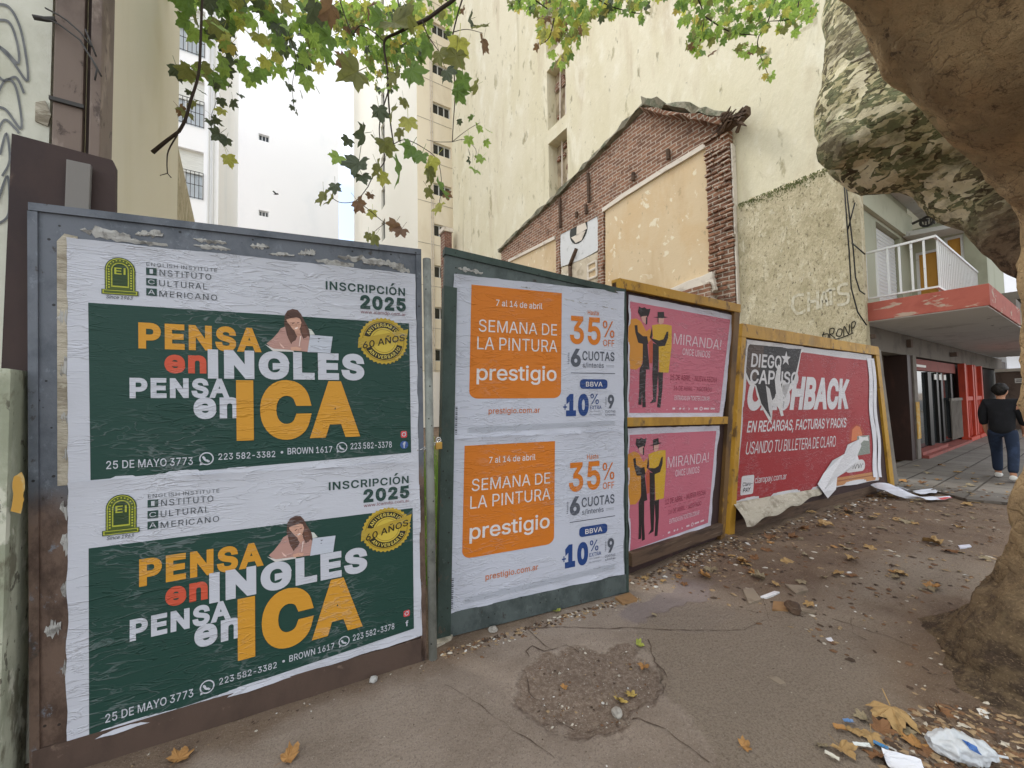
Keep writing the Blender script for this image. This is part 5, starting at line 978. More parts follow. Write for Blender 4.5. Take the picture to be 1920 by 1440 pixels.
hs = [(-.45, .35, 24.85, 25.45, .3), (-.40, .34, 18.05, 18.55, .3)]
b = MB(); b.wall(YP(40), -9, 6.1, 0, 62, hs); b.add([(6.1, 40, 0), (6.1, 52, 0), (6.1, 52, 62), (6.1, 40, 62)], [(0, 1, 2, 3)]); b.add([(-9, 40, 62), (6.1, 40, 62), (6.1, 52, 62), (-9, 52, 62)], [(0, 1, 2, 3)]); b.build('wall', m_white, tw)
for h in hs: window_y(tw, *h[:4], 40, .3, 0, False, 2)
# beige block right behind
bb = empty('beige_apartment_block', (9, 30, 0), label='beige apartment block behind the lot with small windows and thin joints', cat='building')
zs = [12.05 + 2.68 * k for k in range(-4, 9)]
hs = [(9.12, 10.35, z, z + .78, .25) for z in zs]
b = MB(); b.wall(YP(23), 8.05, 12.6, 0, 37, hs); b.add([(8.05, 23, 37), (12.6, 23, 37), (12.6, 43, 37), (8.05, 43, 37)], [(0, 1, 2, 3)]); b.build('front_wall', m_beige, bb)
hx = [(30.6, 31.7, z - .3, z + 1.3, .25) for z in zs]
b = MB(); b.wall(lambda a, c, d: (8.05 + d, a, c), 23, 43, 0, 37, hx); b.build('side_wall', m_beigeW, bb)  # same block as the front wall, painted lighter as its lit face
for h in hs: window_y(bb, *h[:4], 23, .25, 0, False, 2)
for h in hx:
    g = MB(); g.box(8.05 + .16, 8.05 + .2, h[0], h[1], h[2], h[3]); wn = g.build('window', m_glass, bb)
b = MB()
for z in zs: b.box(8.06, 9.1, 22.985, 22.999, z - .62, z - .59); b.box(10.37, 12.5, 22.985, 22.999, z - .62, z - .59); b.box(9.102, 10.36, 22.985, 22.999, z - .62, z - .59)
b.build('floor_joint', m_oldpaper, bb)
b = MB()
for xx in (8.93, 9.05): b.tube([(xx, 22.93, 0), (xx, 22.93, 36)], .03, 6)
b.build('drain_pipe', m_mortar, bb)
bp = empty('brick_pier', (9.2, 20.6, 0), label='small capped brick pier at the end of the cream party wall', cat='pier')
pc = on_y(842, 440, 20.4)
b = MB(); b.box(pc.x - .32, pc.x + .12, 20.3, 20.9, 0, pc.z + .1); b.build('shaft', m_brick_f, bp)
b = MB(); b.box(pc.x - .42, pc.x + .18, 20.22, 20.95, pc.z + .1, pc.z + .35); b.build('cap', m_mortar, bp, bevel=.03)
b = MB(); b.box(XL, 9.4, 21.4, 21.65, 0, 3.2); b.build('yard_wall', m_beigeW, label='low pale wall closing the back of the empty lot', cat='wall')

# ------------------------------------------------------------------ big party wall
XW = 9.51
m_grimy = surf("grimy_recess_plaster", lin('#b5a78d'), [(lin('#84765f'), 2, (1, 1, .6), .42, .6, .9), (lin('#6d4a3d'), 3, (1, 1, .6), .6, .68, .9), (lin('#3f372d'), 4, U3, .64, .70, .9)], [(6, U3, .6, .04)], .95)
pw = empty('party_wall_building', (12, 12, 0), label='tall cream party wall building with a column of narrow recesses', cat='building')
zl = lambda y: on_x(1025, y, XW).z
s1b, s1t, s2t, s2b = zl(248), zl(135), zl(273), 8.2
pit = s1b - s2t + (s1t - s1b)
hs = [(10.66, 11.78, s2b, s2t, .45), (10.66, 11.78, s1b, s1t, .45)] + [(10.66, 11.78, s1b + pit * k, s1t + pit * k, .45) for k in (1, 2, 3, 4)]
hs[1:] = [h for h in hs[1:] if h[3] < 31]
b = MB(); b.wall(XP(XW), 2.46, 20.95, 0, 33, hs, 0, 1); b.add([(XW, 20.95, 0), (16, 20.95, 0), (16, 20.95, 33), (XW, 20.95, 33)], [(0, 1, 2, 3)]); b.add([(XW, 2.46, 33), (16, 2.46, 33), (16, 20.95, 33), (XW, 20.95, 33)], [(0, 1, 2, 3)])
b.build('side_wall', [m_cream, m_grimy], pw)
b = MB()
for h in hs[:3]:
    b.tube([(XW + .3, 10.95, h[2]), (XW + .3, 10.9, h[2] + (h[3] - h[2]) * .55)], .09, 8)
    b.tube([(XW + .3, 11.4, h[2]), (XW + .35, 11.35, h[3])], .03, 6)
b.build('flue_pipe', m_mortar, pw)
b = MB()
rr = random.Random(4)
for h in hs[:2]:
    for k in range(14): y, z = rr.uniform(10.7, 11.7), rr.choice((h[3] - rr.uniform(0, .9), h[2] + rr.uniform(0, .8))); s_ = rr.uniform(.05, .16); b.box(XW + .36, XW + .44, y - s_, y + s_, z - s_, z + s_ * 1.3)
b.build('exposed_masonry', m_brick, pw, bevel=.02)
b = MB(); b.box(XW + .01, 16, 2.44, 2.459, 6.2, 33); b.build('street_wall', m_facade, pw)
# lower rough strip next to the street
rw = empty('rough_low_wall', (9.4, 3.5, 0), label='rough cement rendered strip of wall with faint pale graffiti, under the moss line', cat='wall')
XR = 9.44
b = MB(); b.wall(lambda a, c, d: (XR + d, a, c), 2.44, 4.66, 0, 6.05, []); n_ = 40
b.grid(lambda u, v: (XR + .10 * v - .03 * mn.noise(Vector((u * 8, v, 3))) * (1 - v), 2.44 + 2.22 * u, 6.05 + .12 * v + .05 * mn.noise(Vector((u * 11, 1, 7)))), 40, 2)
b.add([(XR, 4.66, 0), (XW + .05, 4.66, 0), (XW + .05, 4.66, 6.1), (XR, 4.66, 6.05)], [(0, 1, 2, 3)]); b.add([(XR, 2.44, 0), (XR + .2, 2.44, 0), (XR + .2, 2.44, 6.1), (XR, 2.44, 6.05)], [(0, 1, 2, 3)])
b.build('rough_render', m_rough, rw)
m_moss = surf("green_moss", lin('#727a4c'), [(lin('#585c38'), 9, U3, .45, .62, .9)], [(30, U3, .9, .03)], .95)
b = MB(); rr = random.Random(8)
for k in range(900):
    y = rr.uniform(2.5, 4.62); z = 6.10 - abs(rr.gauss(0, .12)) * (.4 + mn.noise(Vector((y * 2.3, 0, 0))) + .3); s_ = rr.uniform(.003, .013)
    b.add([(XR - .012 - s_ * .3, y, z + s_), (XR - .006, y - s_, z), (XR - .006, y + s_ * .8, z - s_ * rr.uniform(.5, 4)), (XR - .01, y + s_, z + s_ * .4)], [(0, 1, 2, 3)])
b.build('moss_fringe', m_moss, rw)
gr = lambda x, y: tuple(on_x(x, y, XR - .006))
scrawl([[(1507, 552), (1490, 556), (1486, 575), (1496, 588), (1510, 582)], [(1516, 548), (1516, 584)], [(1517, 566), (1531, 564)], [(1533, 545), (1533, 580)], [(1538, 578), (1545, 548), (1552, 574)], [(1541, 566), (1550, 564)], [(1548, 545), (1566, 541)], [(1557, 543), (1558, 572)], [(1590, 532), (1574, 536), (1574, 550), (1590, 552), (1588, 568), (1570, 572)]], gr, 2.6, m_whitepaint, 'pale_graffiti', rw)
gr2 = lambda x, y: tuple(on_x(x, y, XR - .009))
scrawl([[(1545, 622), (1543, 632), (1552, 634), (1552, 626), (1541, 628)], [(1556, 634), (1556, 618), (1564, 616), (1562, 625), (1557, 627), (1566, 634)], [(1572, 617), (1568, 628), (1576, 630), (1579, 618), (1572, 617)], [(1582, 630), (1583, 612), (1591, 626), (1593, 608)], [(1597, 624), (1597, 606), (1604, 604), (1601, 614), (1597, 615)], [(1545, 640), (1575, 634), (1600, 624)]], gr2, .9, m_blackpaint, 'black_tag', rw)

# ------------------------------------------------------------------ remains of the demolished house on the party wall
gb = empty('gable_remnant', (9.4, 8, 0), label='ghost of a demolished house on the cream wall, brick gable over peach plaster', cat='ruin')
yz = lambda x, y, X=9.40: (on_x(x, y, X).y, on_x(x, y, X).z)
XB = lambda x0: (lambda a, c, d: (x0 + d, a, c))
def jag(poly, amp, step=.25, seed=0):
    out = []
    for i, (a, c) in enumerate(poly):
        a2, c2 = poly[(i + 1) % len(poly)]; n = max(1, int(math.hypot(a2 - a, c2 - c) / step))
        for k in range(n):
            p = Vector((a + (a2 - a) * k / n, c + (c2 - c) * k / n, seed)); out.append((p.x + amp * mn.noise(p * 3.1), p.y + amp * mn.noise(p * 3.1 + Vector((9, 0, 0)))))
    return out
b = MB(); b.prism(jag([yz(*p) for p in ((1213, 203), (1300, 222), (1362, 236), (1345, 258), (1338, 262), (1250, 312), (1171, 362), (1132, 392), (1130, 560), (1122, 560), (1120, 405), (1050, 440), (1047, 560), (1043, 560), (1042, 444), (955, 490), (940, 492), (940, 472), (1045, 372), (1130, 285))], .05, .3), XB(9.40), 0, .105); b.build('brick_infill', m_brick, gb)
b = MB(); b.prism(jag([yz(*p) for p in ((1134, 392), (1172, 367), (1250, 318), (1336, 268), (1345, 545), (1290, 548), (1255, 560), (1134, 560))], .02, .4, 2), XB(9.43), 0, .08); b.build('peach_plaster_panel', m_peach, gb)
b = MB(); b.prism([yz(*p) for p in ((950, 489), (1041, 446), (1045, 560), (950, 560))], XB(9.43), 0, .08); b.build('peach_plaster_panel', m_peach, gb, label='smaller peach plaster panel at the low left end')
b = MB(); b.prism(jag([yz(*p) for p in ((1130, 391), (1171, 362), (1250, 312), (1335, 261), (1336, 270), (1250, 321), (1172, 370), (1131, 398))], .015, .3), XB(9.36), 0, .15); b.prism([yz(*p) for p in ((954, 487), (1041, 443), (1041, 449), (954, 492))], XB(9.36), 0, .15); b.build('cornice_moulding', m_mortar, gb)
tile = [yz(*p) for p in ((1049, 430), (1075, 416), (1122, 402), (1123, 468), (1090, 486), (1051, 500))]
b = MB(); b.prism(jag(tile, .02, .4, 5), XB(9.42), 0, .09); b.build('white_tiling', m_tile, gb)
b = MB(); b.prism([yz(*p) for p in ((1051, 503), (1123, 471), (1124, 570), (1051, 570))], XB(9.435), 0, .07); b.build('bare_plaster_patch', m_dullplaster, gb)
b = MB(); cy_, cz_ = yz(1084, 432); b.prism([(cy_ + .46 * math.cos(2 * math.pi * i / 24), cz_ + .46 * math.sin(2 * math.pi * i / 24)) for i in range(24)], XB(9.412), 0, .007); hole = b.build('round_hole', m_glass, gb)
b = MB(); b.prism([(cy_ - .44, cz_ - .1), (cy_ + .1, cz_ - .16), (cy_ + .05, cz_ + .40), (cy_ - .30, cz_ + .30)], XB(9.402), 0, .008); b.prism([(cy_ - .36, cz_ - .14), (cy_ + .38, cz_ - .12), (cy_ + .15, cz_ - .40), (cy_ - .15, cz_ - .41)], XB(9.402), 0, .008); b.build('hole_cover', m_mortar, hole)
q = [yz(*p) for p in ((1102, 497), (1118, 489), (1119, 518), (1103, 524))]
b = MB(); b.prism(q, XB(9.425), 0, .008); nic = b.build('recessed_niche', m_peach, gb)
b = MB()
for i in range(4):
    p, r_ = Vector((0, *q[i])), Vector((0, *q[(i + 1) % 4])); b.tube([(9.41, p.y, p.z), (9.41, r_.y, r_.z)], .045, 6)
p, r_ = Vector((0, *q[0])).lerp(Vector((0, *q[3])), .5), Vector((0, *q[1])).lerp(Vector((0, *q[2])), .45); b.tube([(9.41, p.y, p.z), (9.41, r_.y, r_.z)], .05, 6)
b.build('niche_frame', m_mortar, nic)
b = MB()
for pts in (((1069, 500), (1070, 540)), ((1068, 500), (1074, 485), (1081, 466))): b.tube([(9.39, *yz(x, y)) for x, y in pts], .07, 7, wob=.3)
b.build('broken_pipe_chase', m_wood, gb, smooth=True)
b = MB()
for x0, y0, x1, y1 in ((1052, 372, 1053, 428), (1105, 326, 1107, 380), (1101, 385, 1102, 402), (1255, 282, 1256, 300), (1190, 325, 1190, 340), (1084, 398, 1083, 408)): b.tube([(9.33, *yz(x0, y0)), (9.33, *yz(x1, y1))], .055, 6)
b.build('old_timber_stud', m_wood, gb)
# roof edge: band of mortar down the slope, mossy slab on the right, rotten beam end
def band(pts, w, x0, x1, amp, seed):
    mb = MB(); P = [yz(*p) for p in pts]; Q = []
    for (a, c), (a2, c2) in zip(P, P[1:]):
        n = max(1, int(math.hypot(a2 - a, c2 - c) / .25)); Q += [(a + (a2 - a) * i / n, c + (c2 - c) * i / n) for i in range(n)]
    Q.append(P[-1]); ring = []
    for a, c in Q:
        v_ = Vector((a * 2, c * 2, seed)); o1, o2, o3 = amp * mn.noise(v_), amp * mn.noise(v_ * 1.7 + Vector((5, 0, 0))), amp * mn.noise(v_ * 2.1 + Vector((0, 7, 0)))
        ring += [(x1, a, c + w + o1), (x0 + o2, a, c + w * .8 + o3), (x0 + o3, a, c - w * .5 + o2), (x1, a, c - w * .8 + o1)]
    mb.add(ring, [(4 * i + k, 4 * i + (k + 1) % 4, 4 * i + 4 + (k + 1) % 4, 4 * i + 4 + k) for i in range(len(Q) - 1) for k in range(4)] + [(0, 1, 2, 3), tuple(4 * (len(Q) - 1) + k for k in (3, 2, 1, 0))])
    return mb
band([(1211, 198), (1130, 283), (1045, 370), (985, 425), (938, 472)], .09, 9.26, 9.52, .09, 1).build('roof_edge_mortar', m_mossroof, gb)
band([(1213, 198), (1260, 205), (1310, 212), (1368, 224)], .13, 9.10, 9.52, .14, 4).build('mossy_roof_slab', m_mossroof, gb)
band([(1213, 210), (1260, 219), (1310, 226), (1365, 238)], .07, 9.06, 9.5, .12, 6).build('broken_tile_course', m_brick, gb)
b = MB(); b.tube([(9.36, *yz(1338, 260)), (9.30, *yz(1370, 240)), (9.22, *yz(1400, 222)), (9.2, *yz(1414, 216))], [.10, .12, .13, .08], 9, wob=.9, wsc=5)
for k in range(16):
    t0 = random.Random(k); x0, y0 = 1350 + t0.uniform(0, 40), 252 - t0.uniform(0, 22); b.tube([(9.25, *yz(x0, y0)), (9.15 - t0.uniform(0, .1), *yz(x0 + 14, y0 - 9 + t0.uniform(-4, 4))), (9.1, *yz(x0 + 24, y0 - 14 + t0.uniform(-10, 8)))], [.05, .035, .012], 5, wob=.8, wsc=7)
b.tube([(9.3, *yz(1376, 232)), (9.1, *yz(1412, 212))], .05, 6, wob=.6, wsc=5); b.tube([(9.2, *yz(1396, 228)), (9.1, *yz(1404, 236))], .07, 6, wob=.6, wsc=5)
b.build('rotten_beam_end', m_wood, gb)
# ragged brick return on the right
b = MB(); rr = random.Random(11); z = 3.9; zt = yz(1350, 245)[1]
while z < zt:
    y1 = 5.31 + rr.uniform(-.05, .03); y0 = 4.70 + rr.uniform(-.03, .06); ym = y0 + (y1 - y0) * rr.uniform(.22, .42); yn = y0 + (y1 - y0) * rr.uniform(.58, .8)
    for a, c in ((y0, ym - .012), (ym + .012, yn - .012), (yn + .012, y1)):
        if rr.random() < .12: continue
        x_ = 9.29 + rr.uniform(-.03, .04); b.box(x_, 9.5, a, c, z + .006, z + .080 + rr.uniform(-.02, .008))
    z += .108
b.build('ragged_brick_return', m_brick, gb, bevel=.012)
b = MB(); b.box(9.33, 9.5, 4.72, 5.30, 3.6, zt); b.build('return_core', m_brick, gb)
b = MB(); b.box(9.35, 9.5, 4.665, 4.70, 3.6, zt - .5); b.build('plaster_edge', m_mortar, gb)
b = MB(); b.prism(jag([yz(*p) for p in ((1255, 560), (1262, 546), (1300, 530), (1346, 512), (1348, 545), (1320, 570), (1260, 575))], .10, .25, 8), XB(9.18), 0, .3); b.build('fallen_plaster_ledge', m_mortar, gb, bevel=.02)
b = MB(); b.prism(jag([yz(*p) for p in ((1290, 552), (1345, 528), (1350, 575), (1280, 580))], .12, .2, 9), XB(9.10), 0, .3); b.build('broken_floor_bricks', m_brick, gb)

# cables down the corner of the rough wall
cb = MB()
for pts in ([(1582, 335), (1588, 420), (1592, 470), (1596, 540), (1608, 585), (1625, 610)], [(1585, 335), (1592, 400), (1600, 470), (1604, 520), (1612, 545), (1622, 552)], [(1597, 455), (1622, 477)], [(1603, 380), (1590, 430)]):
    cb.tube([on_x(x, y, 9.36 + .01 * (i % 2)) for i, (x, y) in enumerate(pts)], .012, 5)
cb.build('black_cables', m_wire, smooth=True, label='loose black cables hanging down the corner of the rough wall', cat='cable')
cb = MB()
for pts in ([(1524, -30), (1535, 30), (1546, 80)], [(1529, -30), (1540, 30), (1548, 82)]): cb.tube([on_y(x, y, 5) for x, y in pts], .008, 5)
cb.build('overhead_cables', m_wire, label='pair of thin dark cables high beside the mottled limb', cat='cable')

# ------------------------------------------------------------------ corner building with canopy, balcony and shops
cbld = empty('corner_building', (14, 3, 0), label='corner building with red edged canopy, white railed balcony and shops below', cat='building')
b = MB(); b.wall(YP(2.60), 9.62, 13.5, 3.285, 12, [(11.0, 12.75, 3.29, 5.25, .14)]); b.build('upper_wall', m_facade, cbld)
b = MB(); b.box(11.02, 12.73, 2.70, 2.72, 3.3, 5.24); sh = b.build('roller_shutter', m_shade, cbld)
b = MB()
for k in range(24): b.box(11.03, 12.72, 2.692, 2.6985, 3.32 + .08 * k, 3.37 + .08 * k)
b.build('slat_ribs', m_rail, sh)
b = MB(); b.box(9.63, 13.49, 2.52, 2.598, 5.32, 5.9); b.build('lintel_band', surf("pale_lintel", lin('#b9bba6'), [(lin('#a3a590'), 2, U3, .5, .7, .6)], [(20, U3, .2, .006)], .9), cbld)
b = MB(); b.wall(lambda a, c, d: (13.52 + d, a, c), 1.40, 2.60, 3.285, 5.6, [(2.10, 2.50, 3.34, 5.0, .10), (1.72, 2.02, 4.1, 5.2, .10)]); b.box(13.53, 16, 1.40, 1.42, 3.29, 5.6); b.build('balcony_side_wall', m_facade, cbld)
for (y0, y1, z0, z1) in ((2.10, 2.50, 3.34, 5.0), (1.72, 2.02, 4.1, 5.2)):
    b = MB(); b.box(13.58, 13.60, y0, y1, z0, z1); w_ = b.build('window', m_ochre, cbld)
    b = MB(); b.box(13.545, 13.575, y0, y0 + .05, z0, z1); b.box(13.545, 13.575, y1 - .05, y1, z0, z1); b.box(13.545, 13.575, y0 + .05, y1 - .05, z1 - .06, z1); b.box(13.545, 13.575, y0 + .05, y1 - .05, z0 + .45, z0 + .51); b.build('frame', m_rail, w_)
b = MB(); b.hexa([(12.9, 2.58, 5.30), (12.9, 1.50, 5.20), (15, 1.50, 5.20), (15, 2.58, 5.30), (12.9, 2.58, 5.42), (12.9, 1.5, 5.28), (15, 1.5, 5.28), (15, 2.58, 5.42)]); b.build('white_awning', m_rail, cbld, bevel=.01)
b = MB(); b.box(9.63, 18, 1.1, 2.59, 6.15, 6.35); b.build('upper_balcony_slab', m_soffit, cbld)
b = MB(); b.tube([(13.1, 2.45, 5.62), (13.1, 2.30, 5.66), (13.1, 2.18, 5.60)], .03, 8); b.tube([(13.1, 2.2 + .11 * math.cos(a), 5.58 + .11 * math.sin(a)) for a in [2 * math.pi * i / 12 for i in range(13)]], .03, 6); b.build('wall_lamp', m_iron, cbld)
b = MB()
for k in range(8): b.box(14.6, 14.63, 2.52 - .06 * k, 2.50 - .06 * k, 5.45, 6.1)
b.build('vent_grille', m_iron, cbld)
# balcony railing
rl = MB(); Z0, Z1 = 3.36, 4.25
rl.box(9.66, 9.70, 1.53, 2.50, Z1 - .02, Z1 + .02); rl.box(9.66, 9.70, 1.53, 2.50, Z0, Z0 + .03); rl.box(9.70, 13.55, 1.53, 1.57, Z1 - .02, Z1 + .02); rl.box(9.70, 13.55, 1.53, 1.57, Z0, Z0 + .03)
for k in range(6): y = 2.46 - k * .155; rl.box(9.668, 9.692, y - .014, y + .014, Z0 + .03, Z1 - .02)
for k in range(1, 26): x = 9.70 + k * .15; rl.box(x - .014, x + .014, 1.538, 1.562, Z0 + .03, Z1 - .02)
rl.build('balcony_railing', m_rail, cbld)
b = MB(); b.box(11.6, 12.3, 1.22, 1.50, 3.30, 3.44); b.build('black_crate_on_edge', m_black, cbld)
# canopy
cp = MB(); cp.hexa([(9.58, .985, 2.93), (13.3, .985, 2.93), (13.3, 2.59, 2.93), (9.58, 2.59, 2.93), (9.58, .985, 3.275), (13.3, .985, 3.275), (13.3, 2.59, 3.275), (9.58, 2.59, 3.275)]); cpo = cp.build('canopy', m_redfascia, cbld, bevel=.008)
b = MB(); b.box(9.60, 13.29, 1.01, 2.585, 2.915, 2.929); b.build('soffit', m_soffit, cpo)
b = MB(); b.box(13.34, 26, 1.0, 2.59, 2.96, 3.25); cp2 = b.build('canopy', m_tan, cbld, label='slatted further canopy over the shops')
b = MB()
for k in range(28): b.box(13.36 + .42 * k, 13.36 + .42 * k + .39, 1.02, 2.58, 2.93, 2.958)
b.build('soffit_slats', m_soffit, cp2)
b = MB(); b.box(13.6, 26, 1.05, 1.6, 3.30, 3.55); b.box(14.2, 26, .95, 1.5, 3.62, 3.8); b.build('canopy_top_trays', m_gfbeam, cp2)
# ground floor
b = MB(); b.box(9.62, 27, 2.56, 2.86, 2.44, 2.91); b.build('cement_band', m_gfbeam, cbld)
b = MB(); b.box(9.62, 12.3, 2.90, 2.96, 0, 2.9); b.build('porch_wall', m_tan, cbld)
b = MB(); b.box(12.30, 12.62, 2.50, 2.90, .03, 2.43); pr = b.build('dark_pier', m_darkdoor, cbld)
b = MB(); b.box(12.62, 12.90, 2.47, 2.62, .03, 2.43); b.build('grey_door_post', m_gfbeam, cbld)
b = MB(); b.box(12.625, 12.90, 2.455, 2.469, .5, 1.35); b.build('yellow_strip', m_yellowmark, cbld)
b = MB(); b.box(12.92, 17.9, 2.66, 2.70, .18, 2.43); sw = b.build('shop_window', m_glass, cbld)
b = MB()
for x0, x1 in ((12.92, 13.0), (14.6, 14.95), (15.5, 15.7), (16.0, 16.2), (17.2, 17.4)): b.box(x0, x1, 2.60, 2.655, .18, 2.1)
b.build('black_mullions', m_black, sw)
b = MB(); b.box(12.92, 17.9, 2.60, 2.652, 2.12, 2.40); b.build('red_transom', m_redstep, sw)
b = MB()
for x0 in (15.2, 15.75, 16.3): b.box(x0, x0 + .25, 2.585, 2.598, 1.9, 2.05)
b.box(13.1, 14.4, 2.585, 2.598, 2.2, 2.26); b.build('pale_stickers', m_signwhite, sw)
b = MB(); b.box(12.92, 18, 2.35, 2.66, .036, .10); b.box(12.92, 15.5, 2.45, 2.66, .10, .17); b.build('red_tile_step', m_redstep, cbld)
b = MB()
for k in range(2):
    x = 18.0 + 1.55 * k
    b.box(x, x + .2, 2.42, 2.56, .10, 2.42); b.box(x + 1.2, x + 1.4, 2.42, 2.56, .10, 2.42); b.box(x + .2, x + 1.2, 2.52, 2.58, .10, 2.42); b.box(x + .2, x + 1.2, 2.44, 2.515, 1.28, 1.4); b.box(x, x + 1.4, 2.36, 2.415, .05, .16)
    for j in range(4): b.box(x + .3 + .22 * j, x + .36 + .22 * j, 2.47, 2.519, .16, 1.27)
b.build('red_folding_shutter', m_redpaint, cbld)
b = MB()
for k in range(9): b.box(16.5 + .16 * k, 16.56 + .16 * k, 2.50, 2.53, .2, 1.3)
b.box(16.45, 17.95, 2.49, 2.54, 1.3, 1.38); b.build('dull_barred_grille', m_gfbeam, cbld)
b = MB(); b.box(12.9, 30, 2.75, 6, 0.0, 2.9); b.build('shop_interior_core', m_darkdoor, cbld)
b = MB(); b.box(25.0, 27, 1.55, 2.56, .03, 2.30); ks = b.build('stone_clad_end_wall', m_kiosk, cbld)
b = MB(); b.box(24.98, 24.998, 1.72, 2.08, 1.85, 2.03); sg = b.build('small_sign', m_signwhite, ks)
b = MB(); b.box(24.96, 24.978, 1.75, 2.04, 1.955, 1.985); b.box(24.96, 24.978, 1.75, 2.05, 1.90, 1.93); b.build('sign_rule', m_gfbeam, sg)
b = MB(); b.box(24.9, 27, 1.5, 2.56, 2.31, 2.43); b.build('pale_cap', m_mortar, cbld)
b = MB(); b.box(24.7, 25.1, 1.35, 1.5, .03, 2.93); b.build('canopy_column', m_rail, cbld)
b = MB(); b.box(27.5, 27.9, 1.15, 1.45, .03, 2.93); b.build('dark_column', m_black, cbld)
b = MB(); b.box(9.75, 9.86, 2.50, 2.555, 2.60, 2.78); b.box(9.77, 9.84, 2.40, 2.50, 2.62, 2.70); b.box(12.6, 12.75, 2.48, 2.555, 2.62, 2.80); b.box(17.0, 17.25, 2.42, 2.555, 2.6, 2.72); b.build('wall_fixtures', m_kiosk, cbld)
b = MB(); b.box(16, 40, 1.42, 6, 3.8, 9.5); b.box(30, 55, 2.7, 6, 0, 9); b.build('further_wing', m_white, cbld)
wn = MB()
for k in range(4): wn.box(15.97, 15.99, 1.9 + .0 * k, 2.4, 4.2 + 1.4 * k, 5.0 + 1.4 * k)
wn.build('wing_window', m_glass, cbld)
bl = MB(); P_ = [(9.05, 2.28, .02), (9.2, 2.22, .02)]
bl.grid(lambda u, v: (8.95 + .10 * u + .22 * (1 - v) ** 2, 2.20 + .06 * math.sin(u * 3) - .10 * (1 - v) ** 2, .04 + .45 * v), 6, 8); bl.build('plastic_strip', paper('#d9dade'), smooth=True, label='curled white plastic strip standing at the end post of the hoarding', cat='plastic sheet')

# ------------------------------------------------------------------ people
m_skin = surf("skin", lin('#b58468'), (), (), .6, 0, .3); m_hair = surf("dark_hair", lin('#17130f'), [(lin('#2a231d'), 40, U3, .5, .65, .8)], [(60, U3, .6, .01)], .7)
m_shirt = surf("black_cotton", lin('#17181b'), [(lin('#202126'), 6, U3, .5, .7, .7)], [(7, (1, 1, .6), .5, .03)], .9); m_jean = surf("blue_denim", lin('#222d40'), [(lin('#32415a'), 5, U3, .5, .7, .8)], [(9, (1, 1, .5), .5, .02)], .9); m_shoe = surf("white_trainers", lin('#cfcdc6'), (), (), .6)
def skin_mesh(name, verts, edges, radii, mat, parent, root=0, sub=2):
    me = bpy.data.meshes.new(name); me.from_pydata(verts, edges, []); o = bpy.data.objects.new(name, me); col.objects.link(o)
    o.modifiers.new('skin', 'SKIN'); sl = me.skin_vertices[0].data if me.skin_vertices else None
    if sl is None:
        bm = bmesh.new(); bm.from_mesh(me); bm.verts.layers.skin.verify(); bm.to_mesh(me); bm.free(); sl = me.skin_vertices[0].data
    for i, r_ in enumerate(radii): sl[i].radius = r_ if isinstance(r_, tuple) else (r_, r_); sl[i].use_root = (i == root)
    s_ = o.modifiers.new('sub', 'SUBSURF'); s_.levels = sub; s_.render_levels = sub
    bpy.context.view_layer.update()
    dg = bpy.context.evaluated_depsgraph_get(); nm = bpy.data.meshes.new_from_object(o.evaluated_get(dg)); nm.name = name
    o.modifiers.clear(); o.data = nm; bpy.data.meshes.remove(me); nm.materials.append(mat); nm.polygons.foreach_set('use_smooth', [True] * len(nm.polygons))
    o.parent = parent; return o
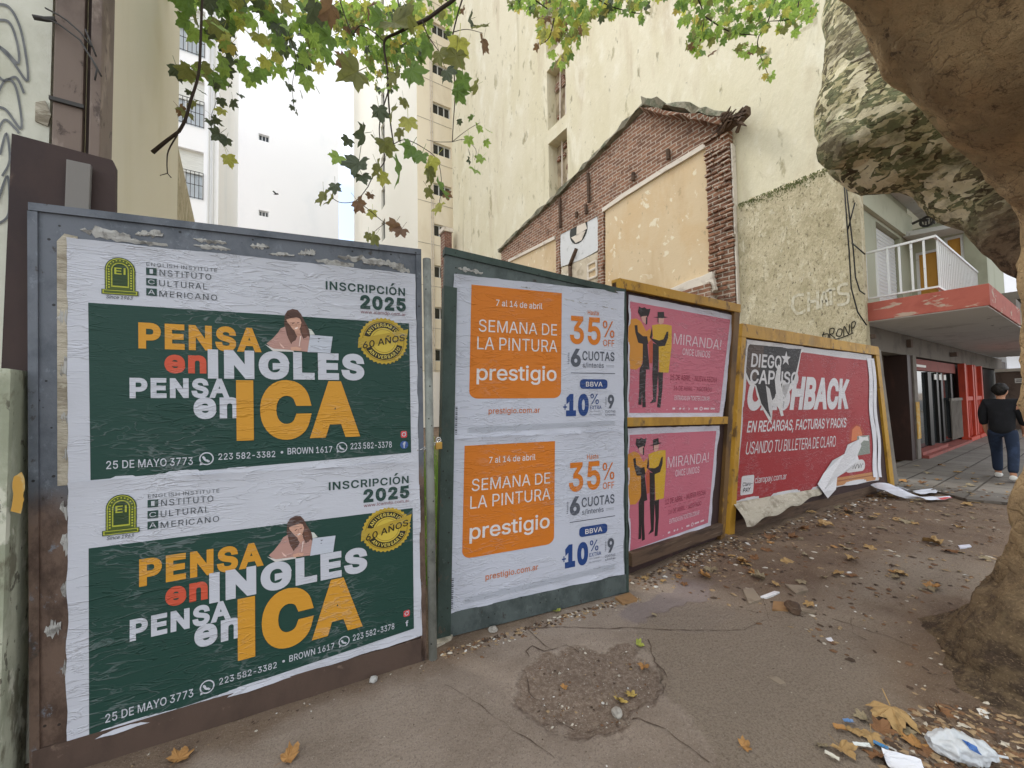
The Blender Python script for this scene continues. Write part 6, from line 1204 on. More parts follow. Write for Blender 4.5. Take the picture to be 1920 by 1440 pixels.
def person(loc, rz, label, stride=.22, height=1.66, jeans=None):
    e = empty('person', loc, label=label, cat='person'); e.rotation_euler = (0, 0, rz); k = height / 1.70; e.scale = (k, k, k)
    # walking along +X, left side is +Y
    fl, fr = Vector((stride, .12, .09)), Vector((-stride * .85, -.12, .13)); kl, kr = Vector((stride * .72 + .03, .115, .50)), Vector((-stride * .20, -.115, .50))
    V = [(0, 0, .95), (0, 0, 1.12), (.0, 0, 1.30), (0, 0, 1.43), (.02, 0, 1.50), (.03, 0, 1.57), (.025, 0, 1.64)]; E_ = [(0, 1), (1, 2), (2, 3), (3, 4), (4, 5), (5, 6)]; Rd = [(.10, .10), (.10, .10), (.10, .10), (.06, .06), .050, (.076, .09), (.07, .085)]
    def add(p, r_, fr_): V.append(tuple(p)); Rd.append(r_); E_.append((fr_, len(V) - 1)); return len(V) - 1
    hands = []
    for s_, sw_ in ((1, -.5), (-1, .5)):
        a = add((0, .15 * s_, 1.38), .055, 3 if False else 2); a = add((.02 * sw_, .21 * s_, 1.16), .044, a); a = add((.10 * sw_ + .12, .21 * s_, .93), .034, a); h = add((.14 * sw_ + .16, .205 * s_, .86), (.040, .02), a)
        for j in range(4): f = add((.14 * sw_ + .20 - .018 * j, .20 * s_ - .006 * s_, .80 + .006 * abs(j - 1)), .0095, h); add((.14 * sw_ + .205 - .020 * j, .19 * s_, .765 + .006 * abs(j - 1)), .0085, f)
        t_ = add((.14 * sw_ + .215, .195 * s_, .85), .011, h); add((.14 * sw_ + .225, .18 * s_, .815), .009, t_)
    for s_, kn, ft in ((1, kl, fl), (-1, kr, fr)):
        a = add((0, .10 * s_, .86), .07, 0); a = add(kn, .052, a); a = add(ft, .042, a); add(ft + Vector((.12, 0, -.05 if s_ > 0 else -.09)), .032, a)
    a = add((.125, 0, 1.575), .018, 5)
    for s_ in (1, -1): add((.02, .088 * s_, 1.585), .018, 5)
    skin_mesh('body', V, E_, Rd, m_skin, e)
    skin_mesh('shirt', [(0, 0, .80), (0, 0, .95), (0, 0, 1.15), (0, 0, 1.32), (0, 0, 1.45), (0, .165, 1.385), (-.01, .215, 1.18), (.06, .222, .97), (0, -.165, 1.385), (.02, -.215, 1.18), (.15, -.222, .97)], [(0, 1), (1, 2), (2, 3), (3, 4), (3, 5), (5, 6), (6, 7), (3, 8), (8, 9), (9, 10)],
              [(.15, .165), (.145, .165), (.14, .165), (.135, .165), (.075, .08), .095, .075, .052, .095, .075, .052], m_shirt, e)
    skin_mesh('jeans', [(0, 0, .93), (0, .095, .84), tuple(kl), tuple(fl + Vector((0, 0, .02))), (0, -.095, .84), tuple(kr), tuple(fr + Vector((0, 0, .02)))], [(0, 1), (1, 2), (2, 3), (0, 4), (4, 5), (5, 6)], [(.11, .125), .10, .078, .066, .10, .078, .066], jeans or m_jean, e)
    for s_, ft, dz in ((1, fl, 0), (-1, fr, .04)):
        tip = ft + Vector((.14, 0, -.05 - dz)); heel = ft + Vector((-.05, 0, -.035)); skin_mesh('shoe', [tuple(heel), tuple(ft + Vector((.03, 0, -.035 - dz * .4))), tuple(tip)], [(0, 1), (1, 2)], [(.046, .05), (.05, .05), (.045, .032)], m_shoe, e, 1)
    bm = bmesh.new(); bmesh.ops.create_icosphere(bm, subdivisions=4, radius=1)
    for v in bm.verts:
        q = v.co.copy(); nz_ = 1 + .10 * mn.noise(q * 3) + .06 * mn.noise(q * 9); v.co = Vector((q.x * .112 - .004, q.y * .098, q.z * .118)) * nz_ + Vector((0, 0, 1.625))
        if q.z < -.25 and q.x > -.3: v.co.x -= .05; v.co.z += .03
        if q.x > .55 and q.z < .35: v.co.x -= .05
    me_ = bpy.data.meshes.new('hair'); bm.to_mesh(me_); bm.free(); me_.materials.append(m_hair); me_.polygons.foreach_set('use_smooth', [True] * len(me_.polygons)); o = bpy.data.objects.new('hair', me_); col.objects.link(o); o.parent = e
    for s_ in (1, -1):
        b_ = MB(); b_.tube([(.10, .033 * s_, 1.60), (.112, .033 * s_, 1.60)], .011, 8); o = b_.build('eye', m_hair); o.parent = e
    b_ = MB(); b_.tube([(.102, -.02, 1.535), (.108, 0, 1.533), (.102, .02, 1.535)], .006, 6); o = b_.build('mouth', m_redstep); o.parent = e
    return e
pp_ = on_z(1884, 902, .035)
person((pp_.x + .1, pp_.y, .035), rad(-3), 'person seen from behind in black top, blue jeans and white shoes walking under the canopy', .26, 1.64)
person((12.6, .55, .035), rad(3), 'person in dark clothes mostly hidden behind the tree trunk at the right edge', .16, 1.64, m_shirt)

# ------------------------------------------------------------------ plane tree
def bark_mat(name, brown, crotch=None):
    t = NT(name)
    d1 = t.n("VectorMath", operation='ADD'); t.l(t.pos, d1.inputs[0]); nz = t.n("TexNoise"); nz.inputs['Scale'].default_value = 9; nz.inputs['Detail'].default_value = 4; t.l(t.pos, nz.inputs['Vector'])
    sc_ = t.n("VectorMath", operation='SCALE'); sc_.inputs['Scale'].default_value = .16; t.l(nz.outputs['Color'], sc_.inputs[0]); t.l(sc_.outputs[0], d1.inputs[1])
    st = (5, 5, 11) if not brown else (3, 3, 8)
    v = t.voro(1.75 if not brown else 1.6, st, src=d1.outputs[0]); cs = t.n("SeparateColor"); t.l(v.outputs['Color'], cs.inputs[0])
    ve = t.voro(1.75 if not brown else 1.6, st, 'DISTANCE_TO_EDGE', src=d1.outputs[0])
    if not brown:
        v2 = t.voro(2.9, (4, 4, 9), src=d1.outputs[0]); c2 = t.n("SeparateColor"); t.l(v2.outputs['Color'], c2.inputs[0]); e2 = t.voro(2.9, (4, 4, 9), 'DISTANCE_TO_EDGE', src=d1.outputs[0])
        k = t.mix(t.ramp(t.noise(1.7, U3, 6, .65), .42, .58), lin('#726b56'), lin('#767c5c'))
        k = t.mix(t.ramp(t.noise(4, U3, 7, .72), .50, .62), k, lin('#574e3d'))
        zone = t.ramp(t.noise(2.1, (1, 1, 1.3), 5, .65, 0, (7, 3, 1)), .40, .58)
        fl = (1, 1, 1.9)
        pale = t.math('MULTIPLY', t.ramp(t.noise(8, fl, 2, .45, .5), .53, .545), t.math('MULTIPLY_ADD', zone, .8, .2))
        pl2 = t.math('MULTIPLY', t.ramp(t.noise(15, fl, 1, .5, .6, (4, 1, 2)), .56, .575), t.math('MULTIPLY_ADD', zone, .7, .3))
        pl3 = t.math('MULTIPLY', t.ramp(t.noise(28, fl, 2, .5, .6, (9, 1, 2)), .59, .61), t.math('MULTIPLY_ADD', zone, .5, .5))
        dk = t.ramp(t.noise(13, fl, 3, .55, .6, (1, 8, 3)), .56, .59); k = t.mix(t.math('MULTIPLY', dk, .75), k, lin('#463d2e'))
        k = t.mix(t.math('MULTIPLY', pl3, .7), k, lin('#aaa37c'))
        k = t.mix(pl2, k, t.mix(c2.outputs[1], lin('#d3cba6'), lin('#b3ac84')))
        k = t.mix(pale, k, t.mix(cs.outputs[1], lin('#efe8cc'), lin('#d3cca8')))
        k = t.mix(t.math('MULTIPLY', t.ramp(t.noise(30, U3, 7, .75), .56, .68), .5), k, lin('#6b614f'))
        hh = t.math('ADD', t.math('MULTIPLY', t.math('ADD', pale, pl2), -.45), t.math('MULTIPLY', t.noise(30, (1, 1, 1.6), 8, .8), 1.8))
    else:
        k = t.mix(t.ramp(t.noise(2.2, (1, 1, .6), 7, .65), .42, .62), lin('#d0b48a'), lin('#ab9472'))
        k = t.mix(t.math('MULTIPLY', t.ramp(t.noise(1.6, U3, 6, .7, 0, (3, 2, 1)), .56, .68), .7), k, lin('#9c9570'))
        k = t.mix(t.math('MULTIPLY', t.ramp(t.noise(3.2, U3, 7, .7, 0, (8, 2, 1)), .58, .66), .7), k, lin('#c9ab82'))
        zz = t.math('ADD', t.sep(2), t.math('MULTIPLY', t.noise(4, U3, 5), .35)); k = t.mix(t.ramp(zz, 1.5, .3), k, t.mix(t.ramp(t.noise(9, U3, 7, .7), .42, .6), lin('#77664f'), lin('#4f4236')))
        k = t.mix(t.math('MULTIPLY', t.ramp(t.noise(9, (1, 1, 2.2), 8, .76), .57, .65), .8), k, lin('#54443a'))
        k = t.mix(t.math('MULTIPLY', t.ramp(t.noise(24, (1, 1, 3), 8, .8), .58, .66), .7), k, lin('#3d3128'))
        k = t.mix(t.math('MULTIPLY', t.math('MULTIPLY', t.ramp(ve.outputs['Distance'], .04, .0), .5), t.ramp(t.noise(3, U3, 4), .46, .6)), k, lin('#3a2e25'))
        v3 = t.voro(4.5, (3, 3, 9), 'DISTANCE_TO_EDGE', src=d1.outputs[0]); k = t.mix(t.math('MULTIPLY', t.math('MULTIPLY', t.ramp(v3.outputs['Distance'], .06, .0), .6), t.ramp(t.noise(2.3, U3, 5, .6, 0, (1, 9, 4)), .48, .6)), k, lin('#43362b'))
        k = t.mix(t.math('MULTIPLY', t.ramp(t.noise(60, (1, 1, 2), 5, .8), .54, .66), .45), k, lin('#cbb08c'))
        hh = t.math('ADD', t.math('MULTIPLY', t.ramp(ve.outputs['Distance'], 0, .15), .45), t.math('MULTIPLY', t.noise(13, (1, 1, 2.4), 8, .78), 1.6))
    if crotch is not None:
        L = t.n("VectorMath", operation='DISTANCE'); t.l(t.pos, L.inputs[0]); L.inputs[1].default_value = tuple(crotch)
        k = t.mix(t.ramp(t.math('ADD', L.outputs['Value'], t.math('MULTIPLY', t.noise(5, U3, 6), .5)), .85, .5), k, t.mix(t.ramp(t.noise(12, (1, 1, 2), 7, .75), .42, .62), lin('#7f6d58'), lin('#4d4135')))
    nr = t.bump(hh, .9 if brown else .6, .035 if brown else .02); nr = t.bump(t.noise(5, (1, 1, 1.6), 7, .72), .7 if brown else .4, .06, nr)
    return t.finish(k, .9, nr, 0, .25)
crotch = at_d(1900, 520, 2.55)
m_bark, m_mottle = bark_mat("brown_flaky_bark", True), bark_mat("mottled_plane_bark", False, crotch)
tree = empty('plane_tree', (3.77, .05, 0), label='big plane tree at the right edge, mottled limb and hanging leafy twigs', cat='tree')
def spline(P, r_, n=6):
    Q = []; S_ = []
    for i in range(len(P) - 1):
        p0, p1_, p2_, p3_ = P[max(i - 1, 0)], P[i], P[i + 1], P[min(i + 2, len(P) - 1)]
        for k in range(n):
            t = k / n; Q.append(.5 * ((2 * p1_) + (p2_ - p0) * t + (2 * p0 - 5 * p1_ + 4 * p2_ - p3_) * t * t + (3 * p1_ - p0 - 3 * p2_ + p3_) * t ** 3)); S_.append(r_[i] * (1 - t) + r_[i + 1] * t)
    return Q + [P[-1]], S_ + [r_[-1]]
tp = [Vector((3.76, .06, -.1)), Vector((3.80, .03, .10)), Vector((3.88, -.02, .30)), Vector((3.94, -.06, .65)), Vector((3.96, -.07, 1.2)), Vector((3.96, -.07, 1.7)), at_d(2125, 560, 2.15), at_d(2135, 380, 2.15), at_d(2085, 190, 2.0), at_d(1935, -10, 1.8), at_d(1800, -220, 1.65), at_d(1560, -560, 1.5), at_d(1300, -1100, 1.5)]
Q, S_ = spline(tp, [.62, .57, .51, .44, .375, .345, .365, .41, .44, .48, .45, .36, .28], 10)
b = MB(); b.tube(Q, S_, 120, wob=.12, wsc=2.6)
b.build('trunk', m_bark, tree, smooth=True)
b = MB()
def flare(u, v):
    th = u * 2 * math.pi; z = -.06 + 1.0 * v ** 1.7; q = Vector((math.cos(th) * 1.5, math.sin(th) * 1.5, z * 2))
    zz = max(0, z); lobe = max(0, math.cos(2 * (th - 2.54))) ** 2 + .5 * max(0, math.cos(3 * (th + .4))) ** 2
    fl = .5 + .5 * math.cos(th * 7 + 2 * mn.noise(q)); r_ = .335 + .31 * math.exp(-zz / .62) + (.26 * lobe + .07) * math.exp(-zz / .12) + .05 * fl * math.exp(-zz / .5) + .035 * mn.noise(q * 2.2) + .022 * mn.noise(q * 6) + .012 * mn.noise(q * 15)
    return (3.95 + r_ * math.cos(th), -.06 + r_ * math.sin(th), z)
b.grid(flare, 160, 60)
b.build('root_flare', m_bark, tree, smooth=True)
lp = [at_d(2070, 450, 2.4), at_d(1930, 345, 2.7), at_d(1790, 262, 2.95), at_d(1672, 236, 3.05), at_d(1650, 130, 3.1), at_d(1652, 0, 3.15), at_d(1670, -200, 3.3), at_d(1700, -520, 3.7)]
Q, S_ = spline(lp, [.36, .385, .43, .44, .365, .35, .35, .33], 12)
b = MB(); b.tube(Q, S_, 120, wob=.13, wsc=3.0)
q_, s_ = spline([at_d(1660, 240, 3.05), at_d(1600, 262, 3.05), at_d(1556, 292, 3.06)], [.36, .25, .10], 8); b.tube(q_, s_, 32, wob=.25, wsc=5)
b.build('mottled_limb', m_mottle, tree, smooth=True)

# leaves
def leaf_mat(name, c, t_=.5):
    g_ = sum(c) / 3; c = tuple(min(.7, (x * .85 + g_ * .15) * 1.22 + .004) for x in c)
    return surf(name, c, [(tuple(x * .62 for x in c), 30, U3, .48, .68, .7), (tuple(min(1, x * 1.25 + .01) for x in c), 70, U3, .55, .7, .5)], (), .5, 0, .35, t_)
LM = [leaf_mat("leaf_green", lin('#5d7a3c')), leaf_mat("leaf_light_green", lin('#7f9a48')), leaf_mat("leaf_yellow_green", lin('#989a48')), leaf_mat("leaf_yellow", lin('#a09248')), leaf_mat("leaf_brown", lin('#6d5340')), leaf_mat("leaf_olive", lin('#6c7040')), leaf_mat("leaf_dark", lin('#4a5540'), .3)]
half = [(90, 1.0), (83, .84), (77, .86), (70, .70), (62, .60), (54, .70), (48, .76), (40, .94), (33, .76), (25, .74), (16, .56), (6, .52), (-4, .60), (-14, .72), (-24, .56), (-38, .50), (-58, .40), (-78, .30), (-90, .16)]
OUT = [(math.cos(rad(a)) * r_, math.sin(rad(a)) * r_) for a, r_ in half] + [(-math.cos(rad(a)) * r_, math.sin(rad(a)) * r_) for a, r_ in half[-2:0:-1]]
def leaf(mb, c, size, tip, nrm, mi, rr, curl=.25, stalk=True):
    tip = Vector(tip).normalized(); nrm = Vector(nrm); nrm = (nrm - tip * nrm.dot(tip)); nrm = nrm.normalized() if nrm.length > 1e-3 else tip.orthogonal(); sd_ = tip.cross(nrm)
    k = size * .56; fold = rr.uniform(-.15, .75); cu = rr.uniform(-.3, 1.5) * curl; j = [rr.uniform(.88, 1.1) for _ in range(5)]; L = [Vector(c)]
    for i, (x, y) in enumerate(OUT):
        q = j[i * 5 // len(OUT)]; x *= q; y *= q
        z = fold * abs(x) * .6 - cu * (x * x + y * y) + .06 * math.sin(x * 9 + y * 5)
        L.append(c + sd_ * (x * k) + tip * (y * k) + nrm * (z * k))
    n = len(OUT); mb.add(L, [(0, i + 1, (i + 1) % n + 1) for i in range(n)], mi)
    if stalk:
        a = L[0] - tip * k * .1; b_ = a - tip * k * .8 + nrm * k * .25; w = sd_ * k * .018
        mb.add([a - w, a + w, b_ + w, b_ - w], [(0, 1, 2, 3)], mi)
def rdir(rr): return Vector((rr.gauss(0, 1), rr.gauss(0, 1), rr.gauss(0, 1))).normalized()
rr = random.Random(21)
def hang(mb, px, py, D, spx, mi):
    c = at_d(px, py, D); sz = spx * D / FPX * rr.uniform(.9, 1.15)
    tip = Vector((0, 0, -1)) + rdir(rr) * .75; nrm = -(c - EYE).normalized() + rdir(rr) * .85
    leaf(mb, c, sz, tip, nrm, mi, rr)
def pick(*w): return rr.choices(range(len(LM)), weights=w)[0]
NG = (5, 5, 1.6, .05, .15, 3, 2)
b = MB()
for (cx, cy, rx, ry, n, D, s_) in ((395, 40, 60, 55, 42, 3.0, 42), (480, 45, 75, 60, 62, 3.2, 40), (560, 50, 55, 70, 52, 3.3, 38), (352, 125, 22, 32, 9, 2.9, 42), (410, 130, 50, 25, 16, 3.0, 40), (470, 125, 50, 22, 14, 3.2, 36), (540, 118, 35, 26, 12, 3.3, 34), (585, 120, 26, 40, 12, 3.4, 36), (420, -20, 110, 30, 40, 3.2, 40), (600, 20, 30, 30, 14, 3.0, 42)):
    for k in range(int(n * .62)):
        a = rr.uniform(0, 6.28); q = math.sqrt(rr.random()); hang(b, cx + rx * q * math.cos(a), cy + ry * q * math.sin(a), D * rr.uniform(.9, 1.12), s_ * .92, pick(*NG))
for (x, y, s_, mi) in ((338, 205, 30, 4), (350, 210, 36, 5), (364, 193, 28, 5), (414, 188, 24, 6), (436, 190, 26, 6), (450, 178, 18, 6), (416, 206, 24, 2), (402, 222, 30, 6), (394, 228, 22, 6), (410, 252, 34, 6), (424, 262, 26, 6), (428, 296, 36, 2), (408, 160, 18, 6), (432, 158, 16, 6), (378, 172, 20, 6), (355, 172, 16, 6), (575, 148, 38, 1), (541, 160, 20, 6), (595, 168, 16, 6), (565, 175, 16, 6), (548, 200, 14, 6), (552, 188, 12, 6), (556, 210, 14, 6), (610, 95, 44, 0), (618, 70, 40, 0)): hang(b, x, y, 2.9, s_, mi)
b.build('leaf_spray', LM, tree, normals=False)
b = MB()                                                # fine far leaves in the middle
for (cx, cy, rx, ry, n, D, s_) in ((690, 60, 60, 60, 120, 5.2, 22), (760, 60, 50, 60, 90, 5.0, 22), (650, 20, 50, 30, 60, 5.0, 24), (720, 130, 40, 40, 40, 5.2, 18), (800, 20, 60, 30, 30, 5.0, 20), (840, 40, 12, 30, 14, 5.5, 18), (860, 165, 10, 22, 0, 5, 14), (775, 95, 30, 30, 30, 5, 22)):
    for k in range(n):
        a = rr.uniform(0, 6.28); q = math.sqrt(rr.random()); hang(b, cx + rx * q * math.cos(a), cy + ry * q * math.sin(a), D * rr.uniform(.9, 1.12), s_, pick(5, 6, 3, .5, .2, 2, 1))
b.build('leaf_spray', LM, tree, normals=False)
b = MB()                                                # nearest big leaves and the long hanging twig
for (x, y, s_, mi) in ((668, 135, 78, 5), (648, 118, 50, 4), (620, 14, 66, 4), (590, 12, 60, 6), (740, 42, 92, 5), (765, 28, 60, 5), (715, 35, 60, 0), (690, 15, 50, 4), (772, 131, 52, 0), (740, 140, 50, 5), (720, 165, 34, 1), (861, 82, 60, 2), (855, 105, 56, 5), (824, 100, 46, 5), (838, 134, 44, 6), (868, 148, 50, 0), (858, 170, 36, 0), (893, 160, 36, 5), (903, 50, 40, 5), (906, 78, 46, 4), (882, 36, 34, 6), (868, 18, 22, 4), (830, 24, 26, 5), (775, 85, 44, 0), (800, 85, 40, 0),
                       (711, 206, 40, 6), (735, 208, 40, 5), (757, 188, 30, 5), (765, 226, 46, 2), (752, 246, 30, 5), (682, 250, 48, 6), (652, 262, 28, 6), (634, 294, 42, 1), (672, 306, 62, 6), (680, 330, 44, 6), (708, 312, 46, 5), (722, 268, 46, 5), (705, 262, 34, 5), (751, 318, 66, 0), (771, 275, 46, 0), (790, 290, 50, 0), (811, 302, 62, 2), (806, 322, 44, 5), (825, 352, 42, 0), (804, 356, 32, 5), (838, 362, 26, 4), (824, 386, 40, 2), (716, 330, 36, 2), (628, 348, 34, 6), (606, 366, 46, 5), (622, 374, 36, 5), (672, 380, 42, 4), (694, 366, 24, 4), (698, 398, 26, 2), (740, 420, 34, 4), (752, 430, 36, 4), (702, 443, 32, 5), (690, 440, 24, 5),
                       (886, 219, 20, 0), (861, 226, 16, 6), (897, 238, 24, 1), (879, 260, 32, 1), (917, 246, 18, 1), (911, 265, 22, 1), (902, 296, 26, 1), (880, 300, 18, 6), (890, 318, 32, 1), (880, 284, 14, 6)):
    hang(b, x, y, 1.75 if s_ > 30 else 1.9, s_, mi)
b.build('leaf_spray', LM, tree, normals=False)
b = MB()                                                # autumn clusters along the top right
for (cx, cy, rx, ry, n, D, s_, w) in ((1000, 5, 50, 18, 40, 6.5, 20, (5, 6, 3, 1, .3, 2, 1)), (1035, 50, 26, 34, 44, 6.3, 22, (1, 2, 5, 4, 1.5, 2, 0)), (1075, 40, 30, 45, 60, 6.3, 22, (3, 6, 4, 1.5, .3, 2, 0)), (1052, 105, 20, 20, 12, 6.3, 22, (1, 4, 4, 2, .4, 1, 0)), (1140, 10, 60, 20, 60, 6.6, 20, (5, 6, 2, .6, .2, 2, .5)), (1200, 20, 14, 20, 14, 6.6, 18, (5, 5, 1, 0, 0, 2, 1)), (1320, 20, 55, 40, 64, 6.4, 20, (4, 7, 2, .5, .6, 2, 0)), (1310, 75, 24, 26, 22, 6.4, 20, (3, 7, 2, .5, .6, 2, 0)), (1370, 60, 40, 22, 30, 6.4, 20, (4, 7, 2, .4, .3, 2, 0)), (1440, 25, 60, 36, 64, 6.2, 20, (4, 8, 2, .4, .3, 2, 0)), (1500, 20, 30, 40, 40, 6.2, 20, (4, 8, 2, .4, .3, 2, 0)), (1432, 105, 14, 16, 9, 6.2, 18, (4, 6, 2, .4, 1, 2, 0)), (1441, 140, 8, 10, 4, 6.2, 18, (1, 3, 3, 1, 1, 2, 0)), (1395, 95, 30, 12, 12, 6.3, 18, (4, 8, 2, .4, .3, 2, 0)), (1235, -8, 300, 16, 90, 6.5, 20, (5, 6, 2, .6, .2, 2, .5))):
    for k in range(n):
        a = rr.uniform(0, 6.28); q = math.sqrt(rr.random()); hang(b, cx + rx * q * math.cos(a), cy + ry * q * math.sin(a), D * rr.uniform(.93, 1.08), s_, pick(*w))
for (x, y, mi) in ((1008, 86, 4), (1268, 18, 3), (1128, 33, 6), (1334, 100, 4), (1416, 62, 1), (1490, 60, 1)): hang(b, x, y, 6.3, 20, mi)
b.build('leaf_spray', LM, tree, normals=False)
# the rest of the crown, overhead; unseen street-side clumps added to block sky light
b = MB(); rc = random.Random(5)
clumps = [(rc.uniform(-3.5, 9), rc.uniform(-6, 1.2), rc.uniform(5.6, 9)) for _ in range(34)] + [(rc.uniform(-6, 10), rc.uniform(-9, -1.5), rc.uniform(3.8, 8)) for _ in range(36)]
for (cx, cy, cz) in clumps:
    if cy > 0 and cz < 5.0 + 2.2 * cy: cz += 2.5
    for k in range(60):
        p = Vector((cx, cy, cz)) + rdir(rc) * rc.uniform(.2, 1.1)
        q = p - EYE; d_ = q.dot(FW)
        if d_ > .2:
            sx, sy = 960 + FPX * q.dot(RT) / d_, 720 - FPX * q.dot(UP) / d_
            if -60 < sx < 1980 and sy > -60: continue
        leaf(b, p, rc.uniform(.16, .26), Vector((0, 0, -1)) + rdir(rc), Vector((0, 0, 1)) + rdir(rc) * .8, rc.choice((0, 0, 1, 1, 2, 5)), rc, stalk=False)
b.build('crown_and_sky_blocker', LM, tree, normals=False)
# twigs
m_twig = surf("dark_twig", lin('#3b3129'), (), [(60, U3, .4, .004)], .85)
tw_ = MB()
def twig(pts, D, r0, r1):
    P = [at_d(x, y, D if not isinstance(D, list) else D[0] + (D[1] - D[0]) * i / (len(pts) - 1)) for i, (x, y) in enumerate(pts)]; q_, s_ = spline(P, [r0 + (r1 - r0) * i / (len(P) - 1) for i in range(len(P))], 4); tw_.tube(q_, s_, 7)
twig([(385, -60), (379, 0), (376, 80), (372, 140), (357, 190), (347, 225), (335, 247)], 2.6, .007, .010); twig([(335, 247), (310, 266), (286, 286)], 2.6, .009, .013)
twig([(333, 252), (316, 282), (313, 305), (314, 325)], 2.6, .005, .003); twig([(314, 325), (321, 333)], 2.6, .003, .003); twig([(314, 325), (300, 329)], 2.6, .003, .002)
twig([(890, -40), (852, -2), (830, 14), (800, 36), (772, 48)], 1.85, .009, .008); twig([(772, 48), (745, 62), (724, 72), (720, 90), (726, 130), (728, 180), (732, 230), (738, 270)], 1.8, .007, .003)
twig([(728, 170), (712, 230), (714, 270), (722, 300), (700, 330), (690, 350)], 1.8, .003, .002); twig([(690, 350), (668, 376), (640, 380), (624, 372)], 1.8, .002, .0015); twig([(668, 376), (690, 392), (722, 418), (742, 422)], 1.8, .002, .0015); twig([(722, 418), (700, 436)], 1.8, .0015, .001)
twig([(738, 270), (760, 262), (790, 275), (820, 300), (828, 345), (824, 380)], 1.8, .002, .0015); twig([(792, 40), (802, 66), (822, 95)], 1.82, .003, .002)
twig([(868, -5), (860, 20), (850, 60), (846, 90), (851, 130), (853, 180), (850, 230), (848, 266)], 1.85, .004, .002); twig([(848, 266), (865, 252), (882, 240), (900, 230)], 1.85, .0015, .001); twig([(848, 266), (872, 262), (892, 280), (890, 300)], 1.85, .0015, .001); twig([(848, 266), (820, 266), (800, 262)], 1.85, .0015, .001)
twig([(850, 60), (875, 55), (905, 62)], 1.85, .002, .001); twig([(740, -30), (748, 10), (754, 26)], 1.8, .004, .002); twig([(630, -30), (640, 10), (652, 45), (662, 66)], 2.2, .004, .003); twig([(662, 66), (676, 48), (700, 60), (718, 76)], 2.2, .003, .003); twig([(400, 150), (405, 190), (396, 222), (412, 255), (428, 285)], 2.9, .002, .001)
twig([(540, 60), (555, 110), (548, 160), (552, 205)], 3.0, .003, .0015)
for pts in ([(960, -30), (1010, 5), (1040, 30), (1070, 80)], [(1040, 30), (1030, 70), (1012, 84)], [(1300, -20), (1320, 30), (1312, 80)], [(1320, 30), (1370, 60), (1420, 66)], [(1460, -20), (1440, 40), (1420, 80), (1440, 140)], [(1500, -30), (1490, 30), (1440, 40)], [(1100, -20), (1140, 10), (1200, 26)]): twig(pts, 6.3, .012, .005)
tw_.build('twigs', m_twig, tree, smooth=True)

# ------------------------------------------------------------------ things lying on the ground
def ground_pt(px, py):
    p = on_z(px, py); z = gz(p.x, p.y)
    if p.x > 8.7: z = max(z, .036)
    return Vector((p.x, p.y, z))
def dry(name, c): return surf(name, lin(c), [(tuple(x * .55 for x in lin(c)), 25, U3, .46, .66, .8)], [(60, U3, .4, .004)], .8)
DM = [dry("dry_tan_leaf", '#a88a5c'), dry("dry_brown_leaf", '#7d5a3c'), dry("dry_yellow_leaf", '#b89f58'), dry("dry_grey_leaf", '#8f8268'), dry("dry_orange_leaf", '#a67c4a'), dry("dry_green_leaf", '#9aa04a')]
rl_ = random.Random(77)
protos = []
for k in range(18):
    mb = MB(); leaf(mb, Vector((0, 0, 0)), 1.0, Vector((0, 1, 0)), Vector((0, 0, 1)), 0, rl_, curl=-.28 if k % 3 else .2)
    me_z = min(v[2] for v in mb.v); mb.v = [(x, y, z - me_z) for x, y, z in mb.v]
    protos.append(mb.build('fallen_leaf', DM[k % 6], normals=False))
used = set()
def drop_leaf(p, size, kind, label, group=None, tilt=.12):
    c = [i for i in range(18) if i % 6 == kind]; i = rl_.choice(c); src = protos[i]
    if i not in used: used.add(i); o = src
    else: o = src.copy(); col.objects.link(o)
    o.location = p + Vector((0, 0, .004)); o.scale = (size, size * rl_.uniform(.8, 1), size * rl_.uniform(.7, 1.5)); o.rotation_euler = (rl_.gauss(0, tilt), rl_.gauss(0, tilt), rl_.uniform(0, 6.28))
    for k in ('label', 'category', 'group'):
        if k in o: del o[k]
    tag(o, label, 'leaf', group); return o
for (x, y, s_, kd, lab) in ((1197, 1212, .085, 5, 'small greenish yellow leaf at the upper edge of the rubble hole'), (1207, 1246, .09, 4, 'orange leaf on the right side of the rubble hole'), (1160, 1308, .10, 2, 'large yellow leaf at the lower edge of the rubble hole'), (1184, 1298, .08, 2, 'pale yellow leaf overlapping the larger one in the rubble hole'), (1058, 1281, .055, 4, 'small orange leaf inside the left part of the rubble hole'), (1395, 1402, .075, 4, 'lone orange leaf on bare cement near the bottom edge'),
                            (1046, 1148, .09, 5, 'curled greenish leaf against the foot of the dark green panel'), (1325, 1083, .15, 4, 'orange brown leaf on the dirt above the purple grey patch'), (1224, 1155, .06, 3, 'small dull leaf on the smooth cement left of the purple grey patch'), (1545, 988, .24, 0, 'wide tan leaf flat on the dirt in front of the red poster'), (1755, 1020, .26, 0, 'wide tan leaf on the dirt between the white rag and the trunk'), (335, 1425, .12, 4, 'orange leaf below the first panel at the bottom edge'), (540, 1425, .12, 4, 'reddish leaf near the bottom edge, right of the orange one'),
                            (1652, 1372, .12, 1, 'reddish brown leaf in the litter heap beside the trunk'), (1715, 1398, .13, 4, 'rust orange leaf in the litter heap by the plastic bag')): drop_leaf(ground_pt(x, y), s_, kd, lab)
big = MB(); leaf(big, Vector((0, 0, 0)), 1, Vector((0, 1, 0)), Vector((0, 0, 1)), 0, random.Random(3), curl=.9); p = ground_pt(1672, 1345)
o = big.build('fallen_leaf', DM[0], normals=False, label='big curled tan leaf at the foot of the trunk, largest of the fallen leaves', cat='leaf'); o.location = p + Vector((0, 0, .05)); o.scale = (.24, .22, .22); o.rotation_euler = (.15, -.1, 2.1)
n_ = 0
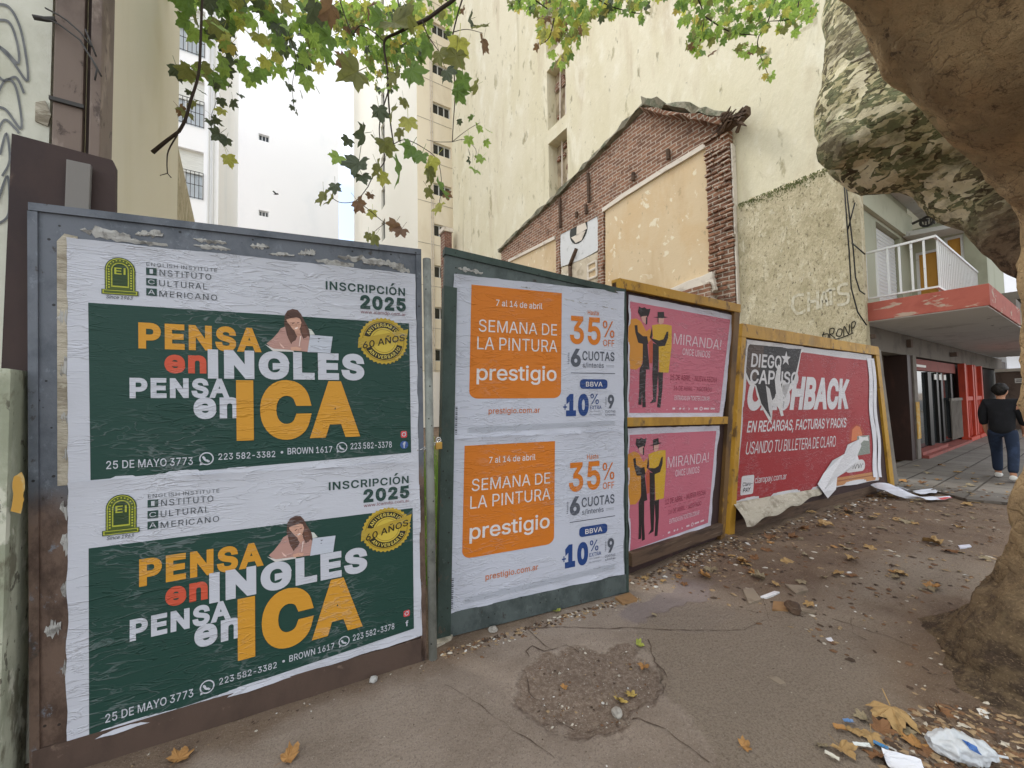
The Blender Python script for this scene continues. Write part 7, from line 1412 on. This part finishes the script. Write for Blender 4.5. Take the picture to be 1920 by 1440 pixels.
while n_ < 220:
    x, y = rl_.uniform(3.0, 12.5), rl_.uniform(-.9, 2.3)
    if n_ < 60: x, y = rl_.uniform(2.8, 8.5), rl_.uniform(1.5, 2.3)
    if math.hypot(x - 3.75, y - .05) < .8 or (x < 3.4 and y < 1.8): continue
    z = gz(x, y) if x < 8.8 else .038
    far = x > 8.8
    drop_leaf(Vector((x, y, z)), rl_.uniform(.05, .17), rl_.choice((0, 0, 1, 1, 3, 3, 4, 0)), 'small dry leaf among those on the grey paving slabs' if far else 'small dry leaf among many scattered on the bare dirt', 'dry leaves on the paving slabs' if far else 'dry leaves scattered on the dirt'); n_ += 1
for o in [protos[i] for i in range(18) if i not in used]: bpy.data.objects.remove(o)

# uncountable chips, crumbs and leaf scraps
CH = [dry("chip_tan", '#9c8566'), dry("chip_dark", '#4c3d31'), dry("chip_pale", '#bdb5a6'), dry("chip_brown", '#74573f'), dry("chip_white", '#d0cec8')]
lit = MB(); rq = random.Random(31)
def chip(x, y, s, mi, flat=.35):
    z = gz(x, y) if x < 8.8 else .037
    a = rq.uniform(0, 6.28); n = rq.choice((4, 5, 5, 6)); P = []
    el = rq.uniform(.35, 1)
    for k in range(n):
        t = 2 * math.pi * k / n + rq.uniform(-.3, .3); r_ = s * rq.uniform(.6, 1.1); u, v = r_ * math.cos(t), r_ * math.sin(t) * el
        P.append((x + u * math.cos(a) - v * math.sin(a), y + u * math.sin(a) + v * math.cos(a), z + rq.uniform(0, .5) * s * flat))
    P.append((x, y, z + s * flat * rq.uniform(.6, 1.4)))
    lit.add(P, [(k, (k + 1) % n, n) for k in range(n)], mi)
def strip(a, b_, w, n, smin, smax, wts):
    for _ in range(n):
        t = rq.random(); x = a[0] + (b_[0] - a[0]) * t; y = a[1] + (b_[1] - a[1]) * t - abs(rq.gauss(0, w)); chip(x, y, rq.uniform(smin, smax), rq.choices(range(5), weights=wts)[0])
strip((.95, 2.38), (2.5, 2.16), .05, 420, .004, .022, (4, 5, 2, 4, .6)); strip((2.65, 2.34), (4.4, 2.38), .12, 520, .006, .03, (4, 5, 2, 4, .5)); strip((4.4, 2.34), (8.5, 2.0), .18, 520, .008, .035, (4, 5, 2, 4, .4)); strip((-.6, 2.48), (.9, 2.33), .05, 60, .003, .010, (3, 4, 2, 3, .6))
for _ in range(330):
    a = rq.uniform(0, 6.28); q = math.sqrt(rq.random()); chip(HOLE.x + .41 * q * math.cos(a), HOLE.y + .29 * q * math.sin(a), .002 + .012 * rq.random() ** 3, rq.choices(range(5), weights=(3, 4, 4, 3, 1.6))[0], .7)
for _ in range(3000):
    x, y = rq.uniform(2.9, 9.5), rq.uniform(-.8, 2.2); chip(x, y, .004 + .034 * rq.random() ** 2, rq.choices(range(5), weights=(5, 4, 1.6, 5, .3))[0])
for _ in range(1700):
    a = rq.uniform(0, 6.28); q = math.sqrt(rq.random()); x, y = 2.50 + .58 * q * math.cos(a), .30 + .34 * q * math.sin(a)
    chip(x, y, rq.uniform(.004, .03), rq.choices(range(5), weights=(6, 6, 1.2, 6, .25))[0])
for _ in range(260): chip(rq.uniform(-.3, 3), rq.uniform(.9, 2.3), rq.uniform(.002, .006), rq.choices(range(5), weights=(2, 3, 3, 2, 1))[0])
lit.build('ground_litter', CH, normals=False, label='crumbs of dry leaf, grit and rubble strewn over the ground', kind='stuff')

m_stone = surf("grey_stone", lin('#a8a39a'), [(lin('#7e7972'), 12, U3, .45, .65, .8)], [(30, U3, .5, .01)], .9)
def lump(name, px, py, s, mat, lab, cat, flat=.6, seed=0):
    p = ground_pt(px, py); bm = bmesh.new(); bmesh.ops.create_icosphere(bm, subdivisions=3, radius=s)
    for v in bm.verts: q = v.co / s; v.co *= 1 + .35 * mn.noise(q * 1.3 + Vector((seed, 0, 0))) + .12 * mn.noise(q * 3.7 + Vector((0, seed, 0))); v.co.z *= flat
    me = bpy.data.meshes.new(name); bm.to_mesh(me); bm.free(); me.materials.append(mat); o = bpy.data.objects.new(name, me); col.objects.link(o); o.location = p + Vector((0, 0, s * flat * .75)); tag(o, lab, cat); return o
lump('stone', 1157, 1334, .026, m_stone, 'rounded grey stone at the lower rim of the rubble hole', 'stone', .8, 1)
lump('paper_ball', 700, 1278, .022, m_scrap, 'crumpled white paper scrap below the first panel', 'litter', .7, 4)
lump('stone', 925, 1183, .03, m_stone, 'grey stone in the litter under the dark green panel', 'stone', .6, 7)
lump('bark_lump', 1487, 1148, .05, m_wood, 'dark brown lump standing up from the dirt', 'debris', .9, 9)
def shard(px, poly, th, mat, name, lab, cat):
    P = [ground_pt(*q) for q in poly]; mb = MB(); n = len(P)
    z0 = max(p_.z for p_ in P)
    mb.add([(p_.x, p_.y, p_.z - .01) for p_ in P] + [(p_.x, p_.y, z0 + th) for p_ in P], [tuple(range(n - 1, -1, -1)), tuple(range(n, 2 * n))] + [(i, (i + 1) % n, (i + 1) % n + n, i + n) for i in range(n)])
    return mb.build(name, mat, bevel=.003, label=lab, cat=cat)
m_tilep = surf("broken_tile", lin('#8c7f6e'), [(lin('#6d6152'), 7, U3, .45, .65, .8)], [(20, U3, .4, .006)], .85)
m_terra = surf("terracotta_shard", lin('#8f6f4c'), [(lin('#6f5439'), 10, U3, .45, .65, .8)], [(30, U3, .4, .006)], .85)
shard(0, [(1153, 1124), (1180, 1115), (1196, 1128), (1168, 1136)], .018, m_terra, 'tile_shard', 'brown tile shard at the right foot of the dark green panel', 'tile shard')
shard(0, [(1392, 1106), (1412, 1105), (1428, 1126), (1404, 1134)], .010, m_tilep, 'tile_shard', 'dull tile fragment, leftmost of the broken slabs in the dirt', 'tile shard')
shard(0, [(1450, 1130), (1482, 1132), (1486, 1148), (1448, 1146)], .010, m_terra, 'tile_shard', 'square brownish tile fragment in the middle of the broken slabs', 'tile shard')
shard(0, [(1472, 1099), (1510, 1101), (1516, 1110), (1492, 1116)], .014, m_tilep, 'tile_shard', 'pale tile fragment behind the other broken slabs', 'tile shard')
shard(0, [(1426, 1122), (1452, 1112), (1462, 1114), (1438, 1124)], .012, paper('#e4e4e6'), 'paper_scrap', 'bright white paper sliver among the broken slabs', 'litter')
shard(0, [(1496, 1140), (1530, 1147), (1528, 1152), (1490, 1146)], .008, m_tilep, 'tile_shard', 'thin tile sliver, rightmost of the broken slabs', 'tile shard')
shard(0, [(1440, 1270), (1456, 1268), (1474, 1282), (1462, 1284)], .004, m_tilep, 'flat_chip', 'flat grey chip alone on the cement', 'debris')
shard(0, [(1548, 1198), (1558, 1196), (1564, 1204), (1556, 1206)], .003, paper('#e0e0e6'), 'paper_scrap', 'tiny white scrap on the cement right of the purple grey patch', 'litter')
shard(0, [(1796, 1024), (1818, 1022), (1822, 1026), (1800, 1029)], .004, paper('#cfd0dc'), 'paper_scrap', 'pale bluish scrap on the dirt near the trunk', 'litter')
shard(0, [(806, 1208), (850, 1192), (846, 1200), (812, 1218)], .02, m_oldpaper, 'wood_scrap', 'pale wood scrap under the lower padlock', 'debris')
# white rag of torn poster paper
pa = ground_pt(1640, 935); rag = MB()
def ragf(u, v):                       # two arms of a folded sheet
    L = [Vector((8.18, 1.98, .02)), Vector((8.02, 1.86, .14)), Vector((8.20, 1.74, .06)), Vector((8.60, 1.62, .05)), Vector((9.15, 1.60, .02))]
    W_ = [.10, .17, .13, .10, .03]; t = u * 4; i = min(3, int(t)); f = t - i
    p = L[i].lerp(L[i + 1], f); w = W_[i] * (1 - f) + W_[i + 1] * f
    q = Vector((p.x + .25 * (v - .5) * w * 2, p.y - (v - .5) * w * 2, p.z + .04 * math.sin(v * 3.1) * (1 - u) + .02 * mn.noise(Vector((u * 7, v * 3, 0)))))
    q.z = max(q.z, .012 + .01 * v); return q
def ragg(u, v):
    L = [Vector((8.05, 1.98, .15)), Vector((7.86, 1.78, .12)), Vector((7.90, 1.60, .05)), Vector((8.15, 1.46, .04)), Vector((8.50, 1.36, .02))]
    W_ = [.16, .15, .12, .10, .04]; t = u * 4; i = min(3, int(t)); f = t - i
    p = L[i].lerp(L[i + 1], f); w = W_[i] * (1 - f) + W_[i + 1] * f
    q = Vector((p.x + .5 * (v - .5) * w * 2, p.y - (v - .5) * w * 1.6, p.z + .05 * math.sin(v * 3.1) * (1 - u * .6) + .02 * mn.noise(Vector((u * 6, v * 3, 4)))))
    q.z = max(q.z, .010 + .01 * v); return q
rag.grid(ragf, 28, 8); rag.grid(ragg, 28, 8)
ro = rag.build('torn_paper', paper('#d6d9e2'), smooth=True, label='white torn poster sheet folded on the dirt under the red poster', cat='paper')
b = MB(); b.grid(lambda u, v: ragg(.72 + .28 * u, .72 + .28 * v) + Vector((.0, -.002, .004)), 8, 3); b.build('red_print_edge', paper('#c04a48'), ro)
# litter heap beside the trunk
def sheet_bit(px, py, w, l, rot, curlz, mat, name, lab, cat):
    p = ground_pt(px, py); mb = MB()
    def fn(u, v):
        x, y = (u - .5) * w, (v - .5) * l; c_, s_ = math.cos(rot), math.sin(rot)
        return (p.x + x * c_ - y * s_, p.y + x * s_ + y * c_, p.z + .012 + curlz * (4 * (u - .5) ** 2) + .006 * mn.noise(Vector((u * 3, v * 3, px))) + .25 * curlz * v)
    mb.grid(fn, 8, 8); return mb.build(name, mat, smooth=True, label=lab, cat=cat)
sheet_bit(1702, 1452, .10, .13, .6, .03, paper('#dadce2'), 'paper_card', 'white card standing out of the litter heap at the bottom edge', 'litter')
sheet_bit(1652, 1404, .022, .05, .3, .006, paper('#3f7fb0'), 'blue_wrapper', 'bright blue wrapper in the litter heap', 'litter')
sheet_bit(1592, 1358, .02, .045, .9, .006, paper('#5f7fa8'), 'blue_wrapper', 'dull blue wrapper at the left edge of the litter heap', 'litter')
sheet_bit(1618, 1404, .022, .07, .9, .006, paper('#d8dcd8'), 'paper_strip', 'white paper strip in the litter heap', 'litter')
sheet_bit(1576, 1372, .03, .05, .8, .01, DM[4], 'leaf_scrap', 'orange leaf scrap at the rim of the litter heap', 'leaf')
sheet_bit(1560, 1425, .02, .05, .2, .008, paper('#cfcbbd'), 'paper_strip', 'cream paper sliver at the lower left of the litter heap', 'litter')
for i, (x, y, kd) in enumerate(((1600, 1375, 0), (1620, 1350, 3), (1650, 1420, 1), (1580, 1410, 0), (1700, 1372, 3), (1740, 1415, 1), (1635, 1385, 0), (1545, 1405, 3), (1760, 1330, 1))):
    drop_leaf(ground_pt(x, y), rl_.uniform(.07, .13), 0 if kd == 0 else kd, 'dry crumpled leaf in the litter heap beside the trunk', 'crumpled leaves in the litter heap', .3) if any(i_ % 6 == kd and i_ in used for i_ in range(18)) else None
m_bag = NT("thin_white_plastic"); m_bag = m_bag.finish(lin('#d7dde2'), .3, m_bag.bump(m_bag.noise(26, (1, 3, 1), 4), .5, .01), 0, .5, .25)
p = ground_pt(1815, 1422); bg_ = MB()
def bagf(u, v):
    a = v * 2 * math.pi; r_ = (.055 * math.sin(math.pi * min(1, u * 1.08 + .06)) ** .6 + .004) * (1 + .55 * mn.noise(Vector((u * 6, math.cos(a) * 2.2, math.sin(a) * 2.2))) + .3 * mn.noise(Vector((u * 15, math.cos(a) * 5, math.sin(a) * 5)))); x = (u - .5) * .26
    c_, s_ = math.cos(-.9), math.sin(-.9); y = r_ * math.cos(a) * 1.1
    return (p.x + x * c_ - y * s_, p.y + x * s_ + y * c_, p.z + .04 + r_ * math.sin(a) * .8)
bg_.grid(bagf, 48, 36); bo = bg_.build('plastic_bag', m_bag, smooth=True, label='crumpled white plastic bag with a blue mark against the trunk foot', cat='bag')
b = MB(); b.grid(lambda u, v: Vector(bagf(.36 + .16 * u + .03 * v, .28 + .10 * v + .04 * u)) + Vector((-.001, -.002, .004)), 6, 4); b.build('blue_mark', paper('#4a72b0'), bo)

# weeds in the lot seen through the gap beside the post
m_grass = leaf_mat("lot_grass_blade", lin('#6d8f3a'), .35)
gs = MB(); rg = random.Random(3)
for k in range(2600):
    x, y = rg.uniform(.6, 3.4), rg.uniform(2.75, 8.0); h = rg.uniform(.25, 1.0); a = rg.uniform(0, 6.28); l_ = rg.uniform(.02, .3); w = .006
    p0 = Vector((x, y, -.05)); p1_ = Vector((x + l_ * .4 * math.cos(a), y + l_ * .4 * math.sin(a), h * .6)); p2_ = Vector((x + l_ * math.cos(a), y + l_ * math.sin(a), h)); s_ = Vector((-math.sin(a), math.cos(a), 0)) * w
    gs.add([p0 - s_, p0 + s_, p1_ + s_ * .8, p1_ - s_ * .8, p2_], [(0, 1, 2, 3), (3, 2, 4)])
gs.build('lot_grass', m_grass, normals=False, label='tall green weeds growing in the empty lot', kind='stuff')
sp = MB(); rg = random.Random(6)
for k in range(10):
    x0, z = rg.uniform(800, 812), 0; q_ = [on_y(x0 + rg.uniform(-3, 3) + 4 * i / 5, 1010 - i * 38, 2.47 + .005 * i) for i in range(6)]; sp.tube(q_, .0035, 4)
    for i in range(5): leaf(sp, q_[i + 1], rg.uniform(.02, .045), rdir(rg), Vector((0, -1, .3)) + rdir(rg) * .5, 0, rg, stalk=False)
sp.build('weed_sprig', leaf_mat("young_weed", lin('#8fae3f'), .4), normals=False, label='thin yellow green weed climbing through the gap beside the post', cat='weed')

# a bird far off against the white sky
bi = MB(); c = at_d(518, 364, 30)
bi.tube([c - RT * .22, c - RT * .05, c + RT * .12, c + RT * .20], [.012, .05, .045, .01], 8)
bird = bi.build('bird', m_black, smooth=True, label='tiny dark bird flying before the white tower', cat='bird')
b = MB()
for s_ in (1, -1): b.add([c + RT * .08, c - RT * .07, c - RT * .16 + FW * .25 * s_ + UP * (.16 + .05 * s_), c - RT * .02 + FW * .28 * s_ + UP * (.18 + .05 * s_)], [(0, 1, 2, 3)])
b.build('wings', m_black, bird)
# far street trees beyond the canopy
def bush(name, x, y, z0, rx, rz, n, lab):
    e = empty(name, (x, y, 0), label=lab, cat='tree'); rr2 = random.Random(int(x)); mb = MB()
    for _ in range(n):
        d = rdir(rr2) * rr2.uniform(.4, 1); leaf(mb, Vector((x + d.x * rx, y + d.y * rx, z0 + d.z * rz)), .5, rdir(rr2), rdir(rr2), rr2.choice((0, 1, 1, 5)), rr2, stalk=False)
    mb.build('crown', LM, e, normals=False); mb = MB(); mb.tube([(x, y, 0), (x, y, z0 * .6), (x + .2, y, z0)], [.25, .2, .12], 10, wob=.2); mb.build('trunk', m_bark, e, smooth=True)
bush('street_tree', 44, -.8, 4.6, 2.6, 2.2, 700, 'leafy street tree far down the pavement beyond the dark column')
bush('street_tree', 62, -3, 5.0, 3.2, 2.6, 700, 'more distant street tree behind the person at the right edge')
